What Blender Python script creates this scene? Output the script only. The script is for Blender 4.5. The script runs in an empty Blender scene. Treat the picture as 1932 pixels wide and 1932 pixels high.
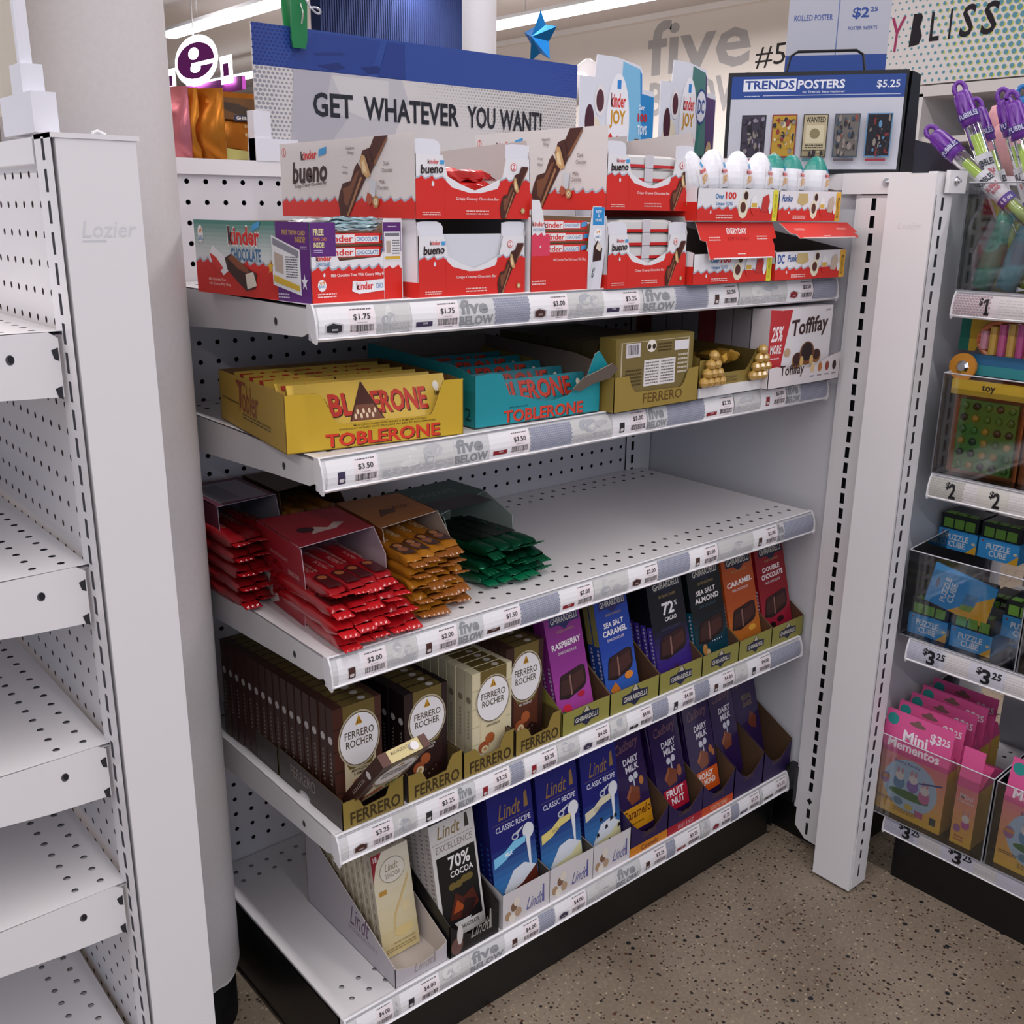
import bpy, math, random
from mathutils import Vector, Matrix
rnd = random.Random(7)
PI = math.pi
S = bpy.context.scene
COL = S.collection
# ---------------------------------------------------------------- camera, world, light, exposure
cd = bpy.data.cameras.new('camera'); cam = bpy.data.objects.new('camera', cd); COL.objects.link(cam)
cd.sensor_width = 36; cd.lens = 36 * 1905.4 / 1932; cd.clip_start = .02; cd.clip_end = 60
cam.matrix_world = Matrix(((0.76320698, 0.17738313, -0.62132948, -0.50541665), (-0.64607731, 0.22431491, -0.72956627, -0.90439157),
                           (0.00996072, 0.95823695, 0.28580192, 1.09858118), (0, 0, 0, 1)))
S.camera = cam
S.view_settings.view_transform = 'Standard'; S.view_settings.look = 'None'
S.view_settings.exposure = 0.42; S.view_settings.gamma = 1.0; S.view_settings.use_curve_mapping = False
w = bpy.data.worlds.new('world'); S.world = w; w.use_nodes = True
w.node_tree.nodes['Background'].inputs[0].default_value = (.66, .77, 1.0, 1); w.node_tree.nodes['Background'].inputs[1].default_value = .42

def area(name, loc, sx, sy, power, col=(1, .955, .965), rot=(0, 0, 0)):
    l = bpy.data.lights.new(name, 'AREA'); l.shape = 'RECTANGLE'; l.size = sx; l.size_y = sy; l.energy = power; l.color = col
    o = bpy.data.objects.new(name, l); o.location = loc; o.rotation_euler = rot; COL.objects.link(o)
    return o
# rows of linear ceiling lamps along Y; the leftmost is an added, unseen fill
for lx, y0, y1, pw in ((-3.78, -4.5, 5.5, 60), (-1.94, -4.5, 5.5, 85), (-.10, -4.5, 2.6, 50), (1.74, -4.5, 4.0, 60), (3.58, 3.0, 8.74, 110), (5.42, -2.0, 6.55, 190), (5.42, 7.1, 12.6, 120)):
    area('ceiling_lamp_and_fill_light', (lx, (y0 + y1) / 2, 2.555), .09, y1 - y0, pw)

# ---------------------------------------------------------------- materials
def lin(c):
    return c / 12.92 if c <= .04045 else ((c + .055) / 1.055) ** 2.4
def hx(s):
    s = s.lstrip('#')
    if len(s) == 3: s = s[0] * 2 + s[1] * 2 + s[2] * 2
    return tuple(lin(int(s[i:i + 2], 16) / 255) for i in (0, 2, 4)) + (1,)
def mat(name, rough=.5, metal=0., spec=.5, bump=0., bscale=80., coat=0., col=None, mottle=0.):
    m = bpy.data.materials.new(name); m.use_nodes = True; nt = m.node_tree; b = nt.nodes['Principled BSDF']
    b.inputs['Roughness'].default_value = rough; b.inputs['Metallic'].default_value = metal
    b.inputs['Specular IOR Level'].default_value = spec; b.inputs['Coat Weight'].default_value = coat
    if col: src = None; b.inputs['Base Color'].default_value = hx(col)
    else:
        a = nt.nodes.new('ShaderNodeAttribute'); a.attribute_name = 'Col'; src = a.outputs['Color']
        nt.links.new(src, b.inputs['Base Color'])
    if bump or mottle:
        n = nt.nodes.new('ShaderNodeTexNoise'); n.inputs['Scale'].default_value = bscale; n.inputs['Detail'].default_value = 3
        tc = nt.nodes.new('ShaderNodeTexCoord'); nt.links.new(tc.outputs['Object'], n.inputs['Vector'])
        if bump:
            bp = nt.nodes.new('ShaderNodeBump'); bp.inputs['Strength'].default_value = bump; bp.inputs['Distance'].default_value = .002
            nt.links.new(n.outputs['Fac'], bp.inputs['Height']); nt.links.new(bp.outputs['Normal'], b.inputs['Normal'])
        if mottle and src:
            mx = nt.nodes.new('ShaderNodeMix'); mx.data_type = 'RGBA'; mx.blend_type = 'MULTIPLY'
            rr = nt.nodes.new('ShaderNodeMapRange'); rr.inputs[3].default_value = 1 - mottle; rr.inputs[4].default_value = 1.0
            nt.links.new(n.outputs['Fac'], rr.inputs[0]); mx.inputs[0].default_value = 1
            nt.links.new(src, mx.inputs[6]); nt.links.new(rr.outputs[0], mx.inputs[7]); nt.links.new(mx.outputs[2], b.inputs['Base Color'])
    return m
def clear_mat(name, tint=(1, 1, 1, 1), gl=.12, rough=.04):
    m = bpy.data.materials.new(name); m.use_nodes = True; nt = m.node_tree; nt.nodes.clear()
    o = nt.nodes.new('ShaderNodeOutputMaterial'); t = nt.nodes.new('ShaderNodeBsdfTransparent'); g = nt.nodes.new('ShaderNodeBsdfGlossy')
    t.inputs[0].default_value = tint; g.inputs['Roughness'].default_value = rough
    f = nt.nodes.new('ShaderNodeFresnel'); f.inputs[0].default_value = 1.45; a = nt.nodes.new('ShaderNodeMath'); a.operation = 'ADD'; a.inputs[1].default_value = gl * .3
    mx = nt.nodes.new('ShaderNodeMixShader'); nt.links.new(f.outputs[0], a.inputs[0]); nt.links.new(a.outputs[0], mx.inputs[0])
    nt.links.new(t.outputs[0], mx.inputs[1]); nt.links.new(g.outputs[0], mx.inputs[2]); nt.links.new(mx.outputs[0], o.inputs[0])
    return m
def emis(name, col, st):
    m = bpy.data.materials.new(name); m.use_nodes = True; nt = m.node_tree; b = nt.nodes['Principled BSDF']
    b.inputs['Base Color'].default_value = hx(col); b.inputs['Emission Color'].default_value = hx(col); b.inputs['Emission Strength'].default_value = st
    return m
CARD, GLOSS, FOIL, PAINT, CLEAR, LAMP, MATT, CHROME, PLAST = range(9)
MATS = [mat('printed_card', .42, 0, .4, .05, 300, .0), mat('glossy_wrapper', .2, 0, .5, .15, 60, .3), mat('metallic_foil', .28, .75, .5, .35, 55),
        mat('powder_coated_steel', .32, 0, .45, .03, 500), clear_mat('clear_acrylic'), emis('lamp_diffuser', '#ffffff', 5.0),
        mat('matt_surface', .75, 0, .25, .05, 200, 0, None, .12), mat('bright_zinc', .25, 1., .5), mat('moulded_plastic', .33, 0, .5)]

# ---------------------------------------------------------------- mesh builder
class M:
    def __init__(s): s.v = []; s.f = []; s.c = []; s.m = []
    def add(s, vs, fs, col, mi=0):
        b = len(s.v); s.v += [tuple(p) for p in vs]
        if isinstance(col, str): col = hx(col)
        for f in fs: s.f.append(tuple(b + i for i in f)); s.c.append(col); s.m.append(mi)
    def face(s, pts, col, mi=0): s.add(pts, [tuple(range(len(pts)))], col, mi)
    def box(s, x0, x1, y0, y1, z0, z1, col, mi=0, **k):
        P = [(x0, y0, z0), (x1, y0, z0), (x1, y1, z0), (x0, y1, z0), (x0, y0, z1), (x1, y0, z1), (x1, y1, z1), (x0, y1, z1)]
        F = {'b': (3, 2, 1, 0), 't': (4, 5, 6, 7), 'f': (0, 1, 5, 4), 'k': (2, 3, 7, 6), 'l': (3, 0, 4, 7), 'r': (1, 2, 6, 5)}
        for n, f in F.items(): s.face([P[i] for i in f], k.get(n, col), mi)
    def slab(s, pts, o, u, v, th, co, ci=None, mi=0, ce=None):
        # flat card cut to the outline pts (metres along u, v), its outer face towards u x v
        o = Vector(o); u = Vector(u); v = Vector(v); n = u.cross(v).normalized()
        ar = sum(pts[i][0] * pts[(i + 1) % len(pts)][1] - pts[(i + 1) % len(pts)][0] * pts[i][1] for i in range(len(pts)))
        if ar < 0: pts = pts[::-1]
        A = [o + u * a + v * b for a, b in pts]; B = [p - n * th for p in A]
        s.face(A, co, mi); s.face(B[::-1], ci or co, mi)
        for i in range(len(A)):
            j = (i + 1) % len(A); s.face([A[i], B[i], B[j], A[j]], ce or ci or co, mi)
    def tube(s, path, r, col, mi=0, n=8, cap=True):
        path = [Vector(p) for p in path]; rs = r if isinstance(r, (list, tuple)) else [r] * len(path); rings = []
        up = Vector((0, 0, 1))
        for i, p in enumerate(path):
            t = (path[min(i + 1, len(path) - 1)] - path[max(i - 1, 0)]).normalized()
            a = t.cross(up)
            if a.length < .1: a = t.cross(Vector((0, 1, 0)))
            a.normalize(); b = a.cross(t)
            rings.append([p + (a * math.cos(2 * PI * k / n) + b * math.sin(2 * PI * k / n)) * rs[i] for k in range(n)])
        vs = [q for rg in rings for q in rg]; fs = []
        for i in range(len(path) - 1):
            for k in range(n):
                fs.append((i * n + k, i * n + (k + 1) % n, (i + 1) * n + (k + 1) % n, (i + 1) * n + k))
        if cap: fs += [tuple(range(n))[::-1], tuple((len(path) - 1) * n + k for k in range(n))]
        s.add(vs, fs, col, mi)
    def obj(s, name, parent=None, loc=(0, 0, 0), rot=(0, 0, 0), smooth=False, bevel=0):
        me = bpy.data.meshes.new(name); me.from_pydata(s.v, [], s.f)
        for m in MATS: me.materials.append(m)
        me.polygons.foreach_set('material_index', s.m)
        ca = me.color_attributes.new('Col', 'FLOAT_COLOR', 'CORNER'); buf = []
        for p, c in zip(s.f, s.c): buf += list(c) * len(p)
        ca.data.foreach_set('color', buf)
        if smooth: me.polygons.foreach_set('use_smooth', [True] * len(s.f))
        me.update()
        o = bpy.data.objects.new(name, me); COL.objects.link(o); o.location = loc; o.rotation_euler = rot
        if parent: o.parent = parent
        if bevel:
            md = o.modifiers.new('bevel', 'BEVEL'); md.width = bevel; md.segments = 2; md.limit_method = 'ANGLE'; md.angle_limit = .8
        return o
def tag(o, label, cat, group=None):
    o['label'] = label; o['category'] = cat
    if group: o['group'] = group
    return o
def thing(name, label, cat, loc=(0, 0, 0), rot=(0, 0, 0), group=None):
    o = bpy.data.objects.new(name, None); o.empty_display_size = .02; COL.objects.link(o); o.location = loc; o.rotation_euler = rot
    return tag(o, label, cat, group)
def struct(o): o['kind'] = 'structure'; return o
ORD = ['first', 'second', 'third', 'fourth', 'fifth', 'sixth', 'seventh', 'eighth', 'ninth', 'tenth', 'eleventh', 'twelfth', 'thirteenth', 'fourteenth', 'fifteenth', 'sixteenth', 'seventeenth']
def copy_tree(o, parent=None):
    c = o.copy(); COL.objects.link(c)
    if parent: c.parent = parent
    for ch in list(o.children): copy_tree(ch, c)
    return c

# ---------------------------------------------------------------- flat print: polygons and lettering laid on a face
_tc = {}
def glyphs(txt, bold):
    k = (txt, bold)
    if k not in _tc:
        cu = bpy.data.curves.new('t', 'FONT'); cu.body = txt; cu.offset = min(bold, 2.2) * .014; cu.resolution_u = 2; cu.fill_mode = 'FRONT'
        o = bpy.data.objects.new('t', cu); me = o.to_mesh()
        vs = [(v.co.x, v.co.y) for v in me.vertices]; fs = [tuple(p.vertices) for p in me.polygons]
        o.to_mesh_clear(); bpy.data.objects.remove(o); bpy.data.curves.remove(cu)
        if not vs: vs = [(0, 0), (1, 1)]
        x0 = min(a for a, b in vs); x1 = max(a for a, b in vs); y0 = min(b for a, b in vs); y1 = max(b for a, b in vs)
        vs = [((a - x0) / max(1e-6, x1 - x0), (b - y0) / max(1e-6, y1 - y0)) for a, b in vs]
        _tc[k] = (vs, fs)
    return _tc[k]
class Art:
    def __init__(s, m, o, U, V, fn=None, mi=0):
        s.M = m; s.o = Vector(o); s.U = Vector(U); s.V = Vector(V); s.n = s.U.cross(s.V).normalized(); s.fn = fn; s.mi = mi
        s.asp = s.U.length / s.V.length; s.L = 0; s.txt = False
    def p(s, a, b, L):
        d = .00012 + .00005 * L + (.0005 if s.fn and s.txt else 0)
        if s.fn: return s.fn(a, b, d)
        return s.o + s.U * a + s.V * b + s.n * d
    def poly(s, pts, col, mi=None):
        s.L += 1
        ar = sum(pts[i][0] * pts[(i + 1) % len(pts)][1] - pts[(i + 1) % len(pts)][0] * pts[i][1] for i in range(len(pts)))
        if ar < 0: pts = pts[::-1]
        s.M.face([s.p(a, b, s.L) for a, b in pts], col, s.mi if mi is None else mi)
    def rect(s, a0, b0, a1, b1, col, mi=None, n=1):
        if s.fn: n = max(n, 5)
        s.L += 1; L = s.L
        for i in range(n):
            t0 = b0 + (b1 - b0) * i / n; t1 = b0 + (b1 - b0) * (i + 1) / n
            s.M.face([s.p(a0, t0, L), s.p(a1, t0, L), s.p(a1, t1, L), s.p(a0, t1, L)], col, s.mi if mi is None else mi)
    def grad(s, a0, b0, a1, b1, c0, c1, n=8):
        s.L += 1; c0 = hx(c0); c1 = hx(c1)
        for i in range(n):
            t0 = b0 + (b1 - b0) * i / n; t1 = b0 + (b1 - b0) * (i + 1) / n; k = (i + .5) / n
            s.M.face([s.p(a0, t0, s.L), s.p(a1, t0, s.L), s.p(a1, t1, s.L), s.p(a0, t1, s.L)], tuple(x * (1 - k) + y * k for x, y in zip(c0, c1)), s.mi)
    def ell(s, cx, cy, rx, ry=None, col='#000000', n=20, mi=None, rot=0):
        if ry is None: ry = rx * s.asp
        s.poly([(cx + rx * math.cos(2 * PI * k / n + rot), cy + ry * math.sin(2 * PI * k / n + rot)) for k in range(n)], col, mi)
    def t(s, txt, a0, b0, a1, b1, col, b=0, sh=0, rise=0):
        # lettering fitted to the box a0..a1, b0..b1; sh leans it, rise lifts its right end
        s.L += 1; vs, fs = glyphs(txt, b); L = s.L; s.txt = True
        P = [s.p(a0 + (a1 - a0) * x + sh * (b1 - b0) * y / s.asp, b0 + (b1 - b0) * y + rise * x, L) for x, y in vs]
        s.M.add(P, fs, col, s.mi); s.txt = False
    def dash(s, a0, b0, a1, b1, n, col, fill=.45, gap=.2):
        # rows of fine print too small to read
        s.L += 1; h = (b1 - b0) / n
        for i in range(n):
            x = a0; y0 = b0 + h * (i + .5 - fill / 2); y1 = y0 + h * fill
            while x < a1 - 1e-4:
                l = (a1 - a0) * rnd.uniform(.05, .16); x1 = min(a1, x + l)
                s.M.face([s.p(x, y0, s.L), s.p(x1, y0, s.L), s.p(x1, y1, s.L), s.p(x, y1, s.L)], col, s.mi); x = x1 + (a1 - a0) * .03
    def bars(s, a0, b0, a1, b1, n, col='#16161c'):
        s.L += 1; w_ = (a1 - a0) / n
        for i in range(n):
            q = w_ * rnd.choice((.35, .5, .7)); x = a0 + i * w_
            s.M.face([s.p(x, b0, s.L), s.p(x + q, b0, s.L), s.p(x + q, b1, s.L), s.p(x, b1, s.L)], col, s.mi)
    def dots(s, a0, b0, a1, b1, na, nb, r, col, stag=True, rf=None):
        s.L += 1
        for j in range(nb):
            for i in range(na):
                x = a0 + (a1 - a0) * (i + .5 + (.25 if stag and j % 2 else -.25 if stag else 0)) / na; y = b0 + (b1 - b0) * (j + .5) / nb
                q = r * (rf(i / na, j / nb) if rf else 1)
                if q <= 0: continue
                rx = q * (a1 - a0) / na; ry = q * (b1 - b0) / nb
                s.M.face([s.p(x + rx * math.cos(PI / 3 * k), y + ry * math.sin(PI / 3 * k), s.L) for k in range(6)], col, s.mi)
    def wave(s, a0, a1, b0, b1, n, col, amp=.05, line=None):
        # solid band from b0 up to a dripping, scalloped edge at b1
        def edge(d):
            e = []
            for i in range(n):
                x = a0 + (a1 - a0) * i / n; q = (a1 - a0) / n; k = amp * (1 + .25 * math.sin(i * 2.3))
                e += [(x, b1 + d), (x + q * .3, b1 + k * .35 + d), (x + q * .62, b1 + k + d), (x + q * .7, b1 + k * .75 + d), (x + q * .86, b1 + k * .1 + d)]
            return e + [(a1, b1 + d)]
        if line: s.poly([(a0, b1 - .02)] + edge(amp * .55) + [(a1, b1 - .02)], line)
        s.poly([(a0, b0)] + edge(0) + [(a1, b0)], col)

# ---------------------------------------------------------------- sheet with punched holes
def punched(m, o, U, V, n_u, n_v, cu, cv, hole, test, col, depth=.003, inner=None, mi=PAINT, oct_=True, off=(0, 0)):
    # grid of n_u x n_v cells (cu x cv metres) starting at o; hole=(hw, hh) half sizes; test(i, j) says whether the cell is punched
    o = Vector(o); U = Vector(U); V = Vector(V); n = U.cross(V).normalized(); inner = inner or col
    hw, hh = hole
    if oct_: hp = [(hw * math.cos(PI / 8 + PI / 4 * k), hh * math.sin(PI / 8 + PI / 4 * k)) for k in range(8)]
    else: hp = [(hw, hh), (-hw, hh), (-hw, -hh), (hw, -hh)]
    for j in range(n_v):
        i = 0
        while i < n_u:
            if not test(i, j):
                i0 = i
                while i < n_u and not test(i, j): i += 1
                m.face([o + U * a + V * b for a, b in ((i0 * cu, j * cv), (i * cu, j * cv), (i * cu, (j + 1) * cv), (i0 * cu, (j + 1) * cv))], col, mi)
                continue
            cx = (i + .5) * cu; cy = (j + .5) * cv
            sq = [((i + 1) * cu, (j + 1) * cv), (i * cu, (j + 1) * cv), (i * cu, j * cv), ((i + 1) * cu, j * cv)]
            W = [o + U * a + V * b for a, b in sq]; H = [o + U * (cx + off[0] + a) + V * (cy + off[1] + b) for a, b in hp]; D = [p - n * depth for p in H]
            if oct_: fs = [(0, 4, 11, 1 + 0)]
            vs = W + H + D; k = len(hp)
            if oct_:
                # corner q of the square faces hole points 2q, 2q+1
                fs = []
                for q in range(4):
                    h0 = 4 + 2 * q; h1 = 4 + 2 * q + 1; nx = 4 + (2 * q + 2) % 8
                    fs += [(q, h1, h0), (q, (q + 1) % 4, nx, h1)]
            else: fs = [(q, (q + 1) % 4, 4 + (q + 1) % 4, 4 + q) for q in range(4)]
            m.add(vs, fs, col, mi)
            m.add(H + D, [(q, (q + 1) % k, k + (q + 1) % k, k + q) for q in range(k)], inner, mi)
            i += 1
# ================================================================ the setting
WH = '#e2dfe0'; WM = '#d6d3d6'; BLK = '#0b0b0d'
def floor_mat():
    m = bpy.data.materials.new('polished_aggregate_concrete'); m.use_nodes = True; nt = m.node_tree; b = nt.nodes['Principled BSDF']
    N = nt.nodes.new; L = nt.links.new; tc = N('ShaderNodeTexCoord')
    def vor(sc, lo, hi, rndm=1):
        v = N('ShaderNodeTexVoronoi'); v.inputs['Scale'].default_value = sc; v.inputs['Randomness'].default_value = rndm; L(tc.outputs['Object'], v.inputs['Vector'])
        r = N('ShaderNodeMapRange'); r.inputs[1].default_value = lo; r.inputs[2].default_value = hi; r.inputs[3].default_value = 1; r.inputs[4].default_value = 0
        L(v.outputs['Distance'], r.inputs[0]); return v, r.outputs[0]
    def mix(a, bcol, f):
        x = N('ShaderNodeMix'); x.data_type = 'RGBA'; L(f, x.inputs[0])
        if isinstance(a, tuple): x.inputs[6].default_value = a
        else: L(a, x.inputs[6])
        if isinstance(bcol, tuple): x.inputs[7].default_value = bcol
        else: L(bcol, x.inputs[7])
        return x.outputs[2]
    def mul(a, b_):
        x = N('ShaderNodeMath'); x.operation = 'MULTIPLY'; L(a, x.inputs[0]); L(b_, x.inputs[1]); return x.outputs[0]
    def thresh(out, lo, hi):
        r = N('ShaderNodeMapRange'); r.inputs[1].default_value = lo; r.inputs[2].default_value = hi; L(out, r.inputs[0]); return r.outputs[0]
    n1 = N('ShaderNodeTexNoise'); n1.inputs['Scale'].default_value = 5; n1.inputs['Detail'].default_value = 6; L(tc.outputs['Object'], n1.inputs['Vector'])
    n2 = N('ShaderNodeTexNoise'); n2.inputs['Scale'].default_value = 160; n2.inputs['Detail'].default_value = 4; L(tc.outputs['Object'], n2.inputs['Vector'])
    c = mix(hx('#7d6f5f'), hx('#8f8171'), thresh(n1.outputs['Fac'], .35, .65))
    c = mix(c, hx('#a3947f'), mul(thresh(n2.outputs['Fac'], .5, .7), thresh(n1.outputs['Fac'], .2, .9)))
    v, f = vor(170, .22, .36); s = N('ShaderNodeSeparateColor'); L(v.outputs['Color'], s.inputs[0])
    c = mix(c, hx('#40362f'), mul(f, thresh(s.outputs[0], .62, .66)))
    c = mix(c, hx('#b3a38a'), mul(f, thresh(s.outputs[1], .8, .84)))
    v, f = vor(95, .2, .3); s = N('ShaderNodeSeparateColor'); L(v.outputs['Color'], s.inputs[0])
    c = mix(c, hx('#2f2a28'), mul(f, thresh(s.outputs[0], .66, .68)))
    c = mix(c, hx('#5a3b2e'), mul(f, thresh(s.outputs[1], .85, .87)))
    v, f = vor(42, .14, .19); s = N('ShaderNodeSeparateColor'); L(v.outputs['Color'], s.inputs[0])
    c = mix(c, hx('#22252a'), mul(f, thresh(s.outputs[0], .72, .74)))
    L(c, b.inputs['Base Color']); b.inputs['Roughness'].default_value = .42; b.inputs['Specular IOR Level'].default_value = .35
    return m
def plain_mat(name, col, rough=.7, dots=None):
    m = mat(name, rough, 0, .3, .03, 40, 0, col)
    return m
def sheet(name, P, m):
    me = bpy.data.meshes.new(name); n = len(P)
    me.from_pydata(P, [], [tuple(range(n))]); me.materials.append(m); o = bpy.data.objects.new(name, me); COL.objects.link(o); return o
fm = floor_mat()
def slabobj(name, x0, x1, y0, y1, z0, z1, m):
    b = M(); b.box(x0, x1, y0, y1, z0, z1, '#ffffff'); o = b.obj(name); o.data.materials.clear(); o.data.materials.append(m)
    o.data.polygons.foreach_set('material_index', [0] * 6); return struct(o)
slabobj('floor', -5, 8, -4, 15, -.1, 0, fm)
# control joint, a pale ground line in the floor
slabobj('ceiling', -5, 8, -4, 15, 2.82, 2.92, plain_mat('ceiling_paint', '#b9b4b4'))
slabobj('wall_back', -5, 8, 14.9, 15.1, 0, 2.82, plain_mat('back_wall_paint', '#a8a29f'))
# right wall with its large grey lettering
wr = M(); wr.box(7, 7.15, -4, 15, 0, 2.82, '#cfc8c2', MATT)
A = Art(wr, (7, 15, 0), (0, -19, 0), (0, 0, 2.82), mi=MATT)
def yz(y, z): return ((15 - y) / 19, z / 2.82)
a0, b0 = yz(6.04, 2.30); a1, b1 = yz(4.87, 2.76); GL = '#9c9a9a'
A.t('five', a0, b0, a1, b1, GL, 1.3)
a0, b0 = yz(6.0, 1.95); a1, b1 = yz(4.85, 2.25); A.t('BELOW', a0, b0, a1, b1, GL, 2)
a0, b0 = yz(4.82, 2.262); a1, b1 = yz(4.52, 2.44); A.t('#5', a0, b0, a1, b1, '#232021', 0, .05)
a0, b0 = yz(8.6, 1.7); a1, b1 = yz(6.3, 2.5); A.dots(a0, b0, a1, b1, 46, 16, .32, '#a9a8a0', rf=lambda i, j: max(0, 1.1 - i * .8 - abs(j - .6) * .5))
a0, b0 = yz(9.5, 1.7); a1, b1 = yz(7.6, 2.45); A.dots(a0, b0, a1, b1, 36, 16, .5, '#c9c87a', rf=lambda i, j: max(0, 1.2 - i * 1.0 - j * .45))
struct(wr.obj('wall_right'))
tr = M(); tr.box(6.93, 7, -4, 15, 2.77, 2.82, '#d8d4d2', MATT); struct(tr.obj('trim_1'))

# blue partition wall with faint diagonal ribs
bl = M(); bl.box(2.955, 4.15, 5.0, 5.12, 0, 2.8, '#2a3762', MATT)
o = bl.obj('blue_partition', loc=(0, 0, 0))
bp_ = M()
for k in range(70): 
    x = 2.97 + k * .0168; bp_.box(x, x + .005, 4.994, 5, 1.2, 2.8, '#222e58', MATT)
bp_.obj('rib_panel', o)['kind'] = 'stuff'
tag(o, 'dark blue finely ribbed partition wall standing far behind the blue and white banner', 'partition')

# slim white store column by the blue partition
c = M(); c.tube([(0, 0, 0), (0, 0, 2.82)], .063, '#dcdade', MATT, 24, False); c.box(-.1, .1, -.1, .1, 0, .06, '#3a3a3c', MATT)
tag(c.obj('store_column', loc=(2.0, 2.25, 0), smooth=True), 'slim round white column right of the blue partition', 'column')

# linear ceiling lamps
for n_, (x, y0, y1, lab) in enumerate(((3.58, 3.0, 8.74, 'bright linear ceiling lamp nearer the camera, over the glowing purple letter'),
        (5.42, 7.1, 12.6, 'bright linear ceiling lamp behind the banner, left of the white column'), (5.42, -2.0, 6.55, 'bright linear ceiling lamp running right of the white column above the star balloon'))):
    t = thing('linear_lamp', lab, 'ceiling lamp', (x, y0, 2.62), group='linear ceiling lamps')
    b = M(); b.box(-.04, .04, 0, y1 - y0, 0, .03, '#dddddd', PAINT); b.obj('housing', t)
    b = M(); b.box(-.042, .042, .005, y1 - y0 - .005, -.055, 0, '#ffffff', LAMP); b.obj('diffuser', t)
    for yy in (.6, y1 - y0 - .6):
        b = M(); b.tube([(0, yy, .03), (0, yy, .2)], .006, '#cccccc', PAINT, 6); b.obj('hanger', t)

# ---------------------------------------------------------------- rounded column beside the chocolate shelves
def ring(cx, cy, r, e, n=40):
    out = []
    for k in range(n):
        a = 2 * PI * k / n; c_, s_ = math.cos(a), math.sin(a)
        out.append((cx + r * math.copysign(abs(c_) ** (2 / e), c_), cy + r * math.copysign(abs(s_) ** (2 / e), s_)))
    return out
c = M(); n = 40; R_ = ring(0, 0, .085, 2.3, n)
lv = [.085, .09, .094, .60, .602, 1.10, 1.102, 2.82]
vs = [(x * (1 if z > .09 else .97), y * (1 if z > .09 else .97), z + (rnd.uniform(-.004, .004) if z < .088 else 0)) for z in lv for x, y in R_]
c.add(vs, [(i * n + k, i * n + (k + 1) % n, (i + 1) * n + (k + 1) % n, (i + 1) * n + k) for i in range(len(lv) - 1) for k in range(n)], '#dbd6d6', MATT)
colr = thing('square_column', 'large white painted column with rounded corners between the two shelving units', 'column', (-.102, .283, 0))
c.obj('painted_shaft', colr, smooth=True)
b = M(); b.tube([(0, 0, 0), (0, 0, .1)], .08, '#0d0d0f', MATT, 32); b.obj('black_foot', colr)

# ================================================================ steel shelving
PI2 = PI / 2
def slotcol(m, o, U, V, wd, n, pitch=.0254, sw=.0032, sh=.009, off=0, col=WH, ins='#16161a'):
    # a slotted upright face: o = bottom left, U across (unit), V up (unit), a slot every pitch
    punched(m, o, U, V, 1, n, wd, pitch, (sw, sh), lambda i, j: True, col, .006, ins, PAINT, False, (off, 0))
def ticket_art(fn, items, W, m_parent, price_big=False):
    sid = {}
    base = M(); A = Art(base, (0, 0, 0), (W, 0, 0), (0, 0, 1), fn)
    A.rect(0, 0, 1, 1, '#d4d3d2'); A.asp = W / .034
    for it in items.split():
        k = it[0]; q = it[1:].split('-'); a = float(q[0]) / 1000 / W; b_ = float(q[1]) / 1000 / W; d = b_ - a
        if k == 'H':
            A.rect(a, 0, b_, 1, '#b9bac6'); nr = 9
            A.dots(a, .02, b_, .98, max(6, int(d * W / .0036)), 11, .52, '#8d90a2')
        elif k == 'F':
            A.rect(a, 0, b_, 1, '#cfcfd0'); A.t('five', a + d * .04, .47, b_ - d * .2, 1.0, '#8e9094', 2.5); A.t('BELOW', a + d * .0, .04, b_ - d * .06, .40, '#8e9094', 2)
        elif k == 'P':
            A.rect(a, 0, b_, 1, '#cdccca')
            for z in range(5):
                cx = a + d * rnd.uniform(.25, .75); cy = rnd.uniform(.3, .8); A.ell(cx, cy, d * rnd.uniform(.06, .2), rnd.uniform(.12, .3), rnd.choice(['#b9b9bc', '#c3c3c2', '#d9d8d6', '#aeb0b5']), 9)
            A.dash(a + d * .02, .03, b_ - d * .02, .35, 5, '#b3b4b8')
    base.obj('ticket_strip', m_parent)
    tk = [it for it in items.split() if it[0] == 'T']
    for it in tk:
        q = it[1:].split('-'); a = float(q[0]) / 1000; b_ = float(q[1]) / 1000; d = b_ - a; t = M()
        g = lambda x, y, e, a=a, d=d: fn((a + d * x) / W, y, e + .0004)
        B = Art(t, (0, 0, 0), (d, 0, 0), (0, 0, 1), g); B.asp = d / .034
        B.rect(0, -.01, 1, 1.01, '#eceaec'); B.rect(.52, .01, .99, .99, '#eee4e6')
        B.t('$' + q[2], .60, .52, .90, .74, '#1c1a1e', .8); B.dash(.56, .84, .94, .94, 1, '#6a6468'); B.dash(.66, .42, .84, .46, 1, '#8a8488'); B.dash(.68, .04, .86, .08, 1, '#6a6468')
        B.bars(.54, .12, .96, .36, 22); ic = rnd.choice(['#4a2c26', '#8b1f2a', '#2b2a2e', '#3c3350'])
        kd = rnd.choice((0, 1, 2))
        if kd == 0: B.poly([(.1, .14), (.3, .07), (.42, .14), (.42, .42), (.24, .52), (.1, .42)], '#c9c4c6'); B.poly([(.13, .17), (.3, .12), (.39, .18), (.39, .38), (.24, .47), (.13, .38)], ic)
        elif kd == 1: B.rect(.2, .1, .34, .56, ic); B.rect(.23, .16, .31, .3, '#cfc8c8')
        else: B.rect(.08, .12, .42, .3, ic)
        B.dash(.22, .2, .32, .28, 2, '#e8e4e4')
        t.obj('price_tag', m_parent)
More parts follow.
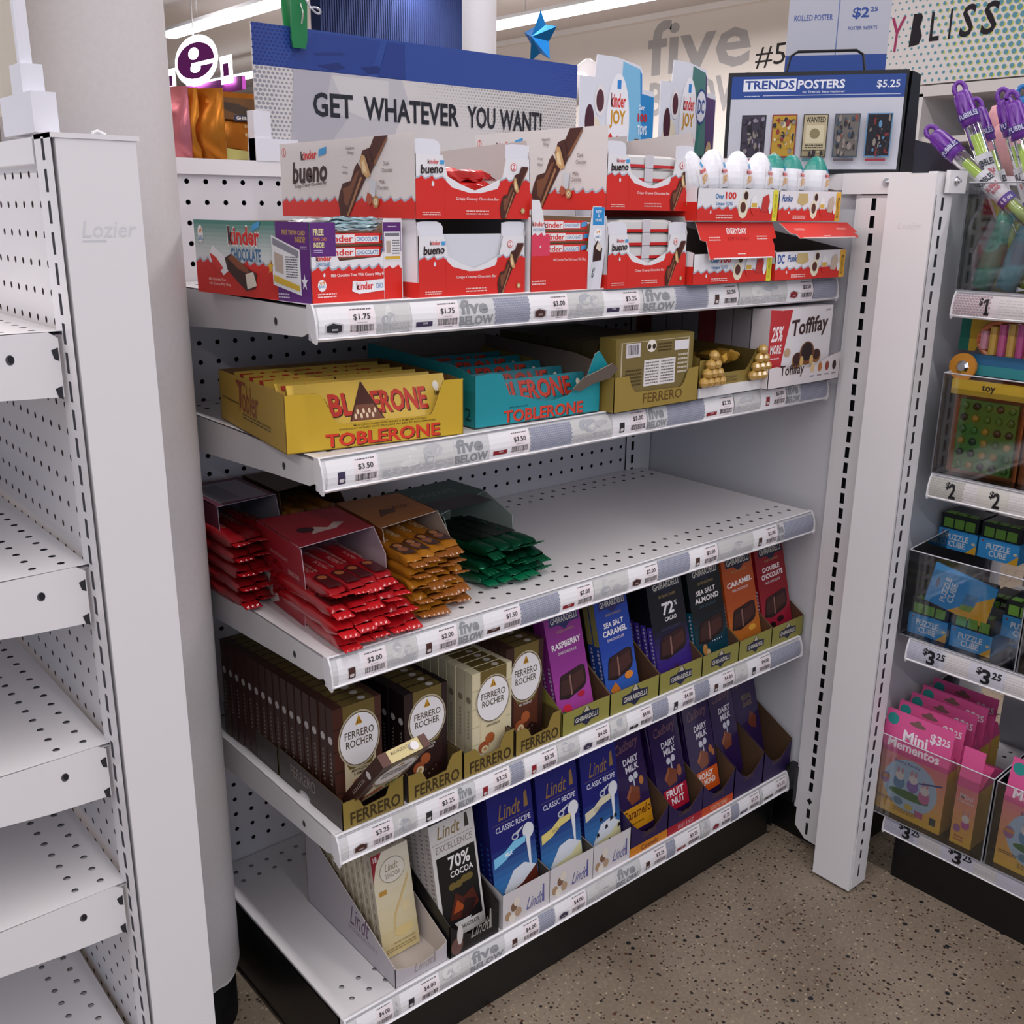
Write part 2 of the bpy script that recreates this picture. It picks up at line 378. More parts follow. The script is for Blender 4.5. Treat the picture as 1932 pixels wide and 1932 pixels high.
def make_shelf(name, label, W, D, loc, rz, items=None, deck_holes=True, th=.034, lip=True, group=None, big=None, side=.05, black_side=False):
    t = thing(name, label, 'shelf', loc, (0, 0, rz), group)
    nu = int(W / .0254); ox = (W - nu * .0254) / 2; ox = .0146 if W > .9 and W < .93 else ox; nu = int((W - ox) / .0254)
    m = M(); nv = int((D - .0123) / .0254)
    punched(m, (ox, .0123, 0), (1, 0, 0), (0, 1, 0), nu, nv, .0254, .0254, (.0036, .0036), lambda i, j: j < 2 or j >= nv - 2, WH, .0012, '#2a2a2e')
    for x0, x1, y0, y1 in ((0, W, 0, .0123), (0, W, .0123 + nv * .0254, D), (0, ox, .0123, .0123 + nv * .0254), (ox + nu * .0254, W, .0123, .0123 + nv * .0254)):
        m.face([(x0, y0, 0), (x1, y0, 0), (x1, y1, 0), (x0, y1, 0)], WH, PAINT)
    m.face([(0, .005, -.0035), (0, D, -.0035), (W, D, -.0035), (W, .005, -.0035)], WM, PAINT)
    m.face([(0, D, -.0035), (0, D, 0), (W, D, 0), (W, D, -.0035)], WM, PAINT)
    if not lip: m.box(0, W, 0, .0015, -th, -.0001, WH, PAINT)
    m.obj('deck', t)
    for s_ in (0, 1):
        x = W if s_ else 0
        if black_side: prof = [(.015, -.12), (D, -.12), (D, -.008), (.015, -.008)]
        else: prof = [(.0035, -.004), (D - .012, -.0004), (D - .004, -.006), (D - .004, -side), (D - .06, -side + .002), (.10, -.036), (.02, -.033), (.0035, -.026)]
        m = M()
        if s_: m.slab(prof, (W, 0, 0), (0, 1, 0), (0, 0, 1), .0015, '#101012' if black_side else WH, mi=PAINT)
        else: m.slab([(-a, b_) for a, b_ in prof], (0, 0, 0), (0, -1, 0), (0, 0, 1), .0015, '#101012' if black_side else WH, mi=PAINT)
        if not black_side:
            hole_y = .075 if lip else D - .045
            A = Art(m, (0, 0, 0), (0, -1, 0), (0, 0, 1)) if not s_ else Art(m, (W, 0, 0), (0, 1, 0), (0, 0, 1))
            cx = hole_y if s_ else -hole_y
            A.ell(cx, -.022, .0036, .0044, '#4c4a50'); A.ell(cx + .0008, -.0215, .0026, .0034, '#1d1b20')
            if not lip:
                for zz in (-.02, -side + .004): A.poly([(cx + (1 if s_ else -1) * q, zz + h) for q, h in ((.034, .004), (.040, .006), (.040, -.006), (.036, -.004))], '#2a2a2e')
        m.obj('bracket', t)
    if lip:
        r = M(); h = .0345 if not big else .034
        prof = [(-.0035, .0006), (-.001, .0016), (.004, .0), (.004, -h), (-.008, -h - .0012), (-.0105, -h + .0012), (-.008, -h + .0025), (-.0035, -h + .0022), (-.0015, -.002)]
        k = len(prof); vs = [(x, a, b_) for x in (-.0015, W + .0015) for a, b_ in prof]
        r.add(vs, [(i, (i + 1) % k, k + (i + 1) % k, k + i) for i in range(k)], '#eae8ea', PLAST)
        for x, s_ in ((-.0015, -1), (W + .0015, 1)):
            cap = [(.006, .001), (-.003, .0012), (-.0075, -.007), (-.0105, -.018), (-.0115, -h + .002), (-.009, -h - .0035), (-.003, -h - .002), (.002, -h + .006), (.006, -h + .006)]
            if s_ < 0: r.slab([(-a, b_) for a, b_ in cap], (x, 0, 0), (0, -1, 0), (0, 0, 1), .0022, '#e6e4e6', mi=PLAST)
            else: r.slab(cap, (x + .0022, 0, 0), (0, 1, 0), (0, 0, 1), .0022, '#e6e4e6', mi=PLAST)
        rail = r.obj('ticket_rail', t)
        hh = h - .0055
        fn = lambda a, b_, e: Vector((a * W, -.0042 - .0048 * math.sin(PI * min(1, max(0, (1 - b_) * .78))) - e, -.0026 - hh * (1 - b_)))
        if items: ticket_art(fn, items, W, rail)
        if big:
            base = M(); A = Art(base, (0, 0, 0), (W, 0, 0), (0, 0, 1), fn); A.rect(0, 0, 1, 1, big[0]); A.asp = W / .03
            A.dots(.0, 0, .06, 1, 12, 8, .5, big[1])
            for (a, b_, kind) in big[2]:
                a /= 1000 * W; b_ /= 1000 * W; d = b_ - a
                if kind.startswith('$'):
                    A.t('$', a, .5, a + d * .22, .9, '#141216', 3); (A.t(kind[1], a + d * .2, .04, a + d * .58, .86, '#141216', 2.2) if kind[1] != '1' else (A.rect(a + d * .32, .06, a + d * .62, .2, '#141216'), A.rect(a + d * .4, .06, a + d * .54, .86, '#141216'), A.poly([(a + d * .26, .6), (a + d * .4, .7), (a + d * .4, .86), (a + d * .26, .76)], '#141216')))
                    if len(kind) > 2: A.t(kind[2:], a + d * .62, .5, b_, .86, '#141216', 2)
                else:
                    A.rect(a, 0, b_, 1, '#cfcac8'); A.dash(a, .1, b_, .9, 6, '#bdb9bc')
            base.obj('ticket_strip', rail)
    return t
TK = ['T3-70-1.75 P70-113 T115-178-1.75 F178-229 H229-281 T281-343-3.00 P343-403 T403-468-3.25 F475-537 H537-602 T605-669-2.50 P671-784 T784-851-2.50 H851-912',
 'T5-68-3.50 P71-171 F171-222 T222-284-3.50 H286-354 P354-425 T427-491-5.00 F493-533 H533-611 T611-677-2.25 P678-740 T742-804-5.00 F806-841 H841-912',
 'T8-72-2.00 P72-113 T115-173-2.00 F175-214 T214-274-1.50 H274-341 T341-402-2.00 P404-468 T471-532-2.00 H532-600 T601-665-2.00 P667-752 T753-815-2.00 F816-832 H832-912',
 'T12-75-3.25 P75-108 T110-173-3.25 F173-200 T201-259-3.25 H261-283 T285-343-3.25 P345-383 T386-446-4.00 P447-480 T482-537-4.00 H537-571 T572-634-4.00 H634-668 T668-732-4.00 P732-765 T765-828-4.00 H828-911',
 'T14-67-4.00 P67-75 T78-140-4.00 P140-192 F192-253 T253-317-4.00 H317-346 T348-410-4.00 P412-474 F474-525 T528-589-3.25 H589-609 T609-671-3.25 P673-695 T698-754-3.25 H754-773 T773-832-3.25 P832-840 T840-912-3.25']
Z = [1.0068, .8504, .6257, .4001, .1371]
SL = ['topmost white steel shelf of the candy bay, carrying the red and white cartons', 'second white steel shelf down, carrying the yellow and turquoise trays', 'middle white steel shelf, its right half empty',
      'fourth white steel shelf down, carrying the gold trays', 'lowest white base deck of the candy bay above the black plinth']
for i in range(5):
    make_shelf('steel_shelf', SL[i], .914, .381, (0, 0, Z[i]), 0, TK[i], black_side=(i == 4), group='candy bay shelves')

# back of the candy bay
bay = thing('shelving_frame', 'white perforated back frame of the candy bay, on a black plinth', 'shelving', (0, .383, 0))
m = M(); punched(m, (-.0424, 0, .1524), (1, 0, 0), (0, 0, 1), 36, 39, .0254, .0254, (.0034, .0034), lambda i, j: True, WM, .004, '#1a1a1e')
m.face([(-.15, 0, .0), (-.0424, 0, .0), (-.0424, 0, 1.143), (-.15, 0, 1.143)], WM, PAINT); m.face([(-.0424, 0, 0), (.872, 0, 0), (.872, 0, .1524), (-.0424, 0, .1524)], WM, PAINT)
m.obj('perforated_panel', bay)
m = M(); m.box(-.15, .936, .012, .02, 0, 1.14, '#232328', PAINT); m.obj('backing_sheet', bay)
m = M(); m.box(-.15, .938, -.006, .03, 1.139, 1.158, WH, PAINT); m.obj('top_rail', bay, bevel=.002)
m = M(); slotcol(m, (.872, -.003, .10), (1, 0, 0), (0, 0, 1), .066, 41, sw=.0035, sh=.0085, off=-.016); m.obj('slotted_upright', bay)
pb = thing('shelf_plinth', 'black plinth under the lowest shelf of the candy bay', 'plinth', (0, .022, 0))
m = M(); m.box(.004, .91, 0, .01, 0, .0995, BLK, PLAST); m.obj('front_board', pb)
m = M(); m.box(.004, .012, .01, .35, 0, .0145, BLK, PLAST); m.obj('side_board', pb)

# corner unit: plain grey side panel, slotted strip, end post
cu = thing('corner_shelving_frame', 'white steel corner frame with plain grey panel and slotted end post on the right', 'shelving', (.92, -.17, 0))
m = M(); m.box(.020, .028, .15, .58, .10, 1.134, '#cdccd0', PAINT); m.obj('side_panel', cu)
m = M(); m.box(.012, .04, .125, .56, 1.134, 1.158, WH, PAINT); m.obj('top_rail', cu, bevel=.002)
m = M(); m.box(.009, .028, .144, .152, .07, 1.134, WH, PAINT); m.obj('panel_trim', cu)
m = M(); m.box(-.008, .002, .066, .134, .10, 1.134, WH, PAINT)
m.v = []; m.f = []; m.c = []; m.m = []
slotcol(m, (.008, .146, .11), (0, -1, 0), (0, 0, 1), .074, 40, .0254, .0038, .0088, -.0125)
m.slab([(.134, .11), (.134, .035), (.118, .022), (.08, .012), (.072, .0), (.072, .11)], (-.008, 0, 0), (0, -1, 0), (0, 0, 1), .002, WH, mi=PAINT) if False else None
m.slab([(-.146, .11), (-.146, .035), (-.124, .016), (-.072, .012), (-.072, .11)], (.008, 0, 0), (0, -1, 0), (0, 0, 1), .008, WH, mi=PAINT)
m.box(.0145, .0175, .073, .145, .108, 1.13, '#121216', PAINT); A = Art(m, (.008, 0, 0), (0, -1, 0), (0, 0, 1)); A.rect(-.125, .06, -.118, .078, '#18181c'); A.rect(-.124, .026, -.119, .05, '#18181c'); A.poly([(-.127, .094), (-.1215, .101), (-.116, .094), (-.1215, .087)], '#18181c')  # black backing added so the slots look like shaded hollows
m.obj('slotted_strip', cu)
m = M(); m.box(-.05, .0, -.003, .067, .006, 1.154, WH, PAINT); A = Art(m, (-.05, .067, 1.05), (0, -.07, 0), (0, 0, .07)); A.t('Lozier', .3, .42, .8, .55, '#d3cfd1', 0, .2)
m.obj('end_post', cu, bevel=.0025)
m = M(); slotcol(m, (-.046, -.0045, .11), (1, 0, 0), (0, 0, 1), .036, 40, .0254, .0034, .0088)
m.slab([(-.046, .11), (-.046, .012), (-.022, .018), (-.01, .034), (-.01, .11)], (0, -.0045, 0), (1, 0, 0), (0, 0, 1), .001, WH, mi=PAINT)
m.box(-.044, -.012, -.0039, -.0031, .11, 1.125, '#2a2a30', PAINT); A = Art(m, (0, -.0045, 0), (1, 0, 0), (0, 0, 1)); A.rect(-.030, .062, -.025, .078, '#18181c'); A.rect(-.030, .026, -.026, .05, '#18181c'); A.poly([(-.032, .094), (-.028, .101), (-.024, .094), (-.028, .087)], '#18181c')  # dark slab stands in for the shade inside the post slots
m.obj('slotted_strip', cu)
for q, (px, py, nx) in enumerate(((-.010, .083, 0), (.0, -.012, 1))):
    m = M()
    if nx == 0: m.box(.004, .012, .068, .175, 1.128, 1.158, WH, PAINT); p = (.004, .102, 1.144); d = (-1, 0, 0)
    else: m.box(-.03, .018, -.012, -.006, 1.128, 1.158, WH, PAINT); p = (-.012, -.012, 1.144); d = (0, -1, 0)
    r_ = m.obj('rail_plate', cu, bevel=.002)
    b = M(); P_ = Vector(p); D_ = Vector(d); b.tube([P_, P_ + D_ * .001], .0062, '#cfcfd4', CHROME, 16); b.tube([P_ + D_ * .001, P_ + D_ * .004], .0045, '#cfcfd4', CHROME, 6); b.tube([P_, P_ + D_ * .007], .0024, '#cfcfd4', CHROME, 8)
    b.obj('bolt', r_)
m = M(); m.box(0, .42, .026, .036, .10, 1.134, '#c9ccd2', PAINT); m.obj('side_panel', cu)
m = M(); m.box(.04, .42, .036, .56, 1.14, 1.156, WH, PAINT); m.obj('top_deck', cu)
m = M(); m.box(.0, .42, .022, .036, 1.134, 1.158, WH, PAINT); m.obj('top_rail', cu)
m = M(); m.box(.024, .4, .06, .56, 0, .10, BLK, PLAST); m.obj('plinth', cu)
m = M(); m.box(-.002, .02, .150, .170, .082, .15, BLK, PLAST); m.obj('plinth_cap', cu, bevel=.004)

# left shelving unit with its bare shelves
lu = thing('empty_shelving_frame', 'white perforated shelving frame with bare shelves at the left edge', 'shelving', (-.229, .0, 0))
m = M(); m.box(.003, .069, .0, .045, .0, 1.153, WH, PAINT)
A = Art(m, (.003, 0, 1.0), (.066, 0, 0), (0, 0, .15)); A.t('Lozier', .2, .49, .88, .58, '#d2d0d4', .5, .2); A.rect(.2, .465, .5, .475, '#c9c7cb')
m.obj('end_post', lu, bevel=.003)
m = M(); m.box(.0, .072, -.001, .05, 1.152, 1.156, WH, PAINT); m.tube([(.034, .002, 1.157), (.04, .006, 1.159), (.046, .004, 1.156)], .0015, '#e5e3e5', PAINT, 6); m.obj('post_cap', lu, bevel=.001)
m = M(); slotcol(m, (0, .046, .1155), (0, -1, 0), (0, 0, 1), .044, 41, .0254, .0036, .0092, 0, WH, '#55555b'); m.face([(0, .046, 0), (0, .002, 0), (0, .002, .1155), (0, .046, .1155)], WH, PAINT); m.obj('slotted_strip', lu)
m = M(); punched(m, (.007, .0578 + .0254 * 26, .0201), (0, -1, 0), (0, 0, 1), 26, 44, .0254, .0254, (.0032, .0034), lambda i, j: True, '#dad6d6', .004, '#5d4a48')
m.face([(.007, .0578, .02), (.007, .046, .02), (.007, .046, 1.138), (.007, .0578, 1.138)], '#dad6d6', PAINT); m.obj('perforated_panel', lu)
m = M(); m.box(.018, .024, .046, .95, 0, 1.15, '#4a4247', PAINT); m.obj('backing_sheet', lu)
m = M(); m.box(-.001, .03, .048, .95, 1.133, 1.154, WH, PAINT); m.obj('top_rail', lu, bevel=.0015)
m = M(); m.box(-.36, .03, .06, .95, 0, .008, BLK, PLAST); m.obj('plinth', lu)
LL = ['bare white shelf at the left edge, topmost of the empty ones', 'bare white shelf at the left edge, second from the top', 'bare white shelf at the left edge, third from the top', 'bare white shelf at the left edge, fourth from the top', 'bare white base shelf in the lower left corner']
for i, zz in enumerate((.994, .778, .591, .43, .20)):
    make_shelf('empty_shelf', LL[i], .90, .375, (-.604, .93, zz), -PI2, None, lip=False, side=.058, th=.056, group='empty shelves of the left unit')

# right shelving unit
ru = thing('bin_shelving_frame', 'white shelving frame behind the clear bins at the right edge, on a black plinth', 'shelving', (1.33, -.19, 0))
m = M(); m.box(0, .02, -.92, 0.0, .0, 1.14, '#b9b9c0', PAINT); m.obj('back_panel', ru)
pr = thing('shelf_plinth', 'black plinth under the base shelf of the right unit', 'plinth', (.975, -.19, 0))
m = M(); m.box(0, .01, -.92, .0, 0, .1015, BLK, PLAST); m.obj('front_board', pr)
m = M(); m.box(0.01, .16, -.012, .0, .0, .1015, BLK, PLAST); m.obj('side_board', pr)
RG = [('white shelf with a one dollar ticket strip under the bin of bubble wands', .993, ('#cfc6c8', '#a58f96', ((38, 62, '$1'), (66, 130, 'p'), (190, 215, '$1')))),
      ('white shelf with two dollar tickets under the bin of bead toys', .722, ('#c3c0b8', '#a5a29c', ((26, 54, '$2'), (54, 74, 'p'), (92, 120, '$2'), (120, 150, 'p')))),
      ('white shelf with three twenty five tickets under the bin of puzzle boxes', .452, ('#c3c2cc', '#a9a8b8', ((26, 62, '$325'), (62, 100, 'p'), (112, 150, '$325'), (155, 190, 'p')))),
      ('white base shelf of the right unit under the bin of pink craft packs', .137, ('#c4c2ce', '#a9a8b8', ((26, 62, '$325'), (62, 100, 'p'), (112, 150, '$325'), (155, 190, 'p'))))]
for lab, zz, big in RG:
    make_shelf('bin_shelf', lab, .90, .38, (.945, -.186, zz), -PI2, None, big=big, group='bin shelves of the right unit')
# ================================================================ goods: builders
RED = '#d62a20'; WT = '#e9e7ea'; KRAFT = '#8d7862'; GOLD = '#8a7434'
def shp(A, cx, cy, s, polys, flip=False, sy=None):
    sy = sy or s * A.asp
    for col, pts in polys:
        A.poly([(cx + (x - .5) * s * (-1 if flip else 1), cy + (y - .5) * sy) for x, y in pts], col)
BUENO = [('#4a2318', [(.02, .14), (.05, .26), (.12, .42), (.28, .46), (.36, .66), (.42, .74), (.5, .62), (.58, .52), (.50, .38), (.34, .1), (.22, -.12), (.06, -.12)]),
         ('#7a4a30', [(.12, .34), (.26, .38), (.4, .6), (.46, .62), (.34, .36), (.2, .05), (.14, .1)]), ('#a87850', [(.18, -.1), (.22, -.1), (.5, .5), (.47, .52)]),
         ('#4a2318', [(.52, .56), (.46, .76), (.52, .92), (.66, .96), (.74, 1.12), (.98, 1.12), (.9, .98), (.8, .82), (.66, .56)]),
         ('#caa06c', [(.50, .58), (.47, .74), (.5, .86), (.56, .84), (.62, .66), (.66, .52), (.58, .5)]), ('#e7cfa0', [(.52, .6), (.5, .74), (.54, .78), (.58, .64), (.6, .56)]),
         ('#8a5a3a', [(.7, .7), (.95, 1.08), (.98, 1.08), (.74, .68)]), ('#2c140e', [(.56, .86), (.64, .64), (.655, .64), (.575, .86)]), ('#2c140e', [(.64, .92), (.72, .68), (.735, .68), (.655, .92)])]
NUT = [('#b98a56', [(0.1, .5), (.3, .15), (.7, .15), (.9, .5), (.7, .85), (.3, .85)]), ('#ead9b5', [(.3, .5), (.4, .3), (.6, .3), (.72, .5), (.6, .7), (.4, .7)]), ('#7a5a34', [(.45, .5), (.5, .4), (.56, .5), (.5, .6)])]
SQ = [('#241210', [(0, .12), (.1, .72), (.16, .86), (.86, 1.0), (1, .94), (1.0, .5), (.95, .3), (.84, .2), (.3, .02)]), ('#3d201c', [(.06, .2), (.14, .68), (.44, .74), (.38, .16)]), ('#44241f', [(.49, .2), (.52, .76), (.92, .86), (.93, .42)]), ('#33191a', [(.17, .72), (.19, .84), (.5, .9), (.47, .78)]), ('#33191a', [(.54, .8), (.56, .92), (.9, .97), (.92, .9)]), ('#8a6258', [(.40, .12), (.43, .78), (.485, .82), (.46, .14)])]
def card(pts, base=None): return pts
def front_cut(w, he, hd, e=.2, c=.08):
    # front panel outline with a dipped window: ears he high, window bottom hd, ears e of the width
    return [(0, 0), (w, 0), (w, he), (w * (1 - e), he), (w * (1 - e - c), hd + (he - hd) * .25), (w * (1 - e - c * 1.8), hd), (w * (e + c * 1.8), hd), (w * (e + c), hd + (he - hd) * .25), (w * e, he), (0, he)]
def carton(name, label, loc, rz, w, d, fr, sd, hb, co, ci, artf=None, artl=None, group=None, th=.0009, cat='carton', cofr=None, cosd=None, mi=CARD, artr=None):
    t = thing(name, label, cat, loc, (0, 0, rz), group)
    m = M(); m.box(0, w, 0, d, 0, .0009, ci, mi)
    m.slab([(0, 0), (w, 0), (w, hb), (0, hb)], (w, d, 0), (-1, 0, 0), (0, 0, 1), th, co, ci, mi, ci)
    m.slab([(-y, z) for y, z in sd], (0, 0, 0), (0, -1, 0), (0, 0, 1), th, cosd or co, ci, mi, ci)
    m.slab(sd, (w, 0, 0), (0, 1, 0), (0, 0, 1), th, cosd or co, ci, mi, ci)
    H = max(z for y, z in sd)
    if artl: artl(Art(m, (0, d, 0), (0, -d, 0), (0, 0, H), mi=mi))
    m.obj('carton_body', t)
    if fr:
        m = M(); m.slab(fr, (0, 0, 0), (1, 0, 0), (0, 0, 1), th, cofr or co, ci, mi, ci)
        H = max(z for y, z in fr)
        if artf: artf(Art(m, (0, 0, 0), (w, 0, 0), (0, 0, H), mi=mi))
        m.obj('front_panel', t)
    return t
def sidep(d, hf, hb, kind='flat'):
    if kind == 'flat': return [(0, 0), (d, 0), (d, hb), (0, hf)]
    if kind == 'slope': return [(0, 0), (d, 0), (d, hb), (d * .92, hb), (d * .06, hf), (0, hf)]
def boxm(w, d, h, col, fr=None, lf=None, tp=None, rt=None, mi=CARD, **k):
    m = M(); m.box(0, w, 0, d, 0, h, col, mi, **k)
    if fr: fr(Art(m, (0, 0, 0), (w, 0, 0), (0, 0, h), mi=mi))
    if lf: lf(Art(m, (0, d, 0), (0, -d, 0), (0, 0, h), mi=mi))
    if tp: tp(Art(m, (0, 0, h), (w, 0, 0), (0, d, 0), mi=mi))
    if rt: rt(Art(m, (w, 0, 0), (0, d, 0), (0, 0, h), mi=mi))
    return m
def wrapper(L, W, H, col, mi=GLOSS, fin=.008, art=None, arttop=None, fincol=None, crumple=.0012, seed=0, n=7):
    # a flow-wrapped bar lying along X: pillow body, crimped fins at both ends
    r = random.Random(seed); m = M(); rings = []; xs = [0, .004] + [L * (k + 1) / (n + 1) for k in range(n)] + [L - .004, L]
    for i, x in enumerate(xs):
        f = .25 if i in (0, len(xs) - 1) else (.8 if i in (1, len(xs) - 2) else 1)
        rg = []
        for k in range(10):
            a = 2 * PI * k / 10 + .314; cx, sz = math.cos(a), math.sin(a)
            yy = math.copysign(abs(cx) ** .45, cx) * W / 2; zz = math.copysign(abs(sz) ** .5, sz) * H / 2 * f
            q = crumple * (0 if art and i not in (0, 1, len(xs) - 1, len(xs) - 2) else 1)
            rg.append((x, W / 2 + yy + r.uniform(-q, q), H / 2 + zz + r.uniform(-q, q)))
        rings.append(rg)
    vs = [p for rg in rings for p in rg]
    m.add(vs, [(i * 10 + k, (i + 1) * 10 + k, (i + 1) * 10 + (k + 1) % 10, i * 10 + (k + 1) % 10) for i in range(len(xs) - 1) for k in range(10)], col, mi)
    if art: art(Art(m, (0, -.0008, 0), (L, 0, 0), (0, 0, H), mi=mi))
    if arttop: arttop(Art(m, (0, 0, H + .0006), (L, 0, 0), (0, W, 0), mi=mi))
    for s_ in (0, 1):
        if fin <= 0: break
        x0 = 0 if not s_ else L; sg = -1 if not s_ else 1; nf = 7; pts = []
        for k in range(nf + 1):
            y = W * k / nf; tip = fin * (1 if k % 2 else .9)
            pts.append((y, tip))
        zb = r.uniform(-3.2, 3.2) * crumple; zt = r.uniform(-1.5, 1.5) * crumple
        for k in range(nf):
            z0 = H / 2; z1 = H / 2 + zb + zt * k / nf
            a = [(x0, pts[k][0], z0), (x0 + sg * pts[k][1], pts[k][0], z1), (x0 + sg * pts[k + 1][1], pts[k + 1][0], z1), (x0, pts[k + 1][0], z0)]
            m.add([(p[0], p[1], p[2] + .0004) for p in a] + [(p[0], p[1], p[2] - .0004) for p in a], [(0, 1, 2, 3), (7, 6, 5, 4), (1, 5, 6, 2)], fincol or col, mi)
    return m

# ---------------------------------------------------------------- shelf 1: red and white cartons
def drip(A, x, y, s): A.poly([(x, y), (x + s * .35, y - s * .55 * A.asp), (x + s * .2, y - s * 1.0 * A.asp), (x - s * .2, y - s * 1.0 * A.asp), (x - s * .32, y - s * .6 * A.asp)], '#dfe3e8')
def kfront(A, hd=1.0, two='2', wtop=1.0, red=.62, n=9):
    A.wave(0, 1, 0, red * .93, n, RED, .045, '#a9b4c2'); drip(A, .14, red * .93, .03)
def bueno_front(A, red=.60, word='2', big=.16):
    A.wave(0, .25, 0, red, 3, RED, .05, '#a9b4c2'); A.wave(.72, 1, 0, red, 3, RED, .05, '#a9b4c2'); A.rect(.24, 0, .73, .42, RED); A.poly([(.24, .42), (.24, red), (.30, .50), (.45, .42)], RED); A.poly([(.73, .42), (.73, red), (.70, .50), (.55, .42)], RED)
    drip(A, .14, red - .02, .035)
    A.t('kinder', .10, .86, .19, .93, RED, 1); A.t('k', .10, .86, .118, .93, '#16161a', 1); A.rect(.2, .86, .235, .92, '#4aa0d8')
    A.t('bueno', .04, .70, .225, .84, '#2b1512', 2, .1, .02)
    A.t('Crispy Creamy Chocolate Bar', .33, .29, .71, .35, '#f4dcd8', 1, .1); A.dash(.05, .05, .2, .12, 2, '#f0c4bc'); A.dash(.42, .06, .62, .15, 2, '#f0c4bc')
    A.ell(.845, .86, .026, None, RED); A.ell(.845, .86, .022, None, '#f4f2f4'); A.t(word, .835, .82, .855, .90, RED, 1)
    shp(A, .85, .44, .27, BUENO, sy=.70)
    shp(A, .93, .14, .055, NUT)
def bueno_side(A):
    A.rect(0, 0, 1, 1, '#dcd6d4'); A.wave(0, 1, 0, .2, 15, RED, .05, '#a9b4c2')
    A.ell(.035, .88, .018, None, RED); A.ell(.035, .88, .015, None, '#dcd6d4'); A.t('2', .03, .84, .042, .92, RED, 1)
    A.t('kinder', .18, .76, .31, .88, RED, 2, 0, .01); A.t('k', .18, .76, .205, .88, '#16161a', 2); A.poly([(.325, .8), (.385, .83), (.39, .92), (.33, .89)], '#3f9ad6')
    A.t('bueno', .10, .44, .385, .74, '#3a1e18', 4, .12, .03); A.t('Crispy Creamy Chocolate Bar', .12, .37, .38, .43, '#5a4038', .8, .1, .05)
    shp(A, .65, .50, .38, BUENO, sy=.80); A.t('Hazelnut', .54, .86, .6, .9, '#6a5048'); A.t('Filling', .55, .79, .59, .84, '#6a5048'); A.t('Crispy', .51, .62, .55, .66, '#6a5048'); A.t('Wafer', .51, .55, .55, .59, '#6a5048')
    A.t('Dark', .80, .64, .84, .69, '#6a5048'); A.t('Chocolate', .79, .56, .86, .61, '#6a5048'); A.t('Milk', .77, .42, .81, .47, '#6a5048'); A.t('Chocolate', .76, .35, .83, .4, '#6a5048')
    A.poly([(.7, .46), (.75, .46), (.74, .26), (.71, .26)], '#cfd3da'); shp(A, .70, .24, .05, [('#b4553c', [(0, .4), (.3, .95), (.8, .8), (1, .3), (.5, 0)])]); shp(A, .745, .2, .06, NUT)
def bcarton(label, loc, w, d, tall=False, tallside=.08, word='2', flap=True, grp='bueno cartons', rear=None):
    h = .066 if flap else .08
    fr = [(0, 0), (w, 0), (w, h * .98), (w * .78, h * .98), (w * .745, h * .66), (w * .62, h * .54), (w * .5, h * .45), (w * .38, h * .54), (w * .265, h * .66), (w * .225, h * .98), (0, h * .98)]
    t = carton('chocolate_carton', label, loc, 0, w, d, fr, [(0, 0), (d, 0), (d, tallside if not rear else rear), (.006, tallside + .003), (0, h)], tallside if not rear else rear, WT, '#bdb4b2', lambda A: bueno_front(A, .62, word), bueno_side if tall else (lambda A: A.rect(0, 0, 1, .2, RED)), grp)
    for s_ in (0, 1):
        m = M(); x0 = 0 if not s_ else w - .034
        pts = [(x0 + q * .034, z) for q, z in ((0, .001), (1, .001), (1, h + .008 if not s_ else h + .013), (.92, h + .012 if not s_ else h + .013), (.75, h + .014), (.2, h + .014), (0, h + .013))]
        if s_: pts = [(2 * x0 + .034 - a, b_) for a, b_ in pts]
        m.slab(pts, (0, .0022, 0), (1, 0, 0), (0, 0, 1), .0007, '#e4e4ec', mi=CARD); m.obj('ear_flap', t)
    return t
def kbar(name, label, loc, L=.085, col='#d2281f', rz=0, seed=1, g='red wrapped sticks in the candy cartons', W=.03, H=.0115, txt=True, rx=0):
    def a(A):
        if txt:
            A.rect(.02, .06, .98, .94, '#d92b22'); A.rect(.06, .14, .48, .86, '#f2eeee'); A.t('kinder', .08, .22, .46, .80, RED, 1.6); A.rect(.08, .22, .095, .8, '#17171b'); A.t('k', .08, .22, .14, .8, '#17171b', 2)
            A.rect(.49, .2, .83, .72, '#f2eeee'); A.t('CHOCOLATE', .505, .28, .815, .64, '#3c7fb6', 1.2); A.poly([(.85, .3), (.97, .4), (.98, .86), (.86, .76)], '#4aa0d8')
    m = wrapper(L, W, H, col, GLOSS, .006, a, None, '#efe8e8', seed=seed); o = m.obj(name, None, loc, (rx, 0, rz), smooth=False); tag(o, label, 'chocolate bar', g); return o

